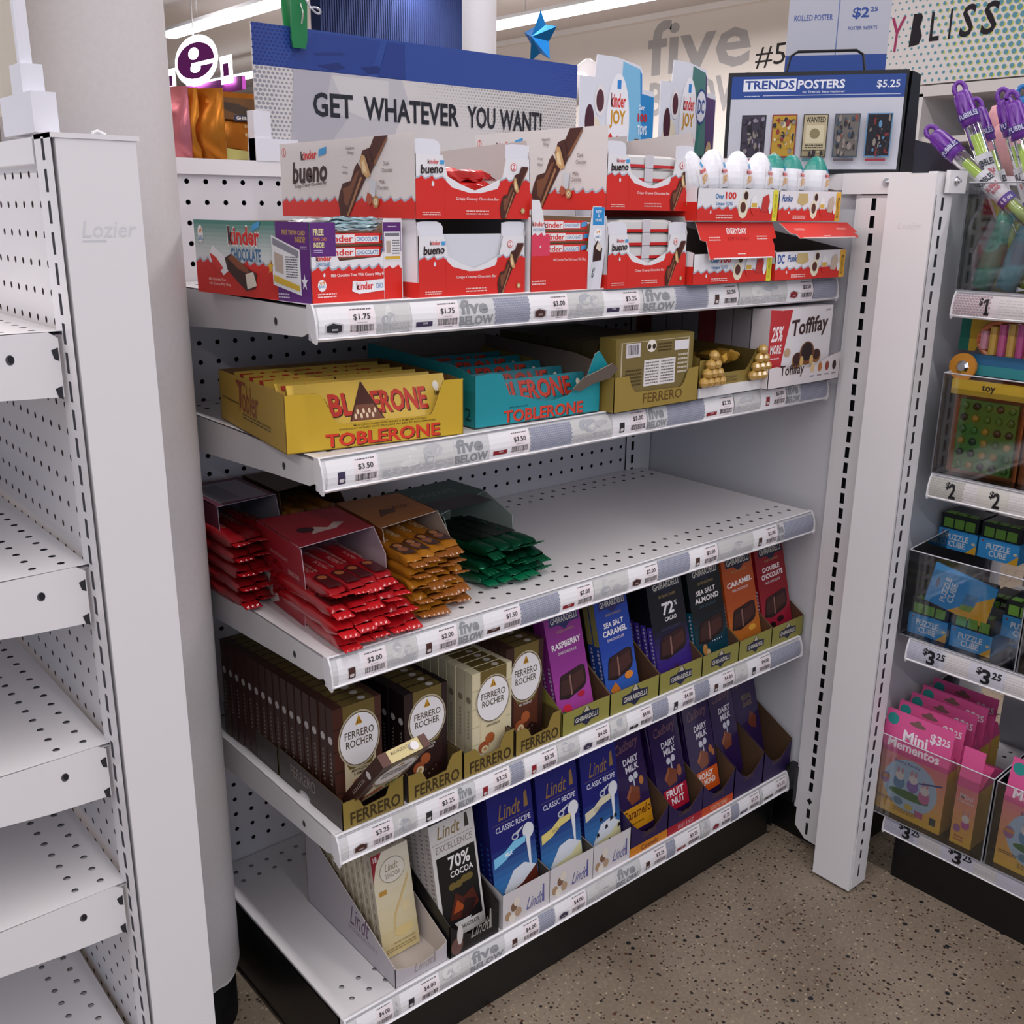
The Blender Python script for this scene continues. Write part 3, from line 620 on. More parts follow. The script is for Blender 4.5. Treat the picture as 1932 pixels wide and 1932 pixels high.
# lilac and teal kinder-style carton at the left end
def tealside(A):
    A.grad(0, .55, 1, 1, '#d9dedd', '#2f7f6f', 8); A.rect(0, .3, 1, .56, '#d9dedd'); A.wave(0, 1, 0, .42, 14, RED, .05, '#a9b4c2')
    A.ell(.06, .8, .026, .13, '#f2f2f2'); A.t('x4', .045, .82, .075, .9, '#e08a2c', 2); A.t('BARS', .04, .72, .082, .79, '#3a7fb8', 1); A.dash(.045, .68, .08, .71, 1, '#777777')
    A.t('kinder', .315, .66, .60, .94, '#f2f2f2', 6); A.t('kinder', .32, .68, .595, .92, RED, 3); A.t('k', .32, .68, .36, .93, '#17171b', 4); A.poly([(.53, .86), (.6, .92), (.605, 1.0), (.54, .95)], '#4aa0d8')
    A.t('CHOCOLATE', .335, .47, .60, .64, '#3c6f9e', 2); A.t('kinder', .17, .58, .27, .66, '#f4f4f4', 2, 0, -.12)
    A.poly([(.14, .56), (.17, .66), (.3, .5), (.33, .36), (.26, .26), (.2, .4), (.14, .44)], '#f0eef0'); A.poly([(.14, .56), (.2, .5), (.26, .36), (.22, .3), (.16, .42)], '#d6302a')
    A.poly([(.28, .5), (.34, .56), (.5, .36), (.56, .32), (.54, .12), (.46, .08), (.38, .2), (.3, .34)], '#3a1d16'); A.poly([(.31, .5), (.35, .55), (.48, .38), (.5, .3), (.4, .36)], '#8a4a2c'); A.poly([(.47, .1), (.46, .3), (.53, .34), (.555, .16)], '#eadfcf')
    A.t('Milk Chocolate Treat', .12, .18, .28, .22, '#f2c9c2', 1); A.t('with Creamy Milky Filling', .12, .11, .32, .16, '#f2c9c2', .6)
    A.rect(.735, 0, 1, 1, '#5f2a78'); A.t('FREE TRIVIA CARD', .79, .84, .97, .90, '#cfa94a', 1.2); A.t('INSIDE!', .89, .75, .97, .82, '#cfa94a', 1.2); A.dash(.93, .66, .98, .71, 2, '#b9a0c8')
    A.poly([(.70, .83), (.925, .66), (.925, .09), (.70, .2)], '#e7e6e8'); A.poly([(.71, .8), (.915, .645), (.915, .56), (.71, .71)], '#8a8a94'); A.poly([(.72, .62), (.79, .58), (.79, .34), (.72, .38)], '#b9a99c')
    A.dash(.81, .3, .905, .58, 9, '#55555c'); A.poly([(.71, .24), (.915, .14), (.915, .21), (.71, .33)], '#d8b23a')
    for cx, cy, c_ in ((.685, .42, '#d9a936'), (.955, .26, '#e9e6f0')): A.poly([(cx + .026 * (1 if k % 2 == 0 else .42) * math.sin(PI * k / 5), cy + .11 * (1 if k % 2 == 0 else .42) * math.cos(PI * k / 5)) for k in range(10)], c_)
    A.dash(.74, .03, .83, .11, 2, '#d9d0e2')
def tealfront(A):
    A.rect(.0, .58, .265, 1, '#5f2a78'); A.wave(0, 1, 0, .40, 9, RED, .05, '#a9b4c2'); drip(A, .13, .38, .035)
    A.t('FREE', .03, .84, .14, .92, '#e5d9a0', 2); A.t('TRIVIA CARD', .03, .775, .17, .815, '#e0924a', 1); A.t('INSIDE!', .03, .69, .14, .755, '#e5d9a0', 2); A.dash(.03, .62, .12, .67, 2, '#cdbfe0')
    A.t('kinder', .05, .525, .21, .59, RED, 2); A.t('k', .05, .525, .075, .59, '#16161a', 2); A.t('CHOCOLATE', .05, .465, .2, .51, '#3c7fb6', 1)
    A.t('Milk Chocolate Treat With Creamy Milky Filling', .2, .31, .84, .36, '#f7e9e7', 1.2)
    A.ell(.1, .22, .045, .075, '#f2f2f2'); A.t('x4', .07, .235, .13, .28, '#e08a2c', 2); A.t('BARS', .065, .19, .135, .225, '#3a7fb8', 1); A.dash(.05, .06, .25, .13, 2, '#f6d2cd')
    A.poly([(.42, .13), (.43, .26), (.47, .26), (.5, .25), (.78, .27), (.8, .3), (.85, .3), (.85, .09), (.8, .09), (.78, .12), (.5, .09)], '#e9ebee'); A.t('kinder', .47, .14, .66, .24, RED, 3); A.t('k', .47, .14, .5, .24, '#16161a', 3); A.t('CHO', .69, .15, .77, .22, '#3c7fb6', 1)
    A.poly([(.85, .1), (.85, .28), (.97, .29), (.97, .11)], '#4a2318'); A.poly([(.94, .12), (.94, .26), (.985, .26), (.98, .13)], '#e5d8c6')
rzA = math.radians(7)
WA, DA = .118, .215
frA = [(0, 0), (WA, 0), (WA, .079), (WA * .79, .079), (WA * .79, .05), (WA * .76, .044), (WA * .30, .041), (WA * .27, .046), (WA * .24, .079), (0, .079)]
tA = carton('chocolate_carton', 'red, teal and purple printed chocolate carton at the left end of the top shelf', (.0095, .012, Z[0]), rzA, WA, DA, frA, [(0, 0), (DA, 0), (DA, .078), (0, .079)], .078, WT, KRAFT, tealfront, tealside)
m = M(); m.slab([(0, 0), (.026, 0), (.026, .083), (.002, .083), (0, .08)], (WA * .79, -.0008, 0), (1, 0, 0), (0, 0, 1), .0006, WT, mi=CARD)
A = Art(m, (WA * .79, -.0008, 0), (.0245, 0, 0), (0, 0, .079)); A.rect(0, .62, 1, 1, '#5f2a78'); A.rect(.04, .5, .96, .88, '#e7e6e8'); A.rect(.1, .82, .9, .86, '#77777f'); A.dash(.5, .58, .9, .78, 6, '#55555c'); A.poly([(.15, .6), (.4, .6), (.4, .76), (.15, .76)], '#b9a99c'); A.rect(.08, .52, .92, .56, '#d8b23a'); A.dash(.25, .93, .75, .96, 1, '#d9d0e2'); A.wave(0, 1, 0, .40, 2, RED, .04)
m.obj('trivia_flap', tA)
cA = Matrix.Rotation(rzA, 3, 'Z')
def inA(x, y, z): v_ = cA @ Vector((x, y, z)); return (v_.x + .0095, v_.y + .012, v_.z + Z[0])
for k in range(5):
    kbar('chocolate_stick', ('lower' if k == 3 else 'upper') + ' red wrapped stick in the window of the leftmost carton' if k > 2 else ['lowest','second','middle'][k % 3] + ' red wrapped stick of the stack inside the leftmost carton', inA(.014, .004, .003 + k * .0135), .092, rz=rzA, seed=k)
for k in range(4):
    o = wrapper(.06, .018, .0032, '#a9c6cc', GLOSS, .006, None, (lambda A: (A.rect(.1, .1, .9, .9, '#dfe6ea'), A.t('kinder', .3, .3, .8, .8, '#3c7fb6', 2), A.rect(.55, .15, .7, .4, '#d33'))) if k == 3 else None, '#d4dde0', seed=k).obj('wafer_pack', None, inA(.034, .006, .0705 + .0034 * k), (0, 0, rzA + .05))
    tag(o, 'pale blue wrapped pack, ' + ['bottom', 'second', 'third', 'top'][k] + ' of its little pile', 'chocolate bar', 'pale blue packs on the red sticks')
o = wrapper(.08, .022, .006, '#cfd2d0', GLOSS, .012, None, lambda A: A.rect(.2, .1, .7, .9, '#d84a3a'), '#e6e2d8', seed=9).obj('wrapped_bar', None, inA(.012, .028, .076), (0, 0, rzA)); tag(o, 'white and red wrapped bar lying flat behind the pale blue packs', 'chocolate bar')

bcarton('red and white wafer carton with a blank white inner card, lower row', (.134, .004, Z[0]), .150, .24)
m = M(); m.slab([(0, 0), (.108, 0), (.108, .066), (0, .066)], (.155, .0075, Z[0] + .001), (1, 0, 0), (0, 0, 1), .0008, '#d9dbe2'); m.v = [(x - .155, y - .0075, z - Z[0]) for x, y, z in m.v]
tag(m.obj('white_insert_card', None, (.155, .0075, Z[0])), 'blank white card standing inside the second red carton of the lower row', 'card')
# carton C: kinder sticks, tall white ears
wC = .115
def cfront(A):
    A.rect(0, 0, 1, .44, RED); A.rect(0, .4, .18, .62, '#e0567a'); A.wave(0, .25, .4, .62, 3, '#dd3f5c', .03); A.t('kinder', .01, .72, .17, .77, RED, 1); A.t('k', .01, .72, .035, .77, '#16161a', 1); A.t('CHOCOLATE', .02, .67, .17, .70, '#3c7fb6'); drip(A, .12, .52, .03)
    A.t('Milk Chocolate Treat With Creamy Milky Filling', .3, .33, .76, .37, '#f6d2cd', .5); A.dash(.01, .08, .2, .14, 2, '#f6d2cd')
tC = carton('chocolate_carton', 'red carton with tall white ears holding labelled red sticks, lower row', (.288, -.002, Z[0]), 0, wC, .2,
    [(0, 0), (wC, 0), (wC, .095), (wC * .84, .095), (wC * .79, .05), (wC * .76, .040), (wC * .24, .040), (wC * .2, .06), (wC * .15, .09), (wC * .1, .104), (0, .104)], sidep(.2, .085, .088), .088, WT, '#8a7358', cfront)
m = M(); m.slab([(0, 0), (.022, 0), (.029, .05), (.026, .092), (.020, .098), (.006, .098), (0, .06)], (wC - .024, -.0012, 0), (1, 0, 0), (0, 0, 1), .0006, '#e2e2ea')
A = Art(m, (wC - .024, -.0012, 0), (.024, 0, 0), (0, 0, .098)); A.rect(.25, .78, 1.05, .99, '#2f8fd0'); A.t('NEW', .45, .92, .85, .955, '#ffffff', 1); A.t('&', .6, .875, .7, .905, '#ffffff', 1); A.t('MORE', .42, .82, .88, .855, '#ffffff', 1)
A.ell(.62, .66, .28, .08, '#f7f7f7'); A.t('x4', .5, .68, .75, .72, '#e08a2c', 1); A.t('BARS', .45, .62, .8, .655, '#3a7fb8', 1)
A.poly([(.05, 0), (.3, .06), (.55, .32), (.3, .34), (.0, .12)], '#d7dae0'); A.t('Ki', .2, .15, .36, .27, '#16161a', 2, .3); A.poly([(.3, .34), (.9, .36), (.95, .5), (.6, .6), (.35, .52)], '#3a1d16'); A.poly([(.5, .5), (.62, .58), (.92, .52), (.8, .46)], '#e5d8c6')
m.obj('side_flap', tC)
for k in range(6):
    kbar('chocolate_stick', ['red stick at the very bottom of the third carton', 'red stick second from the bottom of the third carton', 'red stick low in the third carton', 'lowest of the three red sticks seen in the third carton', 'middle one of the three red sticks seen in the third carton', 'topmost of the three red sticks seen in the third carton'][k], (.304 + (.004 if k == 4 else 0), .003, Z[0] + .003 + k * .0135), .078, seed=20 + k)
bcarton('red and white wafer carton full of white packs, on the lower row', (.408, -.008, Z[0]), .146, .22, word='4', tallside=.084)
for k in range(5):
    m = wrapper(.11, .05, .0155, '#dcdad8' if k else '#d0281f', GLOSS, .004, lambda A: (A.rect(.02, .0, .98, .22, '#c8201c'), A.rect(.44, .0, .57, .99, '#d4cfd4')), None, seed=40 + k); o = m.obj('wafer_pack', None, (.424, -.003, Z[0] + .003 + k * .0162))
    tag(o, 'white wafer pack in the lower right wafer carton, ' + ['lowest', 'second from the bottom', 'middle', 'second from the top', 'topmost'][k], 'chocolate bar', 'white wafer packs of the lower carton')
# upper row
bcarton('large opened wafer carton with big brown side lettering, left of the upper row', (.1315, .004, 1.0895), .158, .29, True, .082, rear=.075)
for k in range(4):
    o = wrapper(.095, .028, .012, '#c92420', GLOSS, .012, None, None, '#d43a2c', .002, seed=60 + k).obj('wrapped_bar', None, (.158, .012 + .001 * k, 1.0915 + k * .0128), (0, 0, .05 * k)); tag(o, 'crumpled red wrapped bar in the upper left wafer carton, ' + ['lowest', 'second', 'third', 'topmost'][k], 'chocolate bar', 'red bars in the upper left carton')
t4 = bcarton('tall wafer carton full of white packs, centre of the upper row', (.4085, -.001, 1.1005), .160, .255, True, .094, word='4', rear=.084)
m = M(); m.slab([(0, 0), (.158, 0), (.158, .098), (.12, .094), (0, .078)], (0, .12, 0), (1, 0, 0), (0, 0, 1), .0008, '#bdb4b2'); m.obj('lid_flap', t4)
for k in range(4):
    m = wrapper(.12, .05, .0155, '#dcdad8', GLOSS, .004, lambda A: (A.rect(.02, .0, .98, .24, '#c8201c'), A.rect(.44, .0, .57, .99, '#d4cfd4')), None, seed=70 + k); o = m.obj('wafer_pack', None, (.426, .004, 1.103 + k * .0162))
    tag(o, 'white wafer pack in the upper centre carton, ' + ['lowest', 'second from the bottom', 'second from the top', 'topmost'][k], 'chocolate bar', 'white wafer packs of the upper carton')

# egg trays
def joy(A, lim=False):
    A.wave(0, 1, 0, .34, 10, RED, .09, '#a9b4c2'); drip(A, .16, .34, .03)
    if lim: A.t('Funko', .04 + .12 * (lim == 2), .62, .20 + .12 * (lim == 2), .85, '#3a5a9a', 2, .2); A.t('DC', .03, .56, .12, .88, '#2a55a0', 2.2) if lim == 2 else None; A.poly([(.28, .6), (.3, .9), (.44, .9), (.46, .62), (.37, .5)], '#c9b27a'); A.rect(.92, 0, 1, .98, '#e9b43a'); A.t('LIMITED', .94, .1, .98, .8, '#2a2216', 0)
    else: A.t('Over', .21, .66, .31, .82, '#3a7fb8', 2); A.t('100', .33, .66, .46, .88, RED, 2); A.t('Unique TOYS', .22, .44, .42, .58, '#3a7fb8', 1); A.rect(.935, 0, 1, .98, '#e4dc36'); A.t('E V E R Y', .955, .1, .985, .85, '#4a4418', 0)
    x = .55
    A.ell(x, .38, .06, .3, '#ece3c8', rot=.3); A.ell(x, .42, .035, .17, '#5a2c22'); A.ell(x + .03, .78, .038, .17, '#ece3c8'); A.ell(x + .03, .78, .028, .13, '#3c1c18')
    A.ell(.69, .5, .045, .3, '#efeff0'); A.rect(.655, .42, .725, .56, '#d9b24a'); A.poly([(.648, .4), (.732, .4), (.72, .24), (.69, .18), (.66, .24)], RED)
    A.poly([(.78, .3), (.8, .75), (.87, .85), (.89, .6), (.86, .28)], '#c2302a' if not lim else '#c9b6a4'); A.ell(.9, .4, .022, .17, '#f0f0f2'); A.dash(.22, .06, .42, .2, 2, '#f5cfc9')
def joytray(label, loc, w, d, lim=False, h=.040, lid=None, grp='egg trays'):
    t = carton('egg_tray', label, loc, 0, w, d, [(0, 0), (w, 0), (w, h), (0, h * .96)], [(0, 0), (d, 0), (d, .078), (0, h)], .078, WT, '#7a6e66', lambda A: joy(A, lim), lambda A: (A.rect(0, 0, 1, .3, RED), A.rect(0, .3, .4, 1, '#e4e0e2')), grp)
    if lid:
        m = M(); L = lid
        o_, u_, v_ = Vector((L[0], .004, .08)), Vector((1, 0, 0)), Vector((0, -L[3], -L[4])).normalized()
        m.slab([(0, 0), (L[1], .0), (L[1] + .002, .022), (L[1] - .008, .024), (L[1] - .006, .032), (L[1] - .010, L[2]), (.014, L[2]), (.014, .026), (.003, .024)], o_, u_, -v_ * -1, .0008, RED, '#e8e2e0')
        n_ = u_.cross(v_).normalized(); back = n_.y > 0
        m.v = []; m.f = []; m.c = []; m.m = []
        pts = [(0, 0), (L[1], .0), (L[1] + .002, -.022), (L[1] - .008, -.024), (L[1] - .006, -.032), (L[1] - .010, -L[2]), (.014, -L[2]), (.014, -.026), (.003, -.024)]
        m.slab(pts, o_, u_, -v_, .0009, RED, '#e8e2e0')
        A = Art(m, o_ + v_ * L[2], u_ * L[1], -v_ * L[2])
        if not lim: A.t('EVERYDAY', .36, .68, .62, .84, '#f4e8e6', 3); A.t('KEEP IN PLACE', .36, .5, .64, .6, '#b41c16', 0)
        A.dash(.12, .48, .26, .62, 2, '#f0c4bc'); A.dash(.74, .5, .88, .64, 2, '#f0c4bc'); A.dash(.45, .1, .55, .16, 1, '#f4e8e6'); A.rect(.13, 0, .9, .035, '#f0ecec')
        m.obj('lid_flap', t)
    return t
joytray('red and white egg tray with its red lid flap hanging down, lower row', (.558, -.018, Z[0]), .170, .2, False, .041, (.004, .166, .05, .35, 1))
joytray('red and white egg tray with its red lid flap sticking out, lower right end', (.7315, -.022, Z[0]), .176, .2, 2, .041, (.006, .172, .035, 1.0, .75))
joytray('open egg tray of white eggs on the upper row', (.556, -.02, 1.0885), .172, .17, False, .042)
joytray('open egg tray of teal eggs at the right end of the upper row', (.7315, -.02, 1.0885), .152, .17, True, .042)
def egg(label, loc, teal=False, rx=0, ry=0, s=1.2, g='white eggs in the upper tray', rz=0):
    m = M(); n = 20; lv = 14; vs = []; fs = []; cs = []
    for i in range(lv + 1):
        a = PI * i / lv; z = -math.cos(a) * .030 * s; r = math.sin(a) ** .92 * .0185 * s * (1 + .16 * math.cos(a))
        for k in range(n): vs.append((r * math.cos(2 * PI * k / n), r * math.sin(2 * PI * k / n) * .92, z + .030 * s))
    for i in range(lv):
        for k in range(n):
            fr = k in (13, 14, 15, 16, 17)
            c_ = '#e9e9ee'
            if teal and i > 8: c_ = '#2f8f83'
            if i < 3: c_ = '#d8342b' if i < 3 else c_
            b_ = len(m.v)
            m.add([vs[i * n + k], vs[i * n + (k + 1) % n], vs[(i + 1) * n + (k + 1) % n], vs[(i + 1) * n + k]], [(0, 1, 2, 3)], c_, PLAST)
    def fn(a, b_, e):
        th = -PI / 2 + (a - .5) * 1.7; zz = .006 + b_ * .048; i = math.acos(max(-1, min(1, -(zz - .03) / .030))); r = math.sin(i) ** .92 * .0185 * (1 + .16 * math.cos(i)) + .0006 + e
        return Vector((r * math.cos(th) * s, r * math.sin(th) * .92 * s, zz * s))
    A = Art(m, (0, 0, 0), (.03, 0, 0), (0, 0, .048), fn, PLAST)
    A.rect(.3, .02, .98, .72, '#ece9ec'); A.t('kinder', .42, .60, .84, .70, RED, 2); A.t('k', .42, .6, .48, .7, '#17171b', 2); A.t('JOY', .44, .36, .82, .56, '#d99a1c', 5); A.dash(.42, .2, .84, .3, 2, '#6a6a72')
    A.poly([(.3, .02), (.98, .02), (.98, .16), (.8, .12), (.6, .2), (.45, .1), (.3, .17)], RED); A.poly([(.6, .72), (.7, .72), (.68, .84), (.6, .83)], '#3aa0d8')
    o = m.obj('toy_egg', None, loc, (rx, ry, rz), smooth=True); return tag(o, label, 'egg', g)
for x, y, ry, lab in ((.583, .006, -.35, 'white plastic egg leaning left, first in the upper tray'), (.622, .012, -.05, 'white plastic egg, second in the upper tray'), (.668, .010, .05, 'white plastic egg, third in the upper tray'), (.708, .006, .1, 'white plastic egg, last in the upper tray')):
    egg(lab, (x, y, 1.108), False, 0, ry)
for x, y, lab in ((.752, .012, 'teal topped egg at the left of the right tray, half hidden'), (.792, .01, 'teal topped egg in the middle of the right tray'), (.848, .006, 'teal topped egg at the right of the right tray')):
    egg(lab, (x, y, 1.108), True, 0, .05, 1.2, 'teal topped eggs in the right tray')
m = M(); m.box(0, .05, 0, .012, 0, .062, '#e6e0e2', CARD); A = Art(m, (0, 0, 0), (.05, 0, 0), (0, 0, .062)); A.rect(.8, 0, 1, 1, '#c82a24'); A.rect(.1, .3, .6, .6, '#d9b24a')
tag(m.obj('card_divider', None, (.69, .04, 1.11)), 'white card with a red edge standing behind the last white egg', 'card')

# tall header cards behind
def header(label, loc, w, h, lim):
    t = thing('header_display', label, 'display card', loc, (0, 0, 0), 'tall egg display cards')
    m = M(); m.box(0, w, .003, .08, 0, .11, WT, CARD); m.obj('base_box', t)
    m = M(); pts = [(0, 0), (w, 0), (w, h * .85), (w * .98, h * .865), (w * .83, h * .87), (w * .82, h * .95), (w * .79, h * .975), (w * .45, h), (w * .21, h), (w * .19, h * .9), (0, h * .9)]
    m.slab(pts, (0, 0, 0), (1, 0, 0), (0, 0, 1), .0015, '#dfe0e8')
    A = Art(m, (0, 0, 0), (w, 0, 0), (0, 0, h))
    c0, c1 = ('#d9e8f2', '#2f86c4') if not lim else ('#bfcfca', '#5a3f70')
    A.poly([(.5, .45), (1, .45), (.99, .84), (.82, .85), (.81, .94), (.76, .965)], c1); A.poly([(.5, .45), (.86, .45), (.78, .96), (.55, .985)], '#7fbde0' if not lim else '#4f7f78')
    if lim:
        for k in range(5): A.poly([(.34 + .07 * k, .5), (.37 + .07 * k, .5), (.50 + .07 * k, .83), (.47 + .07 * k, .83)], '#8f6f9f' if k % 2 else '#2f7f74')
    x = .18
    A.ell(x, .60, .13, .13, '#e8dcc4'); A.ell(x + .02, .56, .06, .06, '#5a2630'); A.ell(x - .05, .7, .06, .08, '#4a2430'); A.ell(x + .08, .80, .075, .07, '#e8e4e4'); A.ell(x + .08, .80, .05, .05, '#5a3038'); A.poly([(x - .08, .5), (x + .1, .5), (x + .05, .45), (x - .04, .45)], '#c8302c')
    A.ell(.5, .70, .155, .23, '#f2f0f4', 26); A.poly([(.368, .64), (.41, .66), (.45, .63), (.5, .65), (.56, .62), (.6, .65), (.633, .64), (.62, .54), (.56, .475), (.5, .46), (.43, .48), (.385, .55)], RED)
    A.t('kinder', .40, .775, .60, .84, RED, 2); A.t('k', .40, .775, .43, .84, '#17171b', 2); A.rect(.48, .86, .53, .9, '#2f86d0'); A.t('JOY', .39, .68, .60, .765, '#cf9420', 5)
    if not lim: A.t('Over', .78, .775, .86, .8, '#ffffff', 1); A.t('100', .77, .72, .90, .76, '#c8282c', 3); A.t('TOYS', .77, .66, .9, .705, '#eaf2fa', 2); A.poly([(.68, .46), (.68, .6), (.74, .64), (.8, .64), (.8, .58), (.76, .54), (.78, .46)], '#7a4a2e'); A.poly([(.76, .28), (.8, .4), (.88, .42), (.92, .36), (.86, .26)], '#6a3c26'); A.poly([(.43, .36), (.5, .38), (.56, .3), (.48, .26)], '#3a3f55'); A.rect(.6, .3, .72, .36, '#6aa6d0')
    else: A.ell(.72, .9 - .1, .1, .085, '#3a4f8a'); A.ell(.72, .8, .088, .073, '#e6e6ec'); A.t('DC', .66, .765, .78, .835, '#33519a', 5); A.ell(.9, .56, .06, .08, '#c6a884'); A.ell(.76, .5, .05, .07, '#2a2a30'); A.ell(.9, .36, .055, .07, '#3f8f5f'); A.ell(.74, .3, .05, .07, '#c9b07c'); A.rect(.6, .42, .74, .46, '#e9e9ee')
    A.rect(.02, .0, .98, .06, RED)
    m.obj('header_card', t)
header('tall sky blue display card with an egg picture behind the upper cartons', (.600, .25, Z[0]), .162, .314, False)
header('tall teal and purple display card with an egg picture, left of the poster stand', (.775, .25, Z[0]), .137, .322, True)
# ---------------------------------------------------------------- shelf 2
YEL = '#d8b02c'
def tob_bar(label, loc, rz, tone='#d9b44a', tcol='#c6382a', L=.188, mtn=True, g='yellow bars in the yellow tray', rx=0, wrap=None):
    def a(A):
        for o_, c_ in ((0, '#3a2018'), (.006, tcol)):
            if mtn: A.t('TOBL', .02 - o_, .2 + o_ * 4, .385 - o_, .72 + o_ * 4, c_, 2.2); A.t('ERONE', .50 - o_, .2 + o_ * 4, .86 - o_, .72 + o_ * 4, c_, 2.2)
            else: A.t('TOBLERONE', .04 - o_, .42 + o_ * 4, .86 - o_, .92 + o_ * 4, c_, 2.2)
        if mtn: A.poly([(.34, .1), (.56, .1), (.45, .98)], '#4a2218'); A.poly([(.35, .1), (.55, .1), (.505, .45), (.395, .45)], '#7a4a34'); [A.ell(.38 + .018 * q, .2 + .1 * (q % 2), .008, .06, '#ead0b0') for q in range(8)]
        A.ell(.93, .72, .02, .12, '#efe9d8'); A.t('180', .915, .5, .95, .6, '#2c2218', 1)
    m = M(); P = [(0, 0, 0), (L, 0, 0), (L, .034, 0), (0, .034, 0), (0, .02, .046), (L, .02, .046)]
    m.add(P, [(0, 1, 5, 4), (3, 4, 5, 2), (0, 4, 3), (1, 2, 5), (0, 3, 2, 1)], tone, GLOSS)
    a(Art(m, P[0], Vector(P[1]) - Vector(P[0]), Vector(P[4]) - Vector(P[0]), mi=GLOSS))
    A = Art(m, P[2], Vector(P[3]) - Vector(P[2]), Vector(P[4]) - Vector(P[3]), mi=GLOSS); A.t('TOBLERONE', .1, .3, .9, .8, tcol, 2)
    return tag(m.obj('triangular_bar', None, loc, (rx, 0, rz)), label, 'chocolate bar', g)
rzT = math.radians(-8.0)
def inT(x, y, z, o=(-.0185, .0315)): v_ = Matrix.Rotation(rzT, 3, 'Z') @ Vector((x, y, z)); return (v_.x + o[0], v_.y + o[1], v_.z + Z[1])
WT_, DT = .212, .225
frT = [(0, 0), (WT_, 0), (WT_, .064), (WT_ * .88, .064), (WT_ * .82, .032), (WT_ * .80, .026), (WT_ * .30, .026), (WT_ * .26, .03), (WT_ * .2, .058), (WT_ * .17, .062), (0, .062)]
def tobf(A):
    A.t('TOBLERONE', .21, .02, .86, .25, '#3a2018', 2.2); A.t('TOBLERONE', .205, .035, .855, .265, '#d23a22', 2)
    A.t('CHOCOLAT AU LAIT AVEC NOUGAT AU MIEL ET AUX AMANDES', .28, .305, .83, .335, '#4a3a1a', .5); A.t('MILK CHOCOLATE WITH HONEY & ALMOND NOUGAT', .36, .355, .78, .385, '#4a3a1a', .5)
def tobs(A):
    A.t('Tobler', .30, .34, .62, .86, '#8a3c18', .5, .12); A.t('T', .27, .40, .42, .90, '#8a3c18', 0, .2); A.dash(.05, .42, .32, .5, 1, '#5a4a1e'); A.dash(.38, .22, .80, .34, 2, '#5a4a1e')
carton('bar_tray', 'yellow card tray of triangular bars, overhanging the left end of the second shelf', (-.0185, .0315, Z[1] + .0012), rzT, WT_, DT, frT, [(0, 0), (DT, 0), (DT, .060), (.03, .064), (0, .062)], .060, '#b9962a', '#7a5a34', tobf, tobs, cofr='#c8a42c', cosd='#b9962a')
labs = ['front yellow bar with the dark mountain, in the yellow tray', 'second yellow bar from the front in the yellow tray', 'third yellow bar from the front in the yellow tray', 'fourth yellow bar from the front in the yellow tray', 'fifth yellow bar from the front in the yellow tray', 'rearmost yellow bar in the yellow tray']
for k in range(6):
    tob_bar('upper layer: ' + labs[k], inT(.012, .006 + .0355 * k, (.023, .020, .018, .016, .015, .014)[k]), rzT, mtn=(k == 0 or k == 2))
tob_bar('lower layer bar showing in the window of the yellow tray', inT(.012, .0015, .0022), rzT, mtn=False)
# turquoise tray with a torn front
TQ = '#1d8f9a'
wq, dq = .196, .25
frq = [(0, 0), (wq, 0), (wq, .060), (wq * .985, .064), (wq * .93, .05), (wq * .84, .038), (wq * .72, .026), (wq * .6, .022), (wq * .5, .024), (wq * .4, .030), (wq * .26, .036), (wq * .2, .062), (wq * .12, .064), (0, .062)]
def tqf(A): A.t('TOBLERONE', .22, .02, .86, .26, '#2a1a1a', 2); A.t('TOBLERONE', .215, .03, .855, .27, '#d1402c', 2); A.t('MILK CHOCOLATE', .26, .30, .40, .33, '#123c44', .5)
tt = carton('bar_tray', 'turquoise card tray with a torn front edge, second shelf', (.218, .014, Z[1] + .0012), math.radians(-3), wq, dq, frq, [(0, 0), (dq, 0), (dq, .075), (.05, .07), (0, .062)], .075, TQ, '#6e6258', tqf, lambda A: A.t('2', .92, .1, .97, .3, '#123c44'))
m = M(); m.slab([(0, .0), (.012, -.004), (.03, .006), (.055, .012), (.062, .026), (.05, .034), (.03, .024), (.012, .016)], (wq * .74, -.006, .034), (1, -.1, 0), (0, -.35, .9), .0012, '#6e6258', '#8d8074'); m.obj('torn_flap', tt)
m = M(); m.slab([(0, 0), (.026, 0), (.028, .014), (.012, .034), (.006, .03)], (wq - .026, -.003, .046), (1, -.25, 0), (0, -.2, 1), .001, TQ, '#b9b0a6'); m.obj('folded_corner', tt)
for k in range(5):
    c_ = math.radians(-3)
    tob_bar(['front', 'second', 'third', 'fourth', 'rearmost'][k] + ' turquoise bar in the torn turquoise tray', (.230 + .002 * k, .022 + .045 * k, Z[1] + .004 + .002 * min(k, 3)), c_, '#1b7f8c', '#c23a2a', .18, False, 'turquoise bars in the torn tray')
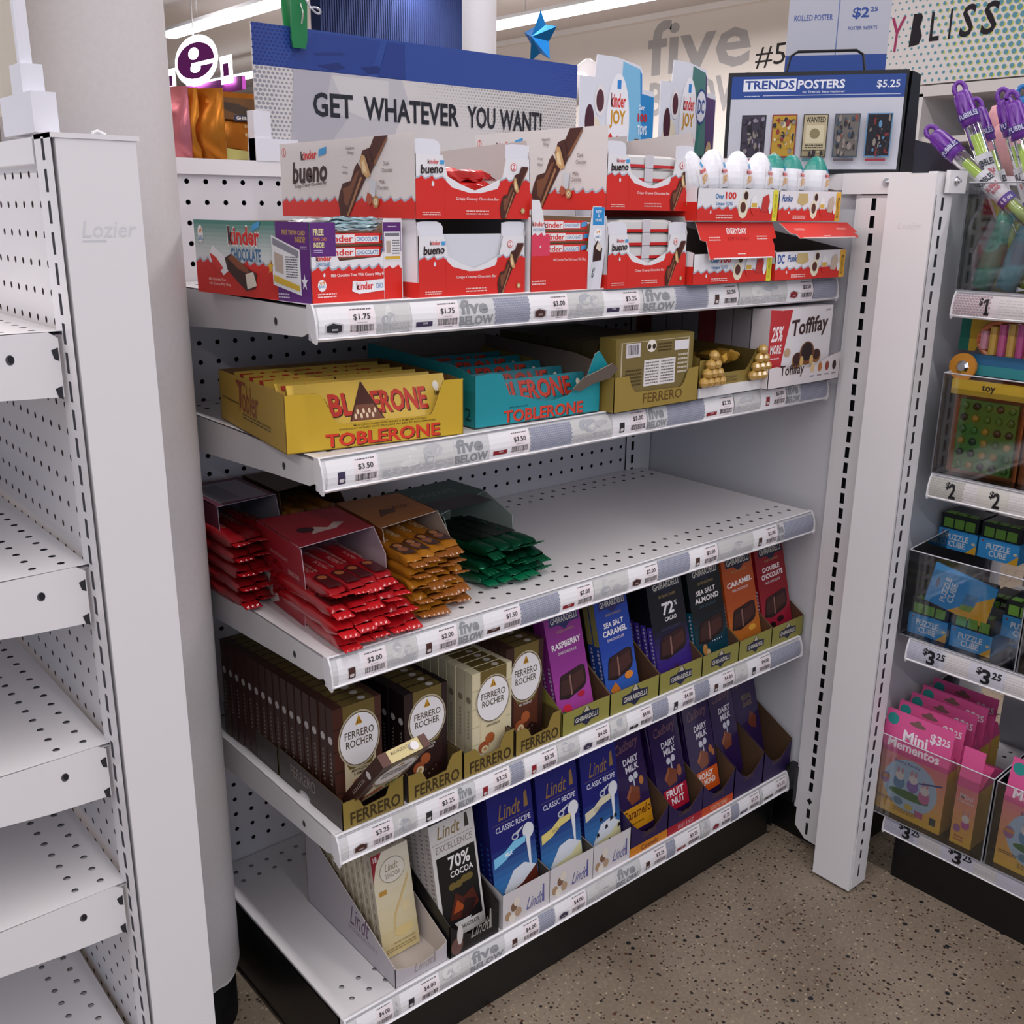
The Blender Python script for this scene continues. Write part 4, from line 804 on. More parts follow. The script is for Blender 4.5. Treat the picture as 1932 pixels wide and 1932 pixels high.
# gold tray holding a turned box
GD = '#8e7736'
def gtray(A, word=True):
    if word: A.t('FERRERO', .3, .22, .75, .5, '#5a4418', .6)
def ftray(A): A.t('FERRERO', .33, .16, .80, .44, '#5e4518', .6); 
wg = .165
carton('gold_tray', 'gold card tray with a dipped front holding a turned golden box', (.420, -.016, Z[1]), 0, wg, .27, [(0, 0), (wg, 0), (wg, .047), (wg * .87, .046), (wg * .82, .028), (wg * .78, .022), (wg * .24, .024), (wg * .2, .03), (wg * .16, .046), (0, .046)], sidep(.27, .046, .06), .06, GD, '#6d5c2c', ftray, cofr='#97803c')
def backbox(A):
    A.rect(.03, .04, .97, .97, '#7a6a3a'); A.rect(.06, .07, .94, .94, '#b8aa8c'); A.rect(.075, .08, .925, .93, '#76663a'); A.rect(.12, .72, .30, .92, '#cfc9cc'); A.bars(.14, .76, .28, .9, 12)
    A.ell(.44, .86, .06, .09, '#e9e2d8'); A.ell(.41, .85, .022, .04, '#3a2c1c'); A.ell(.47, .85, .022, .04, '#3a2c1c'); A.rect(.74, .76, .93, .9, '#e0dce0'); A.rect(.35, .28, .76, .66, '#ddd8d6'); A.dash(.37, .3, .54, .64, 8, '#6a6462'); A.dash(.57, .3, .74, .64, 8, '#6a6462'); A.dash(.79, .4, .92, .72, 5, '#cfc6b4'); A.dash(.52, .76, .7, .9, 3, '#4a3c1c'); A.dash(.12, .3, .32, .56, 5, '#4a3c1c')
m = boxm(.150, .03, .09, '#75652f', backbox, tp=lambda A: A.rect(.05, .1, .95, .9, '#6a5b2c')); tag(m.obj('golden_box', None, (.424, -.013, Z[1] + .004)), 'golden box showing its printed back, standing in the gold tray', 'box')
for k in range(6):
    m = boxm(.150, .032, .082, '#3d3620', None, tp=lambda A: (A.rect(.02, .1, .98, .9, '#4a4026'))); tag(m.obj('golden_box', None, (.427, .022 + .0335 * k, Z[1] + .003)), 'dark golden box, ' + ORD[k] + ' behind the turned golden box', 'box', 'golden boxes behind the turned one')  # rear boxes coloured darker to stand in for shadow deep in the shelf
# tray with pyramids of gold balls
wr_ = .138
def pyr(m, x0, y, z0, k, s=.0105):
    for r_ in range(4):
        for c_ in range(4 - r_):
            cx = x0 + (c_ - (3 - r_) / 2) * s * 1.6; cz = z0 + r_ * s * 1.55 + s; vs = []; nn = 8
            m.tube([(cx, y, cz - s * .95), (cx, y, cz - s * .6), (cx, y, cz), (cx, y, cz + s * .6), (cx, y, cz + s * .95)], [.001, s * .78, s, s * .78, .001], '#b8924a', GLOSS, 10, False)
tr_ = carton('gold_tray', 'low gold display tray printed with pyramids of round gold chocolates', (.590, -.012, Z[1] + .001), 0, wr_, .24, [(0, .014), (wr_, .014), (wr_, .060), (wr_ * .93, .060), (wr_ * .80, .036), (wr_ * .76, .031), (wr_ * .34, .031), (wr_ * .28, .036), (wr_ * .26, .052), (0, .052)], sidep(.24, .056, .062), .062, '#7d6a34', '#5a4b26', lambda A: (A.t('FERRERO', .45, .36, .62, .42, '#5e4a1c', 0), A.t('ROCHER', .45, .28, .62, .34, '#5e4a1c', 0)), cofr='#86733a')
m = M(); m.box(-.001, wr_ + .001, -.003, .02, 0, .014, '#dedbdc', CARD); m.obj('white_base', tr_, bevel=.001)
for nme, x0 in (('l', .022), ('r', wr_ - .006)):
    m = M(); pyr(m, x0, -.0075, .0145, 0, .0078); o = m.obj('gold_ball_pyramid', tr_); o['kind'] = 'stuff'
for k in range(4):
    o = wrapper(.062, .03, .018, '#b58a34', FOIL, .006, None, None, '#c49a44', .0025, seed=80 + k).obj('gold_wrapped_box', None, (.642 + .004 * (k % 2), .006 + .035 * k, Z[1] + .040 - (.012 if k else 0))); tag(o, ['front', 'second', 'third', 'rearmost'][k] + ' gold foil wrapped pack lying in the pyramid tray', 'chocolate pack', 'gold foil packs in the pyramid tray')
# nougat box in its white tray
def toff(A):
    A.poly([(0, 0), (.25, 0), (.25, .97), (0, 1.0)], '#b92a30'); A.poly([(.22, .22), (.3, .65), (.5, .9), (.4, 1), (1, 1), (1, 0), (.2, 0)], '#dcd8da') if False else None
    A.rect(.22, 0, 1, 1, '#dcd8da'); A.poly([(.22, .3), (.27, .6), (.34, .98), (.2, .98), (.2, .3)], '#b92a30')
    A.t('25%', .03, .58, .2, .78, '#efe6e6', 2, .15); A.t('MORE', .03, .42, .2, .54, '#efe6e6', 2); A.dash(.04, .34, .18, .38, 1, '#e8caca')
    A.t('Toffifay', .33, .56, .93, .84, '#3a1e1c', 2, .05, .05)
    for cx, cy, r in ((.47, .30, .085), (.78, .33, .075)): A.ell(cx, cy, r, r * 1.25, '#9a6a3a'); A.ell(cx, cy + .02, r * .8, r, '#3a1c16')
    A.ell(.62, .38, .12, .16, '#7a4a2a'); A.ell(.62, .40, .095, .125, '#241210'); A.ell(.30, .42, .05, .06, '#b99a7a'); A.ell(.54, .28, .03, .07, '#d6b06a'); A.ell(.7, .28, .03, .07, '#d6b06a'); A.t('storck', .88, .93, .96, .96, '#44444a')
m = boxm(.158, .032, .112, '#cfc8ca', toff, lambda A: A.rect(0, 0, 1, .5, '#cdbfc2')); tag(m.obj('nougat_box', None, (.734, -.020, Z[1] + .003)), 'large white and red nougat box facing front at the right end of the second shelf', 'box')
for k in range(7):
    m = boxm(.158, .030, .110, ['#8a8488', '#8e868a', '#7c3034', '#8a8488', '#8c8488', '#8a8488', '#70282c'][k]); tag(m.obj('nougat_box', None, (.734, .016 + .0325 * k, Z[1] + .003)), ('dark red' if k in (2, 6) else 'pale') + ' box back, ' + ORD[k] + ' behind the front white and red nougat box', 'box', 'nougat boxes in the row behind')  # white and red backs toned down, shadow of the rear row in their colour
def tofft(A):
    A.t('Toffifay', .15, .3, .48, .78, '#3a1e1c', 1.5)
    for k, c_ in enumerate(('#d9b98a', '#b06a34', '#8a3c26', '#2c1c1a')): A.ell(.60 + .105 * k, .55, .028, .17, c_); A.dash(.57 + .105 * k, .2, .63 + .105 * k, .3, 1, '#88828a')
wt = .184
carton('nougat_tray', 'low white tray holding the white and red nougat box', (.729, -.028, Z[1] + .0005), 0, wt, .27, [(0, 0), (wt, 0), (wt, .042), (wt * .86, .038), (wt * .6, .024), (wt * .3, .026), (wt * .1, .032), (0, .03)], [(0, 0), (.27, 0), (.27, .045), (0, .03)], .045, '#d6cfd0', '#c9bcb8', lambda A: tofft(A))

# ---------------------------------------------------------------- shelf 3: stick bars in foil
def stick(label, loc, rz, col, fincol, g, L=.135, mi=GLOSS, art=None, seed=0, ry=0, name='foil_stick'):
    # long stick pointing at the viewer: local x runs back from its front end
    m = wrapper(L, .022, .0155, col, mi, .016, None, art, fincol, .0016, seed, 6)
    return tag(m.obj(name, None, loc, (0, ry, rz), smooth=True), label, 'chocolate bar', g)
def lindor_top(tc, img):
    def f(A):
        A.t('LINDOR', .48, .36, .80, .76, tc, .6); A.poly([(.06, .1), (.34, .05), (.38, .5), (.32, .92), (.08, .85)], img); A.ell(.2, .5, .05, .3, '#a8623a'); A.ell(.3, .45, .05, .24, '#c98a58')
    return f
# red sleeve carton
def sleeve(name, label, loc, rz, w, d, h, col, inner, cut=.03, artt=None, artl=None, cat='carton', mi=CARD):
    t = thing(name, label, cat, loc, (0, 0, rz)); th = .0009
    m = M(); m.box(0, w, 0, d, 0, .0008, inner, mi)
    m.slab([(0, 0), (w, 0), (w, h), (0, h)], (w, d, 0), (-1, 0, 0), (0, 0, 1), th, col, inner, mi)
    m.slab([(-d, 0), (0, 0), (cut * .25, h * .55), (0, h * .98), (-cut, h), (-d, h)], (0, 0, 0), (0, -1, 0), (0, 0, 1), th, col, inner, mi, inner)
    m.slab([(0, 0), (d, 0), (d, h), (cut, h), (0, h * .72), (-.002, h * .4)], (w, 0, 0), (0, 1, 0), (0, 0, 1), th, col, inner, mi, inner)
    if artl: artl(Art(m, (0, d, 0), (0, -d, 0), (0, 0, h), mi=mi))
    m.obj('carton_body', t)
    m = M(); m.slab([(0, cut * .1), (w, cut), (w, d), (0, d)], (0, 0, h), (1, 0, 0), (0, 1, 0), th, col, inner, mi, inner)
    if artt: artt(Art(m, (0, 0, h), (w, 0, 0), (0, d, 0), mi=mi))
    m.obj('lid_panel', t); return t
CR = '#a3202c'
def rl(A):
    A.t('LINDOR', .70, .56, .94, .62, '#d9b0a8', .4); A.t('MILK CHOCOLATE', .3, .7, .7, .74, '#d9a8a8', 0); A.poly([(.1, .1), (.28, .0), (.46, .1), (.42, .22), (.34, .12), (.24, .24), (.3, .44), (.2, .46), (.1, .3)], '#dcd2c8'); A.ell(.26, .2, .06, .1, '#c9b9a8'); A.t('Chocolate', .6, .18, .9, .26, '#d9b0a8')
rzR = math.radians(-5)
sleeve('stick_carton', 'red open-fronted carton with a ribbon picture on its side, middle shelf', (.024, .092, Z[2]), rzR, .110, .135, .098, CR, '#c9b4bc', .03, lambda A: (A.poly([(.3, .3), (.42, .5), (.55, .42), (.7, .55), (.8, .5), (.62, .36), (.45, .34)], '#c9b0a8'), A.ell(.3, .45, .1, .08, '#3a1418')), rl)
k = 0
for lay in range(4):
    for c_ in range(5 if lay < 3 else 4):
        x = .037 + c_ * .0225 + rnd.uniform(-.002, .002) + (.008 if lay == 3 else 0); y = -.002 + rnd.uniform(-.006, .010) + lay * .004 + (.018 if lay == 3 else 0) + c_ * .004; z = Z[2] + .0015 + lay * .0165
        stick(['bottom', 'second', 'third', 'top'][lay] + ' layer red foil stick, ' + ['leftmost', 'second from the left', 'third from the left', 'fourth from the left', 'rightmost'][c_] + ', by the red carton', (x, y, z), PI2 + math.radians(-3 + rnd.uniform(-3, 3)), '#a8141c' if lay < 3 else '#a01820', '#c01c22', 'red foil sticks', .15, GLOSS,
              (lambda A: (A.t('LINDOR', .40, .5, .62, .82, '#d98f8a', .6), A.t('MILK CHOCOLATE TRUFFLE BAR', .40, .22, .86, .4, '#d9a09a', .3), A.poly([(.03, .1), (.3, .1), (.34, .5), (.3, .9), (.03, .9)], '#4a1216'), A.ell(.26, .5, .04, .26, '#a8623a'))) if lay > 1 else None, k); k += 1
m = M()
# gold carton and sticks
GO = '#a8682a'
sleeve('stick_carton', 'golden brown open-fronted carton between the red and green ones', (.146, .108, Z[2]), rzR, .098, .135, .094, GO, '#cdbcae', .03, lambda A: (A.poly([(.2, .3), (.35, .55), (.5, .5), (.62, .62), (.5, .4), (.35, .38)], '#5a3418'), A.t('Lindt', .5, .5, .8, .62, '#6a4020')))
for lay in range(5):
    for c_ in range(4):
        x = .158 + c_ * .0222 + rnd.uniform(-.001, .001); y = .022 + c_ * .006 + lay * .0035 + rnd.uniform(-.002, .003); z = Z[2] + .0015 + lay * .0148
        stick(['bottom', 'second', 'middle', 'fourth', 'top'][lay] + ' layer golden foil stick, ' + ['leftmost', 'second from the left', 'third from the left', 'rightmost'][c_], (x, y, z), PI2 + math.radians(-4), '#b5731c', '#9a5a22', 'golden foil sticks', .145, GLOSS,
              lindor_top('#e8d2ae', '#4a2216') if lay == 4 else None, 100 + k); k += 1
# green carton and sticks
sleeve('stick_carton', 'green open-fronted carton with a pale lining, middle shelf', (.262, .138, Z[2]), math.radians(2), .125, .14, .082, '#1f4a3a', '#a9b4ac', .06, lambda A: (A.rect(.1, .1, .8, .45, '#2a2424'), A.t('CHOCOLATE', .15, .6, .75, .72, '#7a8a80')))
for lay in range(3):
    for c_ in range(5):
        x = .285 + c_ * .0215 + rnd.uniform(-.002, .002) - (.006 if lay == 2 else 0); y = .058 + rnd.uniform(-.004, .006) + lay * .004 - c_ * .001; z = Z[2] + .0015 + lay * .0165
        if lay == 2 and c_ == 0: continue
        stick(['bottom', 'second', 'top'][lay] + ' layer green foil stick, ' + ['leftmost', 'second from the left', 'third from the left', 'fourth from the left', 'rightmost'][c_], (x, y, z), PI2 + math.radians(5 + rnd.uniform(-2, 2)), '#0b5a3c', '#0a6a44', 'green foil sticks', .135, FOIL if lay else GLOSS,
              (lambda A: (A.rect(.28, .05, .99, .95, '#1d2a22'), A.t('CHOCOLATE', .4, .35, .8, .7, '#3a4a3e'))) if lay == 2 else None, 200 + k); k += 1
# rear cartons at the left
sleeve('stick_carton', 'mauve carton with a grey printed lid at the back left of the middle shelf', (-.006, .245, Z[2]), 0, .085, .12, .118, '#6a3244', '#8f8a94', .01, lambda A: (A.rect(.1, .1, .9, .9, '#8f8c94'), A.rect(.2, .2, .5, .8, '#77747e')))
for lay in range(5):
    for c_ in range(3):
        stick(['bottom', 'second', 'middle', 'fourth', 'top'][lay] + ' layer dark red stick of the mauve carton, ' + ['left', 'centre', 'right'][c_], (.010 + c_ * .0235, .185 + .004 * (c_ + lay), Z[2] + .0015 + lay * .018), PI2, '#8a1018', '#a5141c', 'dark red sticks of the mauve carton', .15, GLOSS, (lambda A: A.t('LINDOR', .3, .3, .7, .7, '#b06a5a')) if lay == 4 else None, 300 + k); k += 1
sleeve('stick_carton', 'brown carton at the very back of the middle shelf', (.090, .268, Z[2]), 0, .10, .105, .116, '#5d4024', '#4a3626', .03)
for lay in range(2):
    for c_ in range(4):
        stick(['lower', 'upper'][lay] + ' amber stick in the rear brown carton, ' + ['leftmost', 'second', 'third', 'rightmost'][c_], (.102 + c_ * .0235, .262, Z[2] + .055 + lay * .018), PI2, '#8a5a20', '#7a4a1c', 'amber sticks of the rear brown carton', .1, GLOSS, None, 400 + k); k += 1
m = M(); m.box(0, .085, 0, .075, 0, .053, '#4a3626', CARD); tag(m.obj('carton_insert', None, (.097, .272, Z[2] + .0015)), 'brown card block under the amber sticks in the rear brown carton', 'carton')

# ---------------------------------------------------------------- shelf 4: oval badge boxes in gold trays
def roch(A, kind):
    bg, pan, sidec = {'h': ('#4b2a22', '#cfc2a0', '#4b2a22'), 'd': ('#2a1a1a', '#4a2a24', '#241616'), 'w': ('#d6cba8', '#d9cca6', '#d6cba8'), 'm': ('#3a211c', '#5a3020', '#3a211c')}[kind]
    A.rect(0, 0, 1, 1, bg)
    for q in range(5): A.rect(0, .2 * q + .005, 1, .2 * q + .018, '#33201c' if kind != 'w' else '#bfb38e')
    A.rect(.2, 0, .86, 1, pan if kind != 'd' else '#33201e'); A.rect(.2, .62, .86, 1, '#6b5a2c'); A.poly([(.2, .5), (.3, .4), (.76, .4), (.86, .5), (.86, .7), (.2, .7)], '#6b5a2c' if kind != 'w' else '#d9cca6')
    A.ell(.52, .665, .44, .265, '#b9ae94', 30); A.ell(.52, .665, .415, .25, '#5a4a2a', 30); A.ell(.52, .665, .40, .24, '#ece9ea', 30)
    A.poly([(.44, .80), (.60, .80), (.52, .89)], '#c9962e'); A.poly([(.47, .805), (.50, .86), (.51, .81)], '#8a5f1c'); A.poly([(.53, .81), (.54, .86), (.575, .81)], '#8a5f1c')
    A.t('FERRERO', .22, .685, .83, .755, '#4a3a24', .4); A.t('ROCHER', .24, .60, .80, .67, '#4a3a24', .4)
    dk = '#4a3a2c' if kind in 'hw' else '#e0d8cc'
    A.t({'h': 'MILK HAZELNUT', 'd': '60% COCOA', 'w': 'WHITE HAZELNUT', 'm': 'MILK HAZELNUT'}[kind], .34, .37, .70, .395, dk, 1); A.t({'h': '& ALMOND', 'd': 'DARK HAZELNUT', 'w': ' ', 'm': ' '}[kind], .38, .335, .66, .36, dk, 1) if kind in 'hd' else None
    nx = {'h': .3, 'd': .3, 'w': .28, 'm': .36}[kind]
    for cx, cy, r, c_ in ((nx, .16, .13, '#a0522e'), (nx + .16, .24, .12, '#a85a32'), (nx + .03, .13, .09, '#e0cfa8'), (nx + .03, .135, .04, '#b98a56')): A.ell(cx, cy, r, r * .5, c_)
    if kind == 'h': A.ell(.72, .25, .1, .04, '#c07a34'); A.ell(.66, .28, .07, .03, '#3f7a34'); A.ell(.78, .3, .06, .03, '#3f7a34')
    if kind != 'w': A.poly([(.2, 0), (.86, 0), (.86, .12), (.66, .17), (.5, .09), (.3, .06)], '#2b1714'); [A.ell(.3 + .08 * q, .06 + .03 * (q % 3), .012, .006, '#d9b98a') for q in range(6)]
def rochbox(kind, h=.136, w=.066, front=True):
    col = {'h': '#40261f', 'd': '#1e1516', 'w': '#cfc5a6', 'm': '#3a241e'}[kind]
    m = M(); m.box(0, w, 0, .0155, 0, h, col, CARD)
    if front: roch(Art(m, (0, 0, 0), (w, 0, 0), (0, 0, h)), kind)
    A = Art(m, (0, .0155, 0), (0, -.0155, 0), (0, 0, h)); A.ell(.5, .70, .32, .036, '#c9c2c0' if kind != 'w' else '#8a8068'); A.t('milk', .4, .2, .6, .62, '#a09488' if kind != 'w' else '#8a8068') if False else None
    A.L += 1; [A.M.face([A.p(.35 + .2 * (q % 2), .28 + .02 * q, A.L), A.p(.6, .28 + .02 * q, A.L), A.p(.6, .292 + .02 * q, A.L), A.p(.35 + .2 * (q % 2), .292 + .02 * q, A.L)], '#a89c90' if kind != 'w' else '#8a8068', CARD) for q in range(16)]
    A = Art(m, (0, 0, h), (w, 0, 0), (0, .0155, 0)); A.rect(.2, .02, .86, .98, '#5d4f28'); A.ell(.66, .5, .075, .3, '#b9b4b0')
    return m
KL = {'h': 'brown hazelnut and almond box with a white oval badge', 'd': 'very dark hazelnut box with a white oval badge', 'w': 'cream white hazelnut box with a white oval badge', 'm': 'milk brown hazelnut box with a white oval badge'}
PW = {'h': 'first', 'd': 'second', 'w': 'third', 'm': 'fourth'}
for kind, x0, y0, n, xt, wt_, h, dy in (('h', .0205, .030, 16, .012, .086, .141, .0172), ('d', .121, .032, 6, .104, .084, .127, .0172), ('w', .218, .020, 7, .190, .084, .130, .0172), ('m', .283, .030, 6, .277, .082, .142, .0172)):
    fr = [(0, 0), (wt_, 0), (wt_, .044), (wt_ * .82, .043), (wt_ * .76, .036), (wt_ * .70, .024), (wt_ * .34, .0215), (wt_ * .28, .032), (wt_ * .22, .037), (0, .037)]
    dd = .155
    side = [(0, 0), (dd, 0), (dd, .043), (.0, .040)]
    for b_ in ((0, 1) if kind == 'h' else (0,)):
        carton('gold_tray', ('gold fronted tray with brown sides, front left of the fourth shelf' if not b_ else 'brown sided tray behind the leftmost gold tray') if kind == 'h' else PW[kind] + ' gold tray from the left on the fourth shelf', (xt, .002 + b_ * .158, Z[3]), 0, wt_, dd, fr, side if kind == 'h' else sidep(dd, .04, .042), .043, '#453a38', '#5a4a2c',
            lambda A: A.t('FERRERO', .12, .08, .94, .47, '#3a2c12', 1.6), (lambda A: (A.t('FERRERO', .20, .40, .60, .78, '#8f857c', .6), A.ell(.42, .02, .09, .2, '#b9b4b4', 14), A.ell(.42, .0, .07, .12, WH, 14))) if kind == 'h' else None, cofr='#8d7838')
    m0 = rochbox(kind, h, w=.066); fo = m0.obj('oval_badge_box', None, (x0, y0, Z[3] + .0015)); tag(fo, 'front ' + KL[kind] + ', in the ' + PW[kind] + ' gold tray', 'chocolate box')
    bb = rochbox(kind, h, w=.066, front=False); src = None
    for q in range(1, n):
        if src is None: src = bb.obj('oval_badge_box', None, (x0, y0 + dy * q, Z[3] + .0015)); oo = src
        else: oo = src.copy(); COL.objects.link(oo); oo.location = (x0 - .0008 * q, y0 + dy * q, Z[3] + .0015)
        tag(oo, ORD[q] + ' ' + KL[kind].split(' with')[0] + ' counted from the front of the ' + PW[kind] + ' gold tray', 'chocolate box', 'boxes behind, ' + PW[kind] + ' tray')
m0 = rochbox('h', .132); A = Art(m0, (0, 0, .132), (.066, 0, 0), (0, .0155, 0)); A.rect(.0, 0, 1, 1, '#5a3830'); A.rect(.18, .02, .84, .98, '#c9ba86'); A.t('MILK HAZELNUT', .25, .55, .6, .8, '#5a4a2c', .5); A.ell(.72, .5, .08, .34, '#e0dcdc')
tag(m0.obj('oval_badge_box', None, (.030, .022, Z[3] + .012), (math.radians(42), math.radians(-4), math.radians(2))), 'tipped over brown box with a cream end, leaning out of the first gold tray', 'chocolate box')
# ---------------------------------------------------------------- shelf 4, right part: leaning bars in olive trays
OL = '#87803c'
def logo(A, cx, cy, w_, plate='#1f2440'):
    h_ = w_ * A.asp * .30
    A.poly([(cx - w_ / 2, cy - h_ * .42), (cx + w_ / 2, cy - h_ * .42), (cx + w_ / 2, cy + h_ * .42), (cx + w_ * .2, cy + h_ * .5), (cx, cy + h_ * 1.3), (cx - w_ * .2, cy + h_ * .5), (cx - w_ / 2, cy + h_ * .42)], plate)
    A.poly([(cx - w_ * .12, cy + h_ * .6), (cx, cy + h_ * 1.25), (cx + w_ * .12, cy + h_ * .6)], '#b9b29a'); A.t('GHIRARDELLI', cx - w_ * .45, cy - h_ * .26, cx + w_ * .45, cy + h_ * .26, '#d9d4c8', .8)
    A.poly([(cx - w_ * .2, cy - h_ * .42), (cx + w_ * .2, cy - h_ * .42), (cx, cy - h_ * .9)], plate)
def gbar(kind, w=.068, h=.168, d=.011):
    K = {'rasp': ('#8a2f86', '#b04aa0', ('RASPBERRY',), 'DARK CHOCOLATE', '#8a2f86', '#c8283c'), 'blue': ('#1f3f9a', '#3a66b8', ('SEA SALT', 'CARAMEL'), 'DARK CHOCOLATE', '#24459c', '#c8742a'),
         'c72': ('#12121c', '#4a2f9a', ('72%',), 'CACAO', '#181826', '#3a2430'), 'alm': ('#0c1216', '#0f4a5c', ('SEA SALT', 'ALMOND'), 'DARK CHOCOLATE', '#0f3038', '#c98a4a'),
         'car': ('#a84a1c', '#c87a2c', ('CARAMEL',), 'MILK CHOCOLATE', '#a84a1c', '#d08a2c'), 'dbl': ('#84141e', '#a82040', ('DOUBLE', 'CHOCOLATE'), 'MILK CHOCOLATE', '#84141e', '#3a1a1e')}[kind]
    m = M(); m.box(0, w, 0, d, 0, h, K[4], CARD); A = Art(m, (0, 0, 0), (w, 0, 0), (0, 0, h))
    A.rect(0, 0, 1, 1, K[0]); A.grad(0, 0, 1, .5, K[1], K[0], 8)
    logo(A, .54, .915, .82, '#1c2038' if kind in ('c72', 'alm', 'car', 'dbl') else '#2c2c60'); A.t('SQUARES' if kind in ('rasp', 'blue', 'car', 'dbl') else 'INTENSE DARK', .3, .80, .78, .825, '#a08a5a', .3)
    if kind == 'c72': A.t('72', .34, .63, .68, .75, '#e9e6e6', 2.2); A.t('%', .7, .69, .78, .74, '#e9e6e6', 1); A.t('CACAO', .38, .57, .72, .61, '#e9e6e6', 1.5); A.t('DARK CHOCOLATE', .25, .49, .8, .515, '#4a4a6a', .2)
    else:
        n = len(K[2])
        if n == 1: A.t(K[2][0], .1, .665, .92, .72, '#efe9ea', 2, 0, .01); A.t(K[3], .25, .615, .76, .64, '#dccfd4', .8)
        else: A.t(K[2][0], .2, .70, .8, .75, '#efe9ea', 2, 0, .005); A.t(K[2][1], .14, .625, .88, .68, '#efe9ea', 2, 0, .005); A.t(K[3], .25, .575, .76, .6, '#dccfd4' if kind != 'alm' else '#3a5a66', .8)
    shp(A, .5, .34, .82, SQ, sy=.26)
    if kind == 'rasp': A.ell(.25, .13, .13, .05, '#d02a48'); A.ell(.16, .1, .06, .03, '#2f6a34'); A.ell(.7, .22, .1, .025, '#b01c34')
    elif kind == 'blue': A.poly([(.1, .14), (.3, .2), (.42, .12), (.28, .06)], '#c8742a'); A.ell(.72, .22, .13, .035, '#d8842c')
    elif kind == 'alm': A.ell(.25, .16, .07, .06, '#c98a4a'); A.ell(.34, .12, .06, .04, '#e0c090'); [A.ell(.5 + .07 * q, .22, .012, .007, '#dfe3e3') for q in range(5)]
    elif kind == 'car': A.poly([(.1, .06), (.3, .17), (.48, .09), (.3, .03)], '#c8742a'); A.ell(.72, .2, .12, .03, '#e0a23c')
    elif kind == 'dbl': A.ell(.3, .13, .13, .04, '#2a1216'); A.ell(.6, .17, .12, .03, '#30161a')
    else: A.ell(.35, .1, .06, .03, '#4a2a5a'); A.ell(.52, .12, .05, .03, '#4a2a5a')
    A.t('SQUARES', .4, .05, .72, .065, '#cfc4d4', 0) if kind in ('rasp', 'blue') else None
    S_ = Art(m, (0, d, 0), (0, -d, 0), (0, 0, h)); S_.rect(0, 0, 1, .56, {'c72': '#4a35a0', 'alm': '#12586a', 'blue': '#1f3f8a'}.get(kind, K[4])); S_.rect(0, .56, 1, 1, {'blue': '#8a8250'}.get(kind, K[0]))
    S_.L += 1
    for q in range(14): S_.M.face([S_.p(.3 + .15 * (q % 2), .04 + .036 * q, S_.L), S_.p(.7, .04 + .036 * q, S_.L), S_.p(.7, .062 + .036 * q, S_.L), S_.p(.3 + .15 * (q % 2), .062 + .036 * q, S_.L)], '#b9b4cc', CARD)
    return m
GB = [('rasp', .3835, 2, 'magenta raspberry bar with a broken chocolate square'), ('blue', .480, 2, 'royal blue sea salt caramel bar'), ('c72', .592, 5, 'black and violet bar marked 72'), ('alm', .684, 3, 'black and teal sea salt almond bar'), ('car', .769, 2, 'orange caramel bar'), ('dbl', .857, 2, 'dark red double chocolate bar')]
tx = [.361, .455, .560, .660, .752, .840, .930]
for i, (kd, x, n, lb) in enumerate(GB):
    w_ = tx[i + 1] - tx[i] - .001; h_ = .036
    d_ = .24
    carton('olive_tray', 'olive card tray holding the ' + lb.split(' bar')[0] + ' bars, fourth shelf', (tx[i], .001, Z[3]), 0, w_, d_, [(0, 0), (w_, 0), (w_, h_), (w_ * .7, h_ * 1.0), (w_ * .3, h_ * .99), (0, h_ * .98)], [(0, 0), (d_, 0), (d_, .12), (.10, .098), (.0, h_)], .12, OL, '#5a4030', lambda A: logo(A, .5, .47, .52), cofr='#8f8a44', group='olive trays')
    for q in range(n):
        m = gbar(kd, .0675 if i < 2 else .0785, .164)
        tag(m.obj('leaning_bar', None, (x - .0105, .017 + .0135 * q, Z[3] + .0035), (math.radians(-13), math.radians(-2.0), 0)), ('front ' if q == 0 else ORD[q] + ' from the front, ') + lb, 'chocolate bar', 'leaning bars, ' + lb)

# ---------------------------------------------------------------- shelf 5
def dispenser(name, label, x, w, d, hf, hb, co, ci, dip, artf, artl=None, y=.002, curve=True, group=None, cofr=None, side_ease=.55):
    # slanted dispenser: side walls sweep down from a tall back to a low front with a curved dip
    side = [(0, 0), (d, 0), (d, hb)]
    for k in range(7):
        t = k / 6; yy = d * (1 - t) * .96; side.append((yy, hf + (hb - hf) * ((1 - t) ** 1.0)))
    side.append((0, hf))
    fr = [(0, 0), (w, 0), (w, hf)]
    for k in range(1, 10): t = k / 10; fr.append((w * (1 - t), hf - dip * math.sin(PI * t)))
    fr.append((0, hf))
    return carton(name, label, (x, y, Z[4]), 0, w, d, fr, side, hb, co, ci, artf, artl, group, cofr=cofr)
def lsig(A, a0, b0, a1, b1, col): A.t('Lindt', a0, b0, a1, b1, col, .2, .25); A.poly([(a1 + .02, b0), (a1 + .07, b0), (a1 + .06, b1 + (b1 - b0) * .5), (a1 + .03, b1 + (b1 - b0) * .5)], col)
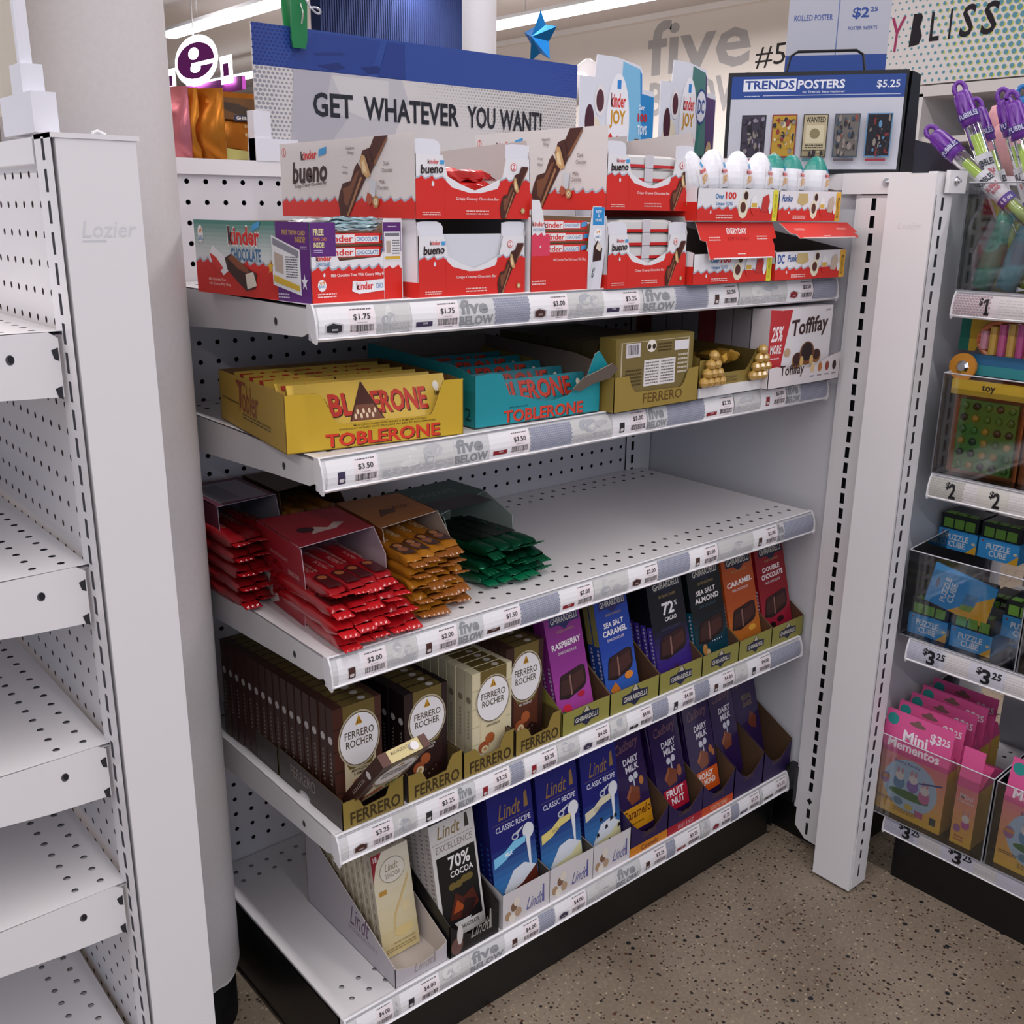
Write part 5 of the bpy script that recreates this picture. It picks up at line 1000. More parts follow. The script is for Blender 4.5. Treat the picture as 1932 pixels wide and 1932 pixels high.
# cream truffle boxes
def cream(A):
    A.grad(0, 0, 1, 1, '#cdbb86', '#dad3c0', 8); A.poly([(0, 1), (.3, 1), (.12, .9), (.03, .78), (0, .7)], '#8a1f2c'); A.t('18', .06, .93, .16, .98, '#eadadc', .5); A.ell(.52, .80, .34, .12, '#8a8474', 26); A.ell(.52, .80, .325, .112, '#dcd6c8', 26)
    A.t('Lindt', .32, .80, .66, .87, '#8a7a5a', .2, .2); A.t('LINDOR', .33, .735, .72, .78, '#7a6a4c', 0); A.rect(.1, .60, .3, .645, '#b98a3c')
    A.poly([(.9, .72), (.86, .68), (.6, .5), (.42, .38), (.36, .26), (.44, .2), (.42, .26), (.46, .36), (.64, .48), (.9, .66)], '#cdb47c'); A.ell(.62, .2, .26, .05, '#d6c084'); A.ell(.75, .42, .12, .05, '#d9c79a'); A.t('WHITE CHOCOLATE', .3, .1, .9, .12, '#9a8654', 0); A.dash(.1, .04, .9, .085, 2, '#9a8654')
xw = .083
td = dispenser('truffle_tray', 'pale grey slanted card tray at the left end of the lowest shelf', .079, xw, .225, .03, .125, '#b9b3b8', '#c4bab2', .012, lambda A: lsig(A, .35, .3, .7, .75, '#9a8f8c'), lambda A: (A.t('Lindt', .52, .28, .72, .52, '#6a4a6a', .2, .2), A.dash(.5, .2, .82, .26, 2, '#9a8a96')), y=.003)
for q in range(11):
    m = M(); m.box(0, .058, 0, .0155, 0, .152, '#cfc6ae' if q else '#cfc7b4', CARD)
    if q == 0: cream(Art(m, (0, 0, 0), (.058, 0, 0), (0, 0, .152)))
    A = Art(m, (0, .0155, 0), (0, -.0155, 0), (0, 0, .152)); A.L += 1
    for z_ in range(9): A.M.face([A.p(.35, .08 + z_ * .1, 1), A.p(.6, .08 + z_ * .1, 1), A.p(.66, .14 + z_ * .1, 1), A.p(.42, .14 + z_ * .1, 1)], '#a89a7c', CARD)
    A = Art(m, (0, 0, .152), (.058, 0, 0), (0, .0155, 0)); A.t('Lindt', .5, .3, .75, .7, '#6a5f58', .3) if q == 0 else None
    tag(m.obj('cream_truffle_box', None, (.094 - .0004 * q, .052 + .0162 * q * .92, Z[4] + .0025), (math.radians(-8), math.radians(-1.5), 0)), ('front cream truffle box with a red corner' if q == 0 else ORD[q] + ' cream truffle box from the front of the pale grey tray'), 'chocolate box', 'cream truffle boxes')
# white and black seventy percent boxes
def seventy(A):
    A.rect(0, 0, 1, 1, '#cfcbc8'); A.rect(.0, .965, 1, 1, '#1c191a'); A.t('Lindt', .16, .83, .66, .93, '#8a7442', .6, .2); A.poly([(.78, .84), (.88, .84), (.86, .95), (.8, .95)], '#3a3430'); A.rect(.04, .80, .96, .803, '#6a6460'); A.t('EXCELLENCE', .10, .725, .92, .78, '#8a8078', .2)
    A.rect(.08, .1, .95, .69, '#151213'); A.poly([(.08, .1), (.6, .1), (.5, .03)], '#151213'); A.poly([(.3, .12), (.7, .12), (.5, .0)], '#cfcbc8'); A.t('70%', .33, .555, .82, .665, '#e6e2e0', 1.6); A.t('COCOA', .34, .49, .86, .54, '#e6e2e0', 1.5)
    for cx in (.36, .5, .64, .74): A.ell(cx, .42 + .02 * (cx > .5), .09, .03, '#6a5a2a')
    A.poly([(.2, .16), (.4, .36), (.55, .3), (.8, .34), (.9, .2), (.6, .13)], '#4a1c10'); A.poly([(.3, .2), (.42, .3), (.6, .2)], '#a0481c'); A.poly([(.45, .14), (.6, .28), (.85, .24), (.7, .14)], '#241010'); A.t('DARK CHOCOLATE', .2, .05, .85, .08, '#3a3634', .6)
xb = .165
def blk(A):
    lsig(A, .42, .3, .78, .7, '#9a958e'); A.ell(.14, .3, .12, .25, '#6a4a44'); A.ell(.2, .6, .06, .3, '#cfc8c4')
dispenser('truffle_tray', 'black slanted card tray beside the pale grey one on the lowest shelf', xb, .084, .215, .052, .15, '#151214', '#2a2523', .03, blk, None, y=.001)
for q in range(9):
    m = M(); m.box(0, .074, 0, .0135, 0, .180, '#b9b3b0', CARD)
    if q == 0: seventy(Art(m, (0, 0, 0), (.074, 0, 0), (0, 0, .180)))
    A = Art(m, (0, .0135, 0), (0, -.0135, 0), (0, 0, .180)); A.dash(.3, .1, .7, .9, 22, '#8f8a88'); A = Art(m, (0, 0, .180), (.074, 0, 0), (0, .0135, 0)); A.rect(0, 0, 1, 1, '#1c191a')
    tag(m.obj('cocoa_box', None, (xb + .0035, .021 + .0148 * q, Z[4] + .008), (math.radians(-8.5), math.radians(-1.5), 0)), ('front white box with a black panel marked 70%' if q == 0 else ORD[q] + ' white and grey box from the front of the black tray'), 'chocolate box', 'white cocoa boxes')
# deep blue milk chocolate boxes
def lblue(A, kind):
    A.rect(0, 0, 1, 1, '#16186a'); A.grad(0, .0, 1, .55, '#4a9ad6', '#16186a', 10); A.t('Lindt', .22, .78, .70, .90, '#8a6a3a', .6, .2); A.poly([(.8, .80), (.9, .80), (.88, .93), (.82, .92)], '#8a6a3a'); A.rect(.08, .755, .95, .759, '#6a5a5a'); A.t('CLASSIC RECIPE', .14, .69, .93, .735, '#d6d6e2', 1)
    A.ell(.85, .60, .13, .065, '#d9dbe0'); A.poly([(.5, .58), (.72, .64), (.76, .66), (.5, .62)], '#c2c6ce'); A.ell(.55, .60, .08, .03, '#b4b9c6'); A.ell(.55, .60, .05, .015, '#16186a'); A.poly([(.78, .56), (.88, .56), (.86, .3), (.82, .3)], '#dcdfe4')
    rb = {'milk': '#7ac0e4', 'white': '#d9c878', 'cook': '#d4cdb0'}[kind]
    A.poly([(.04, .42), (.04, .5), (.3, .52), (.5, .57), (.78, .57), (.76, .52), (.5, .50), (.3, .45)], rb); A.t(kind.upper() if kind != 'cook' else 'COOKIES', .3, .475, .46, .505, '#ffffff' if kind == 'milk' else '#7a6a3c', .4)
    A.poly([(.2, .2), (.45, .34), (.7, .36), (.95, .30), (.95, .12), (.3, .08)], '#d6dbe2')
    if kind == 'milk': A.poly([(.14, .05), (.3, .17), (.62, .2), (.98, .3), (1, .16), (.7, .1), (.5, .04)], '#5a2618'); A.poly([(.16, .05), (.3, .15), (.55, .17), (.5, .05)], '#6e3424')
    else: A.poly([(.1, .05), (.35, .2), (.7, .22), (.98, .3), (1, .1), (.5, .02)], '#d9d4a6'); A.poly([(.14, .05), (.36, .17), (.6, .17), (.5, .04)], '#e3dfb8')
    if kind == 'cook': [A.poly([(a, b_), (a + .09, b_ + .01), (a + .07, b_ + .04), (a + .02, b_ + .035)], '#1c1a20') for a, b_ in ((.3, .24), (.55, .28), (.7, .33), (.42, .36), (.6, .15), (.9, .24), (.82, .34))]
def hz(A):
    A.rect(0, 0, 1, 1, '#cfcacb'); [A.ell(a, b_, .07, .13, c_) for a, b_, c_ in ((.12, .3, '#a88a6a'), (.24, .5, '#7a5a44'), (.2, .2, '#e0d8cc'), (.33, .3, '#b09478'), (.3, .62, '#dcd2c4'))]; lsig(A, .5, .2, .82, .55, '#5a5a96')
bx = [(.256, .0875, 'milk', 'deep blue box with a milk splash and brown chocolate'), (.3445, .087, 'white', 'deep blue box with a yellow ribbon and white chocolate'), (.4325, .082, 'cook', 'deep blue box with dark cookie chunks')]
for i, (x, w_, kd, lb) in enumerate(bx):
    dispenser('blue_box_tray', 'white nut printed card tray holding the ' + lb.replace('deep ', '').split(' and')[0] + ' row', x, w_, .22, .056, .095, '#cfcacb', '#4a4440', .034, hz, None, y=.001, group='nut printed trays')
    for q in range(9):
        m = M(); m.box(0, w_ - .007, 0, .0135, 0, .187, '#14165a', CARD)
        if q == 0: lblue(Art(m, (0, 0, 0), (w_ - .007, 0, 0), (0, 0, .187)), kd)
        A = Art(m, (0, 0, .187), (w_ - .007, 0, 0), (0, .0135, 0)); A.dash(.35, .3, .7, .6, 1, '#5a5a9a'); A = Art(m, (0, .0135, 0), (0, -.0135, 0), (0, 0, .187)); A.dash(.35, .1, .65, .6, 12, '#2e5aa8')
        tag(m.obj('deep_blue_box', None, (x + .003, .015 + .0148 * q, Z[4] + .0045), (math.radians(-7), math.radians(-1.2), 0)), ('front ' + lb if q == 0 else ORD[q] + ' blue box from the front, row of the ' + {'milk': 'brown chocolate', 'white': 'yellow ribbon', 'cook': 'cookie chunk'}[kd] + ' box'), 'chocolate box', 'deep blue boxes, ' + lb)
# purple bars in curved dispensers
def cad(A, kind):
    A.rect(0, 0, 1, 1, '#2a1848'); A.t('Cadbury', .12, .80, .86, .93, '#6a4a54', 1, .15, .03)
    if kind == 'royal': A.t('ROYAL', .36, .66, .78, .725, '#7a6840', 1.5); A.t('DARK', .38, .58, .78, .645, '#7a6840', 1.5); A.poly([(.48, .4), (.62, .52), (.84, .44), (.8, .3), (.58, .34)], '#6a3426'); return
    A.t('DAIRY', .34, .70, .82, .765, '#d9d6de', 2, 0, .01); A.t('MILK', .38, .62, .80, .685, '#d9d6de', 2, 0, .01); A.ell(.5, .56, .07, .035, '#c9cad6'); A.ell(.66, .57, .07, .035, '#c9cad6'); A.rect(.56, .46, .60, .55, '#b9bccb')
    A.poly([(.28, .4), (.46, .5), (.72, .44), (.68, .32), (.4, .30)], '#7a4028'); A.poly([(.28, .4), (.46, .5), (.48, .46), (.32, .36)], '#96583a')
    if kind == 'fruit': A.rect(.18, .05, .98, .28, '#b01c34'); A.t('FRUIT', .26, .19, .86, .265, '#efe6ea', 2); A.t('NUT', .4, .10, .84, .175, '#efe6ea', 2); A.ell(.8, .42, .08, .06, '#96583a')
    elif kind == 'roast': A.rect(.18, .05, .98, .28, '#d2581c'); A.t('ROAST', .24, .19, .8, .255, '#f2e6da', 2); A.t('ALMOND', .24, .115, .84, .18, '#f2e6da', 2); A.ell(.82, .47, .07, .04, '#a8683a'); A.ell(.9, .42, .06, .035, '#a8683a')
    elif kind == 'caramello': A.rect(.05, .05, .98, .28, '#d0921e'); A.t('Caramello', .08, .17, .96, .26, '#5a2418', 1, .1); A.dash(.3, .1, .7, .13, 1, '#7a5210'); A.ell(.8, .5, .07, .045, '#b97a3a')
cx_ = [(.500, .090, 'caramello', 'purple bar with a yellow caramel band', '#d0801e'), (.590, .089, 'fruit', 'purple bar with a red fruit and nut band', '#a81c2c'), (.678, .086, 'roast', 'purple bar with an orange roast almond band', '#c8481c'), (.764, .083, 'dairy', 'plain purple milk chocolate bar', '#2a1848'), (.847, .084, 'royal', 'purple royal dark bar at the right end', '#2a1848')]
for i, (x, w_, kd, lb, sc) in enumerate(cx_):
    x += .012 if i == 0 else .009 if i == 1 else .006 if i == 2 else .004 if i == 3 else .002
    w_ -= .004
    def cf(A, kd=kd, sc=sc):
        A.rect(0, 0, 1, .27, sc) if kd != 'royal' and kd != 'dairy' else None
        A.t('Cadbury', .3, .38, .68, .58, '#5a4634', .3, .1)
        if kd == 'caramello': A.t('Caramello', .3, .06, .75, .22, '#5a2418', .6)
        if kd == 'fruit': A.t('FRUIT & NUT', .3, .07, .75, .2, '#d6a0a8', .3)
        if kd == 'roast': A.t('ROAST ALMOND', .3, .07, .8, .2, '#f0c4a0', .3)
    t_ = dispenser('purple_tray', 'purple curved card tray holding the ' + lb.split(' at the')[0].replace('purple ', '', 1) + ' row', x, w_, .20, .062, .165, '#2a1a4a', '#55402f', .03, cf, None, y=.0, group='purple trays')
    nq = {'caramello': 1, 'fruit': 3, 'roast': 3, 'dairy': 1, 'royal': 2}[kd]; yb = {'caramello': .02, 'fruit': .018, 'roast': .02, 'dairy': .035, 'royal': .05}[kd]
    for q in range(nq):
        m = wrapper(.17, w_ - .012, .011, '#281644', GLOSS, .004, None, lambda A, kd=kd, q=q: None, seed=500 + i * 10 + q, n=5)
        # the wrapper is built lying along X; stand it up so its printed top faces the aisle
        m.v = [(y_, -z_ + .011, x_) for x_, y_, z_ in m.v]; m.f = [f[::-1] for f in m.f] if False else m.f
        ww = w_ - .012
        A = Art(m, (0.002, -.0012, .004), (ww - .004, 0, 0), (0, 0, .163), mi=GLOSS)
        if q == 0: cad(A, kd)
        tag(m.obj('purple_bar', None, (x + .006, yb + .013 * q, Z[4] + .012), (math.radians(-14), math.radians(-2), 0)), ('front ' if q == 0 else ORD[q] + ' ') + lb, 'chocolate bar', 'purple bars, ' + lb)
# ---------------------------------------------------------------- banner above the candy bay
t = thing('banner', 'blue and grey banner board reading GET WHATEVER YOU WANT above the cartons', 'sign', (.149, .386, 1.158))
bw, bh = .574, .168
m = M(); m.box(0, bw, 0, .003, 0, bh, '#cfcac8', CARD); A = Art(m, (0, 0, 0), (bw, 0, 0), (0, 0, bh))
A.rect(0, 0, 1, .72, '#cdc8c6'); A.rect(0, .70, 1, 1, '#2a4690')
A.dots(.0, .0, .10, .70, 9, 22, .42, '#8d8e96', rf=lambda i, j: 1.1 - i * .5); A.dots(.45, .02, 1, .7, 56, 26, .36, '#9b9b98', rf=lambda i, j: max(0, min(1, (i + j * .8 - .45) * 1.3)))
A.dots(0, .7, .12, 1, 11, 11, .4, '#1c2f74', rf=lambda i, j: 1.1 - i * .6); A.dots(.78, .7, 1, 1, 24, 11, .34, '#243a84', rf=lambda i, j: i)
GYP = '#aaa8b0'
A.poly([(.10, .70), (.40, .70), (.42, .52), (.38, .30), (.37, .1), (.33, 0), (.08, 0), (.09, .3)], '#b9b6bb'); A.poly([(.10, .70), (.2, .70), (.18, .44), (.24, .36), (.2, .2), (.26, .08), (.2, 0), (.08, 0)], GYP); A.poly([(.2, .68), (.36, .68), (.36, .44), (.3, .36), (.24, .42)], '#c8c5c5'); A.poly([(.2, .16), (.3, .2), (.33, .12), (.26, .08)], '#d2cecd'); A.poly([(.28, .06), (.34, .1), (.36, 0), (.26, 0)], '#d6d2d0')
A.poly([(.08, .705), (.3, .705), (.32, .8), (.34, .98), (.16, .98), (.1, .8)], '#223c86'); A.poly([(.16, .74), (.22, .78), (.24, .74), (.2, .71)], '#16296a'); A.poly([(.28, .76), (.33, .79), (.34, .74), (.30, .72)], '#16296a'); A.poly([(.15, .83), (.23, .86), (.24, .84), (.16, .81)], '#1a2f74'); A.poly([(.33, .705), (.41, .705), (.41, .98), (.36, .98)], '#1f3780'); 
wd = [('GET', .146, .256), ('WHATEVER', .286, .577), ('YOU', .605, .70), ('WANT!', .715, .867)]
for s_, a, b_ in wd: A.t(s_, a, .36, b_, .545, '#1c1c26', 1.8)
m.obj('board', t)
for k, x in enumerate((-.008,)):
    m = M(); m.box(x, x + .024, -.008, .010, 0, .062, '#dedde4', PLAST); m.box(x, x + .062, -.010, .012, 0, .028, '#dedde4', PLAST); m.obj('holder_clip', t, bevel=.003)
# green clip with white ribbon
t = thing('spring_clip', 'green plastic clip pinching the top edge of the banner', 'clip', (.212, .381, 1.300))
for s_ in (0, 1):
    m = M(); m.slab([(-.009, 0), (.009, 0), (.0115, .01), (.011, .08), (.008, .09), (-.008, .09), (-.012, .08), (-.0115, .01)], (0, -.004 + .014 * s_, 0), (1, 0, 0), (0, .10 * (1 if s_ else -1), 1), .003, '#1f7a44', mi=PLAST); m.obj('jaw', t, bevel=.001)
m = M(); m.tube([(0, -.012, .028), (.001, -.016, .04), (0, -.012, .052)], .0012, '#c8ccc8', CHROME, 6); m.obj('spring', t)
m = M(); P = []
for k in range(40):
    a = k / 39 * 4.2; P.append((.010 + .018 * math.sin(a * 1.6) + .006 * a * .3, -.012 - .004 * math.cos(a * 2), .035 + .014 * a + .012 * math.cos(a * 1.9)))
m.tube(P, .0014, '#cfcfd6', GLOSS, 5); m.obj('curled_ribbon', t)
tag_ = None
# gold pouches and a pink pouch on the far side of the top deck
m = M(); m.box(0, .9, 0, .38, 0, .012, WH, PAINT); tag(m.obj('rear_top_shelf', None, (-.12, .414, 1.142)), 'white shelf behind the candy bay carrying the orange foil pouches', 'shelf')
def pouch(label, x, y, col, rz, w, front=False, h=.092, lean=0):
    m = M(); n = 6; d = .016; vs = []
    for j in range(n + 1):
        tz = j / n; th = d * math.sin(PI * min(1, tz * 1.15 + .05)) * (1 if tz < .8 else .25) + .0015
        for i in range(5):
            s_ = i / 4; q = th * math.sin(PI * s_) * .9 + .001
            vs.append((w * s_, -q + rnd.uniform(-.001, .001), h * tz))
    off = len(vs); vs += [(x_, -y_, z_) for x_, y_, z_ in vs]; fs = []
    for j in range(n):
        for i in range(4):
            a = j * 5 + i; fs.append((a, a + 1, a + 6, a + 5)); fs.append((off + a + 1, off + a, off + a + 5, off + a + 6))
        fs.append((j * 5, (j + 1) * 5, off + (j + 1) * 5, off + j * 5)); fs.append((j * 5 + 4, off + j * 5 + 4, off + (j + 1) * 5 + 4, (j + 1) * 5 + 4))
    m.add(vs, fs, col, FOIL)
    if front:
        A = Art(m, (.004, -.0175, .006), (w - .008, 0, 0), (0, .003, h - .010), mi=GLOSS)
        A.rect(.0, .62, 1, .95, '#6a4418'); A.poly([(0, .9), (.3, .75), (1, .55), (1, .7), (.5, .86)], '#3a2a1c'); A.rect(.42, .60, 1.0, .69, '#1f2a50'); A.t('GHIRARDELLI', .46, .62, .98, .67, '#e0dccf', 1); A.t('SQUARES', .6, .49, .95, .55, '#d9c08a', .5); A.t('MILK & CARAMEL', .6, .36, .95, .42, '#d9c08a', .5); A.poly([(.02, .05), (.04, .6), (.12, .6), (.14, .18), (.6, .14), (.9, .0), (.0, .0)], '#b9b46a'); A.ell(.9, .1, .08, .06, '#a8501c')
    return tag(m.obj('foil_pouch', None, (x, y, 1.155), (lean, 0, rz), smooth=True), label, 'pouch', 'orange foil pouches' if 'orange' in label else None)
pouch('front orange foil pouch with a dark blue label, left of the banner', .106, .452, '#a8641c', .0, .085, True)
pouch('orange foil pouch turned edge on, left of the labelled one', .084, .462, '#b06a1c', -1.0, .06)
pouch('orange foil pouch folded edge on, second from the column', .066, .474, '#b8701e', -1.05, .05)
pouch('orange foil pouch nearest the column, edge on', .052, .486, '#a05c18', -1.0, .05)
pouch('pink pouch peeping out beside the column', .052, .468, '#b96a72', -1.1, .05)
# glowing purple letter sign
t = thing('letter_sign', 'hanging purple letter e between two dots, outlined in white light', 'sign', (3.3, 8.02, 2.02))
m = M(); m.box(.0, .03, -1.22, .06, -.05, .05, '#8a2f86', MATT); m.obj('backing_board', t)
def letter(ch, y0, y1, z0, z1, nm):
    for big, col, mi, dx in ((.055, '#ffffff', LAMP, -.02), (0, '#a03aa0', MATT, -.026)):
        m = M(); A = Art(m, (dx, 0, 0), (0, -1, 0), (0, 0, 1), mi=mi)
        if ch == 'o':
            A.rect(-y0 - big, z0 - big, -y1 + big, z1 + big, col, mi)
        else:
            if big: A.ell(-(y0 + y1) / 2, (z0 + z1) / 2, abs(y1 - y0) / 2 + big, (z1 - z0) / 2 + big, col, 32, mi)
            else:
                A.ell(-(y0 + y1) / 2, (z0 + z1) / 2, abs(y1 - y0) / 2, (z1 - z0) / 2, col, 32, mi)
                cx, cz = -(y0 + y1) / 2, (z0 + z1) / 2; A.ell(cx - .02, cz + .055, .10, .045, '#ffffff', 16, LAMP); A.rect(cx - .08, cz - .045, cx + .40, cz - .015, '#ffffff', LAMP); A.ell(cx, cz - .055, .10, .035, '#ffffff', 16, LAMP)
        for q in range(len(m.f)): pass
        m.obj(nm if big else nm.replace('halo', 'face'), t)
letter('e', -.10, -.82, .085, .355, 'letter_halo'); letter('o', .10, .02, .07, .15, 'dot_halo'); letter('o', -.96, -1.06, .06, .15, 'dot_halo')
m = M(); m.tube([(0, -.4, .1), (0, -.4, .8)], .006, '#cccccc', PAINT, 6); m.obj('hanger', t)
# blue star balloon
t = thing('star_balloon', 'shiny blue foil star balloon floating above the banner', 'balloon', (2.0, 1.915, 1.665))
m = M(); pts = []
for k in range(10):
    a = PI * k / 5; r = .088 if k % 2 == 0 else .048; pts.append((0, -r * math.sin(a), r * math.cos(a)))
c1 = (-.04, 0, 0); c2 = (.04, 0, 0)
m.add([c1, c2] + pts, [(0, 2 + (k + 1) % 10, 2 + k) for k in range(10)] + [(1, 2 + k, 2 + (k + 1) % 10) for k in range(10)], '#1c7cc8', FOIL); m.obj('foil_star', t)
m = M(); m.tube([(0, 0, -.07), (.01, 0, -.12), (0, .01, -.2), (0, 0, -.9)], .002, '#dddddd', PAINT, 5); m.obj('string', t)
t2 = M(); t2.tube([(0, 0, -.02), (0, 0, .02), (0, 0, .06), (0, 0, .1), (0, 0, .13)], [.075, .10, .085, .05, .01], '#cfc9cb', GLOSS, 14); tag(t2.obj('white_balloon', None, (2.12, 1.80, 1.47), smooth=True), 'whitish round balloon just below the blue star', 'balloon')

# ---------------------------------------------------------------- poster stand on the corner top deck
rzP = math.atan2(-.82, .572)
t = thing('poster_stand', 'black framed poster display with a blue heading and five small posters', 'display stand', (.831, .1625, 1.1585), (0, 0, rzP))
PWd, PH = .262, .146
m = M(); m.box(0, PWd, .002, .055, 0, PH, '#141418', PLAST); m.obj('black_case', t, bevel=.003)
m = M(); m.box(.006, PWd - .004, -.001, .001, .006, PH - .006, '#c3c4cc', CARD); A = Art(m, (.006, -.001, .006), (PWd - .010, 0, 0), (0, 0, PH - .012))
A.rect(0, 0, 1, 1, '#c6c7d0'); A.rect(0, .76, 1, 1, '#24458f'); A.rect(.07, .84, .38, .97, '#e4e6ee'); A.t('TRENDS', .08, .86, .37, .955, '#24458f', 2); A.t('POSTERS', .39, .86, .66, .955, '#e4e6ee', 2); A.t('by Trends International', .42, .81, .66, .84, '#dfe3f0', .3); A.t('$5.25', .84, .85, .97, .94, '#e4e6ee', 1); A.rect(.19, .79, .98, .797, '#c9cfe4'); A.dash(.08, .78, .17, .80, 1, '#c9cfe4')
for q, (c0, c1, c2) in enumerate((('#3c3444', '#8f8496', '#1c1a20'), ('#b9922e', '#d8c9a4', '#8a2f2a'), ('#9a8c6c', '#b8ab8a', '#4a4232'), ('#6a6460', '#8a4a3c', '#3a4a5a'), ('#17141f', '#7a2a2a', '#5a8ab0'))):
    a = .075 + q * .182; b_ = .13; A.rect(a, b_, a + .145, b_ + .46, c2 if q != 2 else '#4a4438'); A.rect(a + .006, b_ + .012, a + .139, b_ + .448, c0)
    for z_ in range(46): A.ell(a + rnd.uniform(.014, .131), b_ + rnd.uniform(.03, .42 if q != 2 else .3), rnd.uniform(.004, .014), rnd.uniform(.01, .045), rnd.choice((c1, c2, c0, '#8a8078', '#2a262c')), 7)
    if q == 2: A.rect(a + .006, b_ + .08, a + .139, b_ + .448, c1); A.t('WANTED', a + .015, b_ + .37, a + .13, b_ + .43, '#2c261c', 1.6); A.rect(a + .02, b_ + .15, a + .125, b_ + .34, '#cfc4a4'); A.ell(a + .072, b_ + .25, .03, None, '#8a7c5a', 12); A.dash(a + .02, b_ + .09, a + .125, b_ + .14, 2, '#2c261c')
    A.rect(a + .01, b_ - .045, a + .125, b_ - .02, ('#3a3a44', '#4a3c6a', '#3f7f84', '#5a5054', '#9a2a3c')[q])
m.obj('poster_board', t)
m = M(); m.tube([(.085, .02, PH), (.09, .02, PH + .024), (.10, .02, PH + .030), (.185, .02, PH + .030), (.195, .02, PH + .024), (.2, .02, PH)], .0022, '#15151a', PLAST, 6); m.obj('carry_handle', t)
m = M(); m.slab([(0, 0), (.025, 0), (.020, .14), (.004, .145)], (PWd + .002, .006, 0), (.8, .6, 0), (0, 0, 1), .04, '#141418', mi=PLAST); m.obj('side_wing', t)
m = M(); m.slab([(0, 0), (.10, 0), (.03, .045), (0, .05)], (PWd + .02, .03, 0), (.85, .5, 0), (0, 0, 1), .004, '#2a2c38', mi=CARD); m.obj('price_board_foot', t)
t = thing('poster_price_board', 'tall grey and blue price board rising behind the poster stand', 'sign', (.975, .165, 1.1585), (0, 0, rzP))
m = M(); m.box(0, .155, 0, .004, 0, .34, '#b9bac4', CARD); A = Art(m, (0, 0, 0), (.155, 0, 0), (0, 0, .34)); A.rect(0, 0, 1, .54, '#24458f')
A.rect(0, .54, 1, 1, '#b4b5c0'); A.rect(.49, .54, .5, 1, '#5a6ea0'); A.rect(.5, .775, 1, .78, '#5a6ea0'); A.t('ROLLED POSTER', .06, .69, .44, .715, '#2c4a94', .8); A.t('$2', .63, .69, .79, .74, '#24458f', 2); A.t('25', .8, .72, .87, .74, '#24458f', 1); A.t('POSTER INSERTS', .6, .645, .88, .66, '#24458f', .5)
A.t('POSTERS', .12, .82, .44, .86, '#1c2c5a', 2); A.t('by Trends International', .12, .795, .44, .81, '#24305a', .2)
m.obj('price_panel', t)

# white dotted wall panel with lettering, far right
t = thing('lettered_panel', 'white wall panel with blue and yellow dots and hand drawn capital letters, upper right', 'wall panel', (3.0, 1.235, 1.53))
m = M(); m.box(0, .05, -2.2, 0, 0, 1.2, '#d8d2cf', MATT); A = Art(m, (0, 0, 0), (0, -1, 0), (0, 0, 1), mi=MATT)
A.L += 1; A2 = A
for j in range(26):
    for i in range(34):
        y = .012 + i * .0255 + (.0127 if j % 2 else 0); z = .012 + j * .0215; r = .0028 + .0105 * max(0, min(1, (y - .02) / .62)) * (.6 + .4 * min(1, z / .3))
        if z > .62 or y > .9: continue
        for dx, col, L_ in ((.004, '#c9c65a', 1), (0, '#5f93a2', 2)):
            if dx and r < .0055: continue
            m.face([A.p(y + dx + r * math.cos(PI / 4 * k), z - dx * .6 + r * math.sin(PI / 4 * k), L_ * 6) for k in range(8)], col, MATT)
A.L = 20
A.poly([(.115, .125), (.152, .13), (.160, .155), (.150, .185), (.156, .215), (.150, .228), (.122, .228)], '#241f26')
A.t('Y', .035, .115, .09, .225, '#a03a62', 0, .05); A.t('L', .188, .135, .222, .225, '#241f26', 1); A.t('I', .255, .135, .262, .228, '#241f26', 1); A.t('S', .29, .135, .335, .235, '#241f26', 1.2, .1); A.t('S', .362, .135, .412, .235, '#241f26', 1.2, .1)
m.obj('panel', t)
t = thing('wall_fixture', 'pale display fixture with shelves under the dotted wall panel, far right', 'fixture', (3.0, 1.235, 0))
m = M(); m.box(0, .4, -1.9, -.17, 1.49, 1.525, '#c9c3bf', PAINT); m.obj('top_board', t)
m = M(); m.box(.3, .32, -1.9, -.17, 0, 1.49, '#b5aeb0', PAINT); m.obj('back_board', t)
for zz in (.9, 1.12, 1.34): m = M(); m.box(.02, .3, -1.9, -.17, zz, zz + .02, '#c8c1be', PAINT); m.obj('shelf_board', t)
m = M(); m.box(.0, .3, -.19, -.16, 0, 1.5, '#cfcac8', PAINT); m.obj('side_post', t)
for k in range(6):
    y = 1.0 - k * .12; m = M(); c_ = ('#5a2426', '#2c2430', '#a86a3c', '#4a2030', '#241c28', '#6a3a30')[k]
    m.tube([(0, 0, 0), (0, 0, .03), (0, 0, .07), (0, 0, .10)], [.03, .045, .042, .02], c_, GLOSS, 12); tag(m.obj('dark_jar', None, (3.1, y, 1.14), smooth=True), ORD[k] + ' of the dark rounded jars on the far fixture, counted from the poster stand', 'jar', 'dark jars on the far fixture')
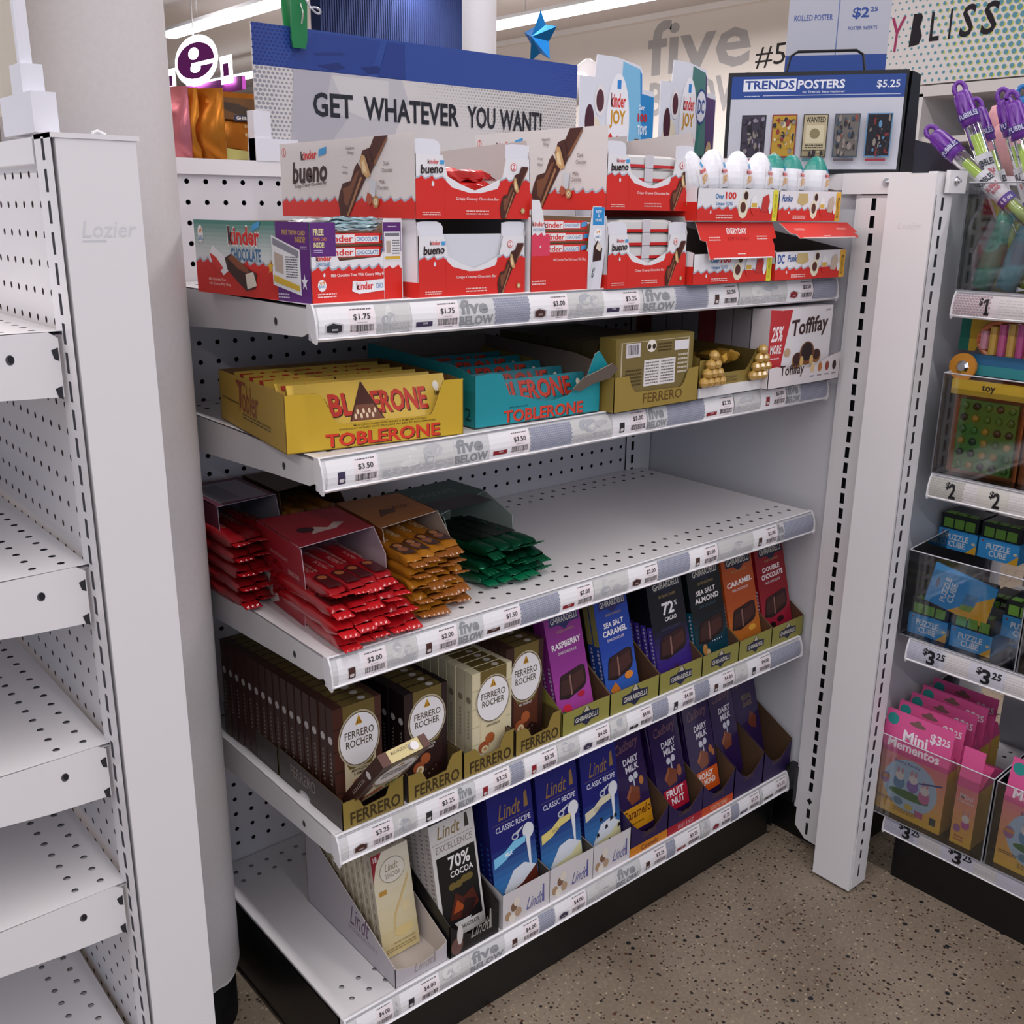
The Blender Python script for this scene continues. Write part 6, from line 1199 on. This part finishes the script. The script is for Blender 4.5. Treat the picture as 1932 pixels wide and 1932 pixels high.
# purple and pink card toy header
t = thing('toy_header_card', 'magenta and blue card standing behind the bubble wands', 'display card', (1.22, -.16, 1.157), (0, 0, -PI2 + .35))
m = M(); m.slab([(0, 0), (.16, 0), (.16, .10), (.10, .122), (.05, .165), (0, .165)], (0, 0, 0), (1, 0, 0), (0, 0, 1), .002, '#a8327c'); A = Art(m, (0, 0, 0), (.16, 0, 0), (0, 0, .165)); A.poly([(.16, .0), (1, 0), (1, .58), (.62, .72), (.16, .74)], '#3a3a86'); A.poly([(.5, .4), (.62, .62), (.74, .4), (.62, .3)], '#d9d6e6')
m.obj('card_panel', t)
m = M(); m.tube([(0, 0, 0), (0, 0, .03), (-.002, 0, .06), (-.004, 0, .08)], [.03, .04, .03, .008], '#d9a0a4', MATT, 12); m.tube([(.01, -.02, .05), (.01, -.025, .08), (.01, -.027, .10)], [.014, .013, .006], '#d9a0a4', MATT, 8); m.tube([(.0, .018, .05), (.0, .022, .085), (.0, .024, .10)], [.014, .013, .006], '#d9a0a4', MATT, 8)
tag(m.obj('pink_toy', None, (1.10, -.155, 1.157), smooth=True), 'pale pink soft toy behind the leftmost bubble wand', 'toy')

# ---------------------------------------------------------------- clear bins on the right unit
def rodbox(t, w, d, h, hb=None, div=None):
    # clear acrylic bin: local x along the shelf front, y backwards
    hb = hb or h
    for nm, P in (('front_pane', [(0, 0, 0), (w, 0, 0), (w, 0, h), (0, 0, h)]), ('side_pane', [(0, d, 0), (0, 0, 0), (0, 0, h), (0, d, hb)]), ('side_pane', [(w, 0, 0), (w, d, 0), (w, d, hb), (w, 0, h)]), ('base_pane', [(0, 0, .001), (w, 0, .001), (w, d, .001), (0, d, .001)])) + (() if div is None else (('divider_pane', [(div, d, 0), (div, 0, 0), (div, 0, h), (div, d, hb)]),)):
        m = M(); c_ = sum((Vector(p) for p in P), Vector()) / 4; n_ = (Vector(P[1]) - Vector(P[0])).cross(Vector(P[3]) - Vector(P[0])).normalized() * .0012
        m.add([Vector(p) + n_ for p in P] + [Vector(p) - n_ for p in P], [(0, 1, 2, 3), (7, 6, 5, 4), (0, 4, 5, 1), (1, 5, 6, 2), (2, 6, 7, 3), (3, 7, 4, 0)], '#ffffff', CLEAR)
        for a, b_ in ((3, 2), (0, 3), (1, 2), (0, 1)):
            if nm == 'base_pane': break
            m.tube([Vector(P[a]), Vector(P[b_])], .0011, '#c4c4cb', PLAST, 4)
        m.obj(nm, t)
def clearbin(label, y0, z, w, h, d=.30, hb=None, div=None, x=.9425):
    t = thing('clear_bin', label, 'bin', (x, y0, z), (0, 0, -PI2), 'clear bins of the right unit'); rodbox(t, w, d, h, hb, div); return t
clearbin('clear bin holding bubble wands at the top of the right unit', -.184, .9955, .36, .147, .2)
clearbin('clear bin holding packs of colourful bead toys, second shelf of the right unit', -.184, .7245, .36, .152, .3)
clearbin('clear bin holding blue puzzle cube boxes, third shelf of the right unit', -.166, .4545, .183, .142, .3, .165)
clearbin('empty looking clear bin beside the puzzle boxes at the frame edge', -.353, .4545, .18, .142, .3, .165)
clearbin('lowest clear bin holding pink craft packs', -.150, .1405, .205, .145, .3, .17, x=.922)
clearbin('clear bin at the bottom right corner with another pink craft pack', -.3600, .1405, .18, .145, .3, .17, x=.922)
def P3(y, x, z): return Vector((x, y, z))
def wand(label, top, bot, L=.30, cap='#6a2f96', liq='#9ab84a', lab=True):
    top = Vector(top); bot = Vector(bot); d = (bot - top).normalized(); t = thing('bubble_wand', label, 'bubble wand', tuple(top))
    q = d.to_track_quat('Z', 'Y').to_matrix(); r = .0118
    def loc(z, rad, a=0): return q @ Vector((rad * math.cos(a), rad * math.sin(a), z))
    m = M(); m.tube([q @ Vector((0, 0, z)) for z in (.0165, .019, .025, .048, .050, .056, .058, .066)], [.0085, r * .88, r * .96, r * 1.02, r * 1.2, r * 1.2, r * 1.08, r * 1.12], cap, PLAST, 16)
    for k in range(8): a = PI / 4 * k; m.tube([q @ Vector((r * .94 * math.cos(a), r * .94 * math.sin(a), .022)), q @ Vector((r * 1.06 * math.cos(a), r * 1.06 * math.sin(a), .046))], .001, cap, PLAST, 5)
    cdir = q.transposed() @ (Vector((-.505, -.904, 1.099)) - top); th0 = math.atan2(cdir.y, cdir.x); ex, ey = -math.sin(th0), math.cos(th0)
    ring_ = [q @ Vector((ex * .0072 * math.cos(2 * PI * k / 16), ey * .0072 * math.cos(2 * PI * k / 16), .012 + .010 * math.sin(2 * PI * k / 16))) for k in range(17)]
    m.tube(ring_, .0036, cap, PLAST, 6, False); m.obj('cap', t, smooth=True)
    m = M(); m.tube([q @ Vector((0, 0, z)) for z in (.064, .068, L - .01, L)], [r * .8, r * .95, r * .95, r * .4], '#ffffff', CLEAR, 16); m.obj('clear_tube', t, smooth=True)
    m = M(); m.tube([q @ Vector((0, 0, z)) for z in (.082, L - .012)], r * .78, liq, GLOSS, 12); m.obj('bubble_liquid', t, smooth=True)
    m = M(); fn = lambda a, b_, e: q @ Vector(((r + .0006 + e) * math.cos((.5 - a) * 3.6 + th0), (r + .0006 + e) * math.sin((.5 - a) * 3.6 + th0), .112 + (1 - b_) * .06))
    cdir = q.transposed() @ (Vector((-.505, -.904, 1.099)) - top); th0 = math.atan2(cdir.y, cdir.x)
    A = Art(m, (0, 0, 0), (.04, 0, 0), (0, 0, .06), fn, CARD)
    for i in range(10): m.face([fn(i / 10, 0, 0), fn((i + 1) / 10, 0, 0), fn((i + 1) / 10, 1, 0), fn(i / 10, 1, 0)], '#c9c8ce', CARD)
    for i in range(10): m.face([fn(i / 10, 0, .0001), fn((i + 1) / 10, 0, .0001), fn((i + 1) / 10, .2, .0001), fn(i / 10, .2, .0001)], '#3a3f96', CARD)
    A.t('FUBBLES', .2, .70, .8, .86, '#2a2a3a', 2); A.t('BUBBLE', .3, .5, .72, .62, '#b03a4a', 1.5); A.t('WAND', .35, .38, .66, .48, '#b03a4a', 1.5); A.t('4 fl oz', .3, .04, .7, .15, '#e4e6f0', 1)
    m.obj('paper_label', t)
    m = M(); fn2 = lambda a, b_, e: q @ Vector(((r * 1.22 + e) * math.cos((.5 - a) * 2.6 + th0), (r * 1.22 + e) * math.sin((.5 - a) * 2.6 + th0), .0485 + (1 - b_) * .009)); A = Art(m, (0, 0, 0), (.03, 0, 0), (0, 0, .009), fn2, CARD)
    for i in range(8): m.face([fn2(i / 8, 0, .0), fn2((i + 1) / 8, 0, .0), fn2((i + 1) / 8, 1, .0), fn2(i / 8, 1, .0)], '#3a2a7a', CARD)
    A.t('FUBBLES', .15, .1, .85, .9, '#c9c6e0', 1.5); m.obj('cap_band', t)
    return t
wand('purple capped bubble wand leaning furthest left', (.975, -.092, 1.222), (.985, -.272, 1.080), .27)
wand('tallest purple capped bubble wand, second from the left', (.985, -.125, 1.282), (1.0, -.245, 1.03), .28)
wand('purple capped bubble wand half hidden behind the tallest one', (1.02, -.135, 1.262), (1.04, -.235, 1.02), .26)
wand('purple capped bubble wand, third cap from the left in front', (.98, -.192, 1.268), (1.0, -.29, 1.02), .27)
wand('purple capped bubble wand at the right edge of the photo', (.965, -.212, 1.262), (.985, -.30, 1.02), .27)
wand('blue capped bubble wand behind the purple ones at the edge', (1.03, -.196, 1.275), (1.05, -.30, 1.03), .26, '#1f6fb0')
for k, (y, c_) in enumerate(((-.20, '#3f8f7a'), (-.216, '#8fae3c'), (-.235, '#3a8a9a'), (-.258, '#9aa43c'), (-.28, '#4a9a5a'))):
    m = M(); m.tube([(0, 0, 0), (.004, -.01, .04), (.006, -.018, .085), (.004, -.02, .12)], [.014, .018, .012, .008], c_, GLOSS, 10); tag(m.obj('bubble_bottle', None, (.985 + .02 * (k % 2), y, .998), smooth=True), ORD[k] + ' glossy green or teal bottle low inside the bin of bubble wands', 'bottle', 'bottles low in the wand bin')
# bead toys in flat packs
def popper(label, x, y, z, cols, rot, w=.085, h=.105, g='rainbow popper packs', backc='#b8642a'):
    t = thing('popper_pack', label, 'toy pack', (x, y, z), rot, g)
    m = M(); m.box(0, w, .010, .012, 0, h + .018, backc, CARD); m.obj('backing_card', t)
    m = M(); m.box(.008, w - .006, .002, .009, .006, h - .006, cols[0], PLAST)
    for j in range(6):
        for i in range(5):
            cx = .008 + (w - .014) * (i + .5) / 5; cz = .006 + (h - .012) * (j + .5) / 6; c_ = cols[(i * 2 + j + (i * j) % 3) % len(cols)]
            m.tube([(cx, .003, cz), (cx, -.0015, cz), (cx, -.003, cz)], [.0062, .005, .002], c_, PLAST, 8)
    o = m.obj('popper_toy', t)
    for j in range(1, 6):
        pass
    m = M(); m.box(.002, w - .002, -.004, .010, .002, h, '#ffffff', CLEAR); m.obj('clear_pouch', t)
for k in range(4):
    popper(['front', 'second', 'third', 'rearmost'][k] + ' green and black popper pack with an orange card in the second bin', .962 + .017 * k, -.196, .727, ('#4a7a2a', '#2c2c20', '#b08a2a', '#3f6a24', '#1f1f1c'), (0, 0, -PI2), .10, .118)
popper('green and yellow popper pack at the right edge of the second bin', .965, -.302, .727, ('#8a9a3a', '#c09a2c', '#3a6a3a'), (0, 0, -PI2), .09, .11)
m = M(); A = Art(m, (0, 0, 0), (.1, 0, 0), (0, 0, .03)); m.box(0, .11, 0, .006, 0, .022, '#c9a62c', CARD); A.t('toy', .45, .2, .65, .6, '#2a241c', 2)
tag(m.obj('yellow_header_card', None, (.958, -.190, .8755 - .030), (0, 0, -PI2)), 'yellow printed header card sticking up from the second bin', 'card')
m = M(); m.tube([(0, 0, 0), (0, 0, .006)], [.02, .02], '#c0802a', PLAST, 20); m.tube([(0, 0, .006), (0, 0, .010)], [.010, .006], '#c9ccd2', CHROME, 8); tag(m.obj('orange_badge_toy', None, (.968, -.200, .885), (0, -PI2, 0)), 'orange rounded badge toy with a silver heart above the second bin', 'toy')
m = M(); m.box(0, .11, 0, .006, 0, .030, '#2a5f86', CARD); A = Art(m, (0, 0, 0), (.11, 0, 0), (0, 0, .03)); A.dash(.12, .35, .7, .55, 1, '#b9c4cc'); A.rect(0, 0, 1, .5, '#2f7f86'); tag(m.obj('blue_header_card', None, (.975, -.200, .874), (0, 0, -PI2)), 'blue and teal header card above the second bin', 'card')
t = thing('striped_popper', 'pink, yellow and orange striped oval popper under the top shelf of the right unit', 'toy', (.985, -.262, .925), (0, 0, -PI2))
for k, c_ in enumerate(('#c88a9a', '#c9a24a', '#c05a8a', '#c8a050', '#b9508a', '#d08a4a', '#c0608a')):
    m = M(); a = -.045 + k * .013; hh = .026 * math.sqrt(max(.08, 1 - (a / .052) ** 2)); m.tube([(a, 0, -hh), (a, 0, hh)], .0062, c_, PLAST, 8); m.obj('stripe', t)
ringp = [(.054 * math.cos(2 * PI * k / 28), .002, .031 * math.sin(2 * PI * k / 28)) for k in range(29)]; m = M(); m.tube(ringp, .0045, '#c8744a', PLAST, 8, False); m.obj('rim', t)
m = M(); m.box(0, .05, 0, .02, 0, .055, '#c9a02c', CARD); A = Art(m, (0, 0, 0), (.05, 0, 0), (0, 0, .055)); A.rect(0, 0, .3, 1, '#1f6a5a'); A.poly([(.5, .0), (1, 0), (1, .9)], '#6a5a50'); tag(m.obj('yellow_toy_pack', None, (1.0, -.172, .905), (0, 0, -PI2)), 'yellow and green toy pack tucked under the top shelf at its left end', 'toy pack')
m = M(); m.box(0, .16, 0, .14, 0, .05, '#7a3a5a', CARD); tag(m.obj('toy_carton', None, (1.045, -.20, .727 + .1305), (0, 0, -PI2)), 'dark toy carton deep under the top shelf of the right unit', 'carton')
m = M(); m.box(0, .28, 0, .12, 0, .13, '#3a4a3a', CARD); tag(m.obj('toy_carton', None, (1.04, -.20, .7265), (0, 0, -PI2)), 'dark green carton filling the back of the second bin', 'carton')
# puzzle cube boxes
def cube(label, y, x, z, rz=0, g='puzzle cube boxes in the third bin'):
    t = thing('puzzle_box', label, 'puzzle cube', (x, y, z), (0, 0, -PI2 + rz), g); w = .062
    m = M(); m.box(0, w, 0, .058, 0, .058, '#141a1c', PLAST); m.obj('dark_cube', t, bevel=.002)
    for j in range(2):
        for i in range(3):
            m = M(); m.box(.005 + i * .018, .0205 + i * .018, -.0012, .001, .036 + j * .0 - (1 - j) * .018 + .0, .0515 - (1 - j) * .018, '#6a9c3a' if j else '#56862f', PLAST); 
            if j: m.obj('green_tile', t, bevel=.001)
    for i in range(3):
        for j in range(1):
            m = M(); m.box(.005 + i * .018, .0205 + i * .018, .004, .018, .0575, .0592, '#6a9c3a', PLAST); m.obj('green_tile', t)
    m = M(); m.box(-.001, w + .001, -.002, .059, 0, .0335, '#2f8fc8', CARD); A = Art(m, (-.001, -.002, 0), (w + .002, 0, 0), (0, 0, .0335)); A.rect(0, 0, 1, 1, '#3a97d6'); A.poly([(.74, 0), (1, 0), (1, .46)], '#e0a82c'); A.t('PUZZLE', .2, .48, .78, .78, '#d6dde6', 2.2); A.t('CUBE', .28, .14, .72, .44, '#d6dde6', 2.2); A.ell(.92, .5, .05, .07, '#d8c8a8'); A.ell(.1, .85, .025, .05, '#a03a4a')
    m.obj('blue_sleeve', t)
zc = .4575
cube('puzzle cube box at the bottom left of the third bin', -.1735, .957, zc); cube('puzzle cube box second from the left at the bottom of the third bin', -.243, .957, zc)
cube('puzzle cube box on top at the right of the third bin', -.305, 1.022, zc + .058, .12) if False else cube('tilted puzzle cube box at the right of the third bin', -.280, .962 + .065, zc + .0, -.05)
for k, y in enumerate((-.176, -.245)): cube(['left', 'right'][k] + ' puzzle cube box of the lower rear row, under the visible one', y, 1.062, zc, 0); 
for k, y in enumerate((-.152, -.219)): cube(['upper left', 'upper right'][k] + ' puzzle cube box at the back of the third bin', y, 1.064, zc + .1165, 0)
for k, y in enumerate((-.152, -.219)): cube(['middle left', 'middle right'][k] + ' puzzle cube box at the back of the third bin, under the upper ones', y, 1.064, zc + .0588, 0) if False else None
cube('puzzle cube box cut by the right edge of the photo', -.306, .985, zc + .030, .0)
cube('puzzle cube box hidden below the hanging card at the rear', -.180, 1.125, zc + .0592, 0) if False else None
m = M(); m.box(0, .10, 0, .004, 0, .066, '#2a78b0', CARD); A = Art(m, (0, 0, 0), (.10, 0, 0), (0, 0, .066)); A.rect(0, 0, 1, 1, '#3a97d6'); A.poly([(.38, 0), (1, 0), (1, .8)], '#e0a82c')
vs_, fs_ = glyphs('PUZZLE', 2); A.L += 1; A.M.add([A.p(.22 + .09 * (1 - y), .15 + .62 * x, 3) for x, y in vs_], fs_, '#d6dde6', CARD); vs_, fs_ = glyphs('CUBE', 2); A.M.add([A.p(.33 + .1 * (1 - y), .2 + .5 * x, 3) for x, y in vs_], fs_, '#d6dde6', CARD)
A.poly([(.56, .3), (.76, .36), (.76, .64), (.58, .6)], '#4a86b4'); A.poly([(.56, .3), (.76, .36), (.72, .2), (.54, .16)], '#7fa03a'); A.ell(.12, .55, .03, .14, '#1c4a74')
tag(m.obj('puzzle_card', None, (.957, -.193, zc + .0605), (0, math.radians(10), -PI2), ), 'blue and orange puzzle card standing tilted above the lower puzzle boxes', 'card')
# pink craft packs
def craft(label, x, y, z, rz=0, w=.116, h=.128, d=.032, narrow=False, g='pink craft packs in the lowest bin'):
    t = thing('craft_pack', label, 'craft kit', (x, y, z), (0, 0, -PI2 + rz), g)
    m = M(); A = None; H0 = h * .86; hh = h * 1.36
    m.box(0, w, 0, d, 0, H0, '#c9a03a', CARD); m.add([(0, 0, H0), (w, 0, H0), (w, d, H0), (0, d, H0), (0, d * .45, h * 1.08), (w, d * .45, h * 1.08)], [(0, 1, 5, 4), (3, 4, 5, 2), (0, 4, 3), (1, 2, 5)], '#d04a84', CARD)
    A = Art(m, (0, 0, 0), (w, 0, 0), (0, 0, H0)); A.grad(0, 0, 1, 1, '#e0b436', '#e0808a', 10)
    if not narrow:
        A.ell(.5, .55, .40, None, '#a4c0d6', 28); A.t('Bunny Family', .24, .86, .62, .92, '#5a4a8a', 1); A.ell(.5, .40, .3, .07, '#2f6a34'); 
        for cx, cy, c_ in ((.34, .56, '#5a8ab0'), (.54, .58, '#8a6ab0'), (.72, .48, '#c06a9a')):
            A.ell(cx, cy, .085, .11, c_); A.ell(cx, cy + .11, .065, .075, '#d9d2d0'); A.ell(cx - .03, cy + .20, .018, .05, '#c9909a'); A.ell(cx + .03, cy + .20, .018, .05, '#c9909a')
        A.ell(.13, .55, .07, .09, '#a06a9a'); A.rect(.07, .55, .2, .6, '#c98a4a'); A.poly([(.62, .66), (.96, .76), (.96, .79), (.62, .68)], '#3a3f8a'); A.ell(.36, .26, .07, .06, '#5a86a0'); A.ell(.52, .22, .06, .05, '#c9b04a'); A.rect(.62, .12, .74, .22, '#b85a8a'); A.rect(.84, .1, .93, .22, '#1f3a40'); A.dash(.04, .2, .28, .26, 2, '#5a4a2a'); A.dash(.3, .08, .64, .16, 3, '#7a6432')
    else:
        A.t('Mini', .2, .80, .8, .89, '#d9cfd4', 1.5); A.t('Mementos', .14, .74, .86, .78, '#d9cfd4', 1); A.ell(.62, .38, .2, .08, '#b85a9a'); A.ell(.6, .48, .18, .07, '#d9d2d0'); A.ell(.5, .58, .05, .05, '#c9909a'); A.ell(.7, .58, .05, .05, '#c9909a'); A.ell(.26, .28, .17, .07, '#a06a9a'); A.t('Bunny', .2, .12, .62, .17, '#9a3a5a', 1.5); A.t('Family', .2, .06, .64, .11, '#9a3a5a', 1.5)
    m.obj('printed_box', t)
    m = M(); m.slab([(0, 0), (w, 0), (w * 1.0, h * .56), (w * .02, h * .56)], (0, -.0012, H0), (1, 0, 0), (0, .10, 1), .001, '#dc5a94'); A = Art(m, (0, -.0012, H0), (w, 0, 0), (0, .10 * h * .56, h * .56))
    if not narrow: A.ell(.12, .78, .085, None, '#2f8f8a', 18); A.t('Mini', .30, .36, .66, .62, '#f0e6ec', 2); A.t('Mementos', .10, .12, .86, .34, '#f0e6ec', 2); A.t('$3', .68, .52, .84, .78, '#ecdfe6', 2); A.t('25', .85, .6, .96, .76, '#ecdfe6', 1.5); A.ell(.48, .82, .12, .05, '#7a5a58'); A.ell(.48, .86, .05, .07, '#7a5a58')
    m.obj('pink_header', t)
for k in range(5): craft(['front pink craft pack with a bunny picture in the lowest bin', 'second pink craft pack from the front in the lowest bin', 'third pink craft pack from the front in the lowest bin', 'fourth pink craft pack from the front in the lowest bin', 'rearmost pink craft pack in the lowest bin'][k],   .934 + .041 * k, -.164 + .002 * k, .1435, 0)
craft('narrow side of a pink craft pack beside the front one', .934, -.297, .1435, 0, .034, .118, .10, True)
craft('pink craft pack in the bottom right corner bin', .934, -.368, .1435, 0, g='pink craft packs in the corner bin')
# white sign holder and poster at the upper left corner
t = thing('sign_holder', 'white sign holder with a beige sign at the top left corner', 'sign', (-.232, .05, 1.157))
m = M(); m.box(0, .02, -.02, .07, 0, .032, '#dedde4', PLAST); m.box(.0, .018, .0, .03, .032, .055, '#dedde4', PLAST); m.obj('holder_clip', t, bevel=.003)
m = M(); m.box(.004, .010, .012, .5, .02, .25, '#c0b6a6', CARD); m.obj('beige_board', t); m = M(); m.box(.002, .012, .006, .013, .02, .25, '#dedde4', PLAST); m.obj('board_edge', t)
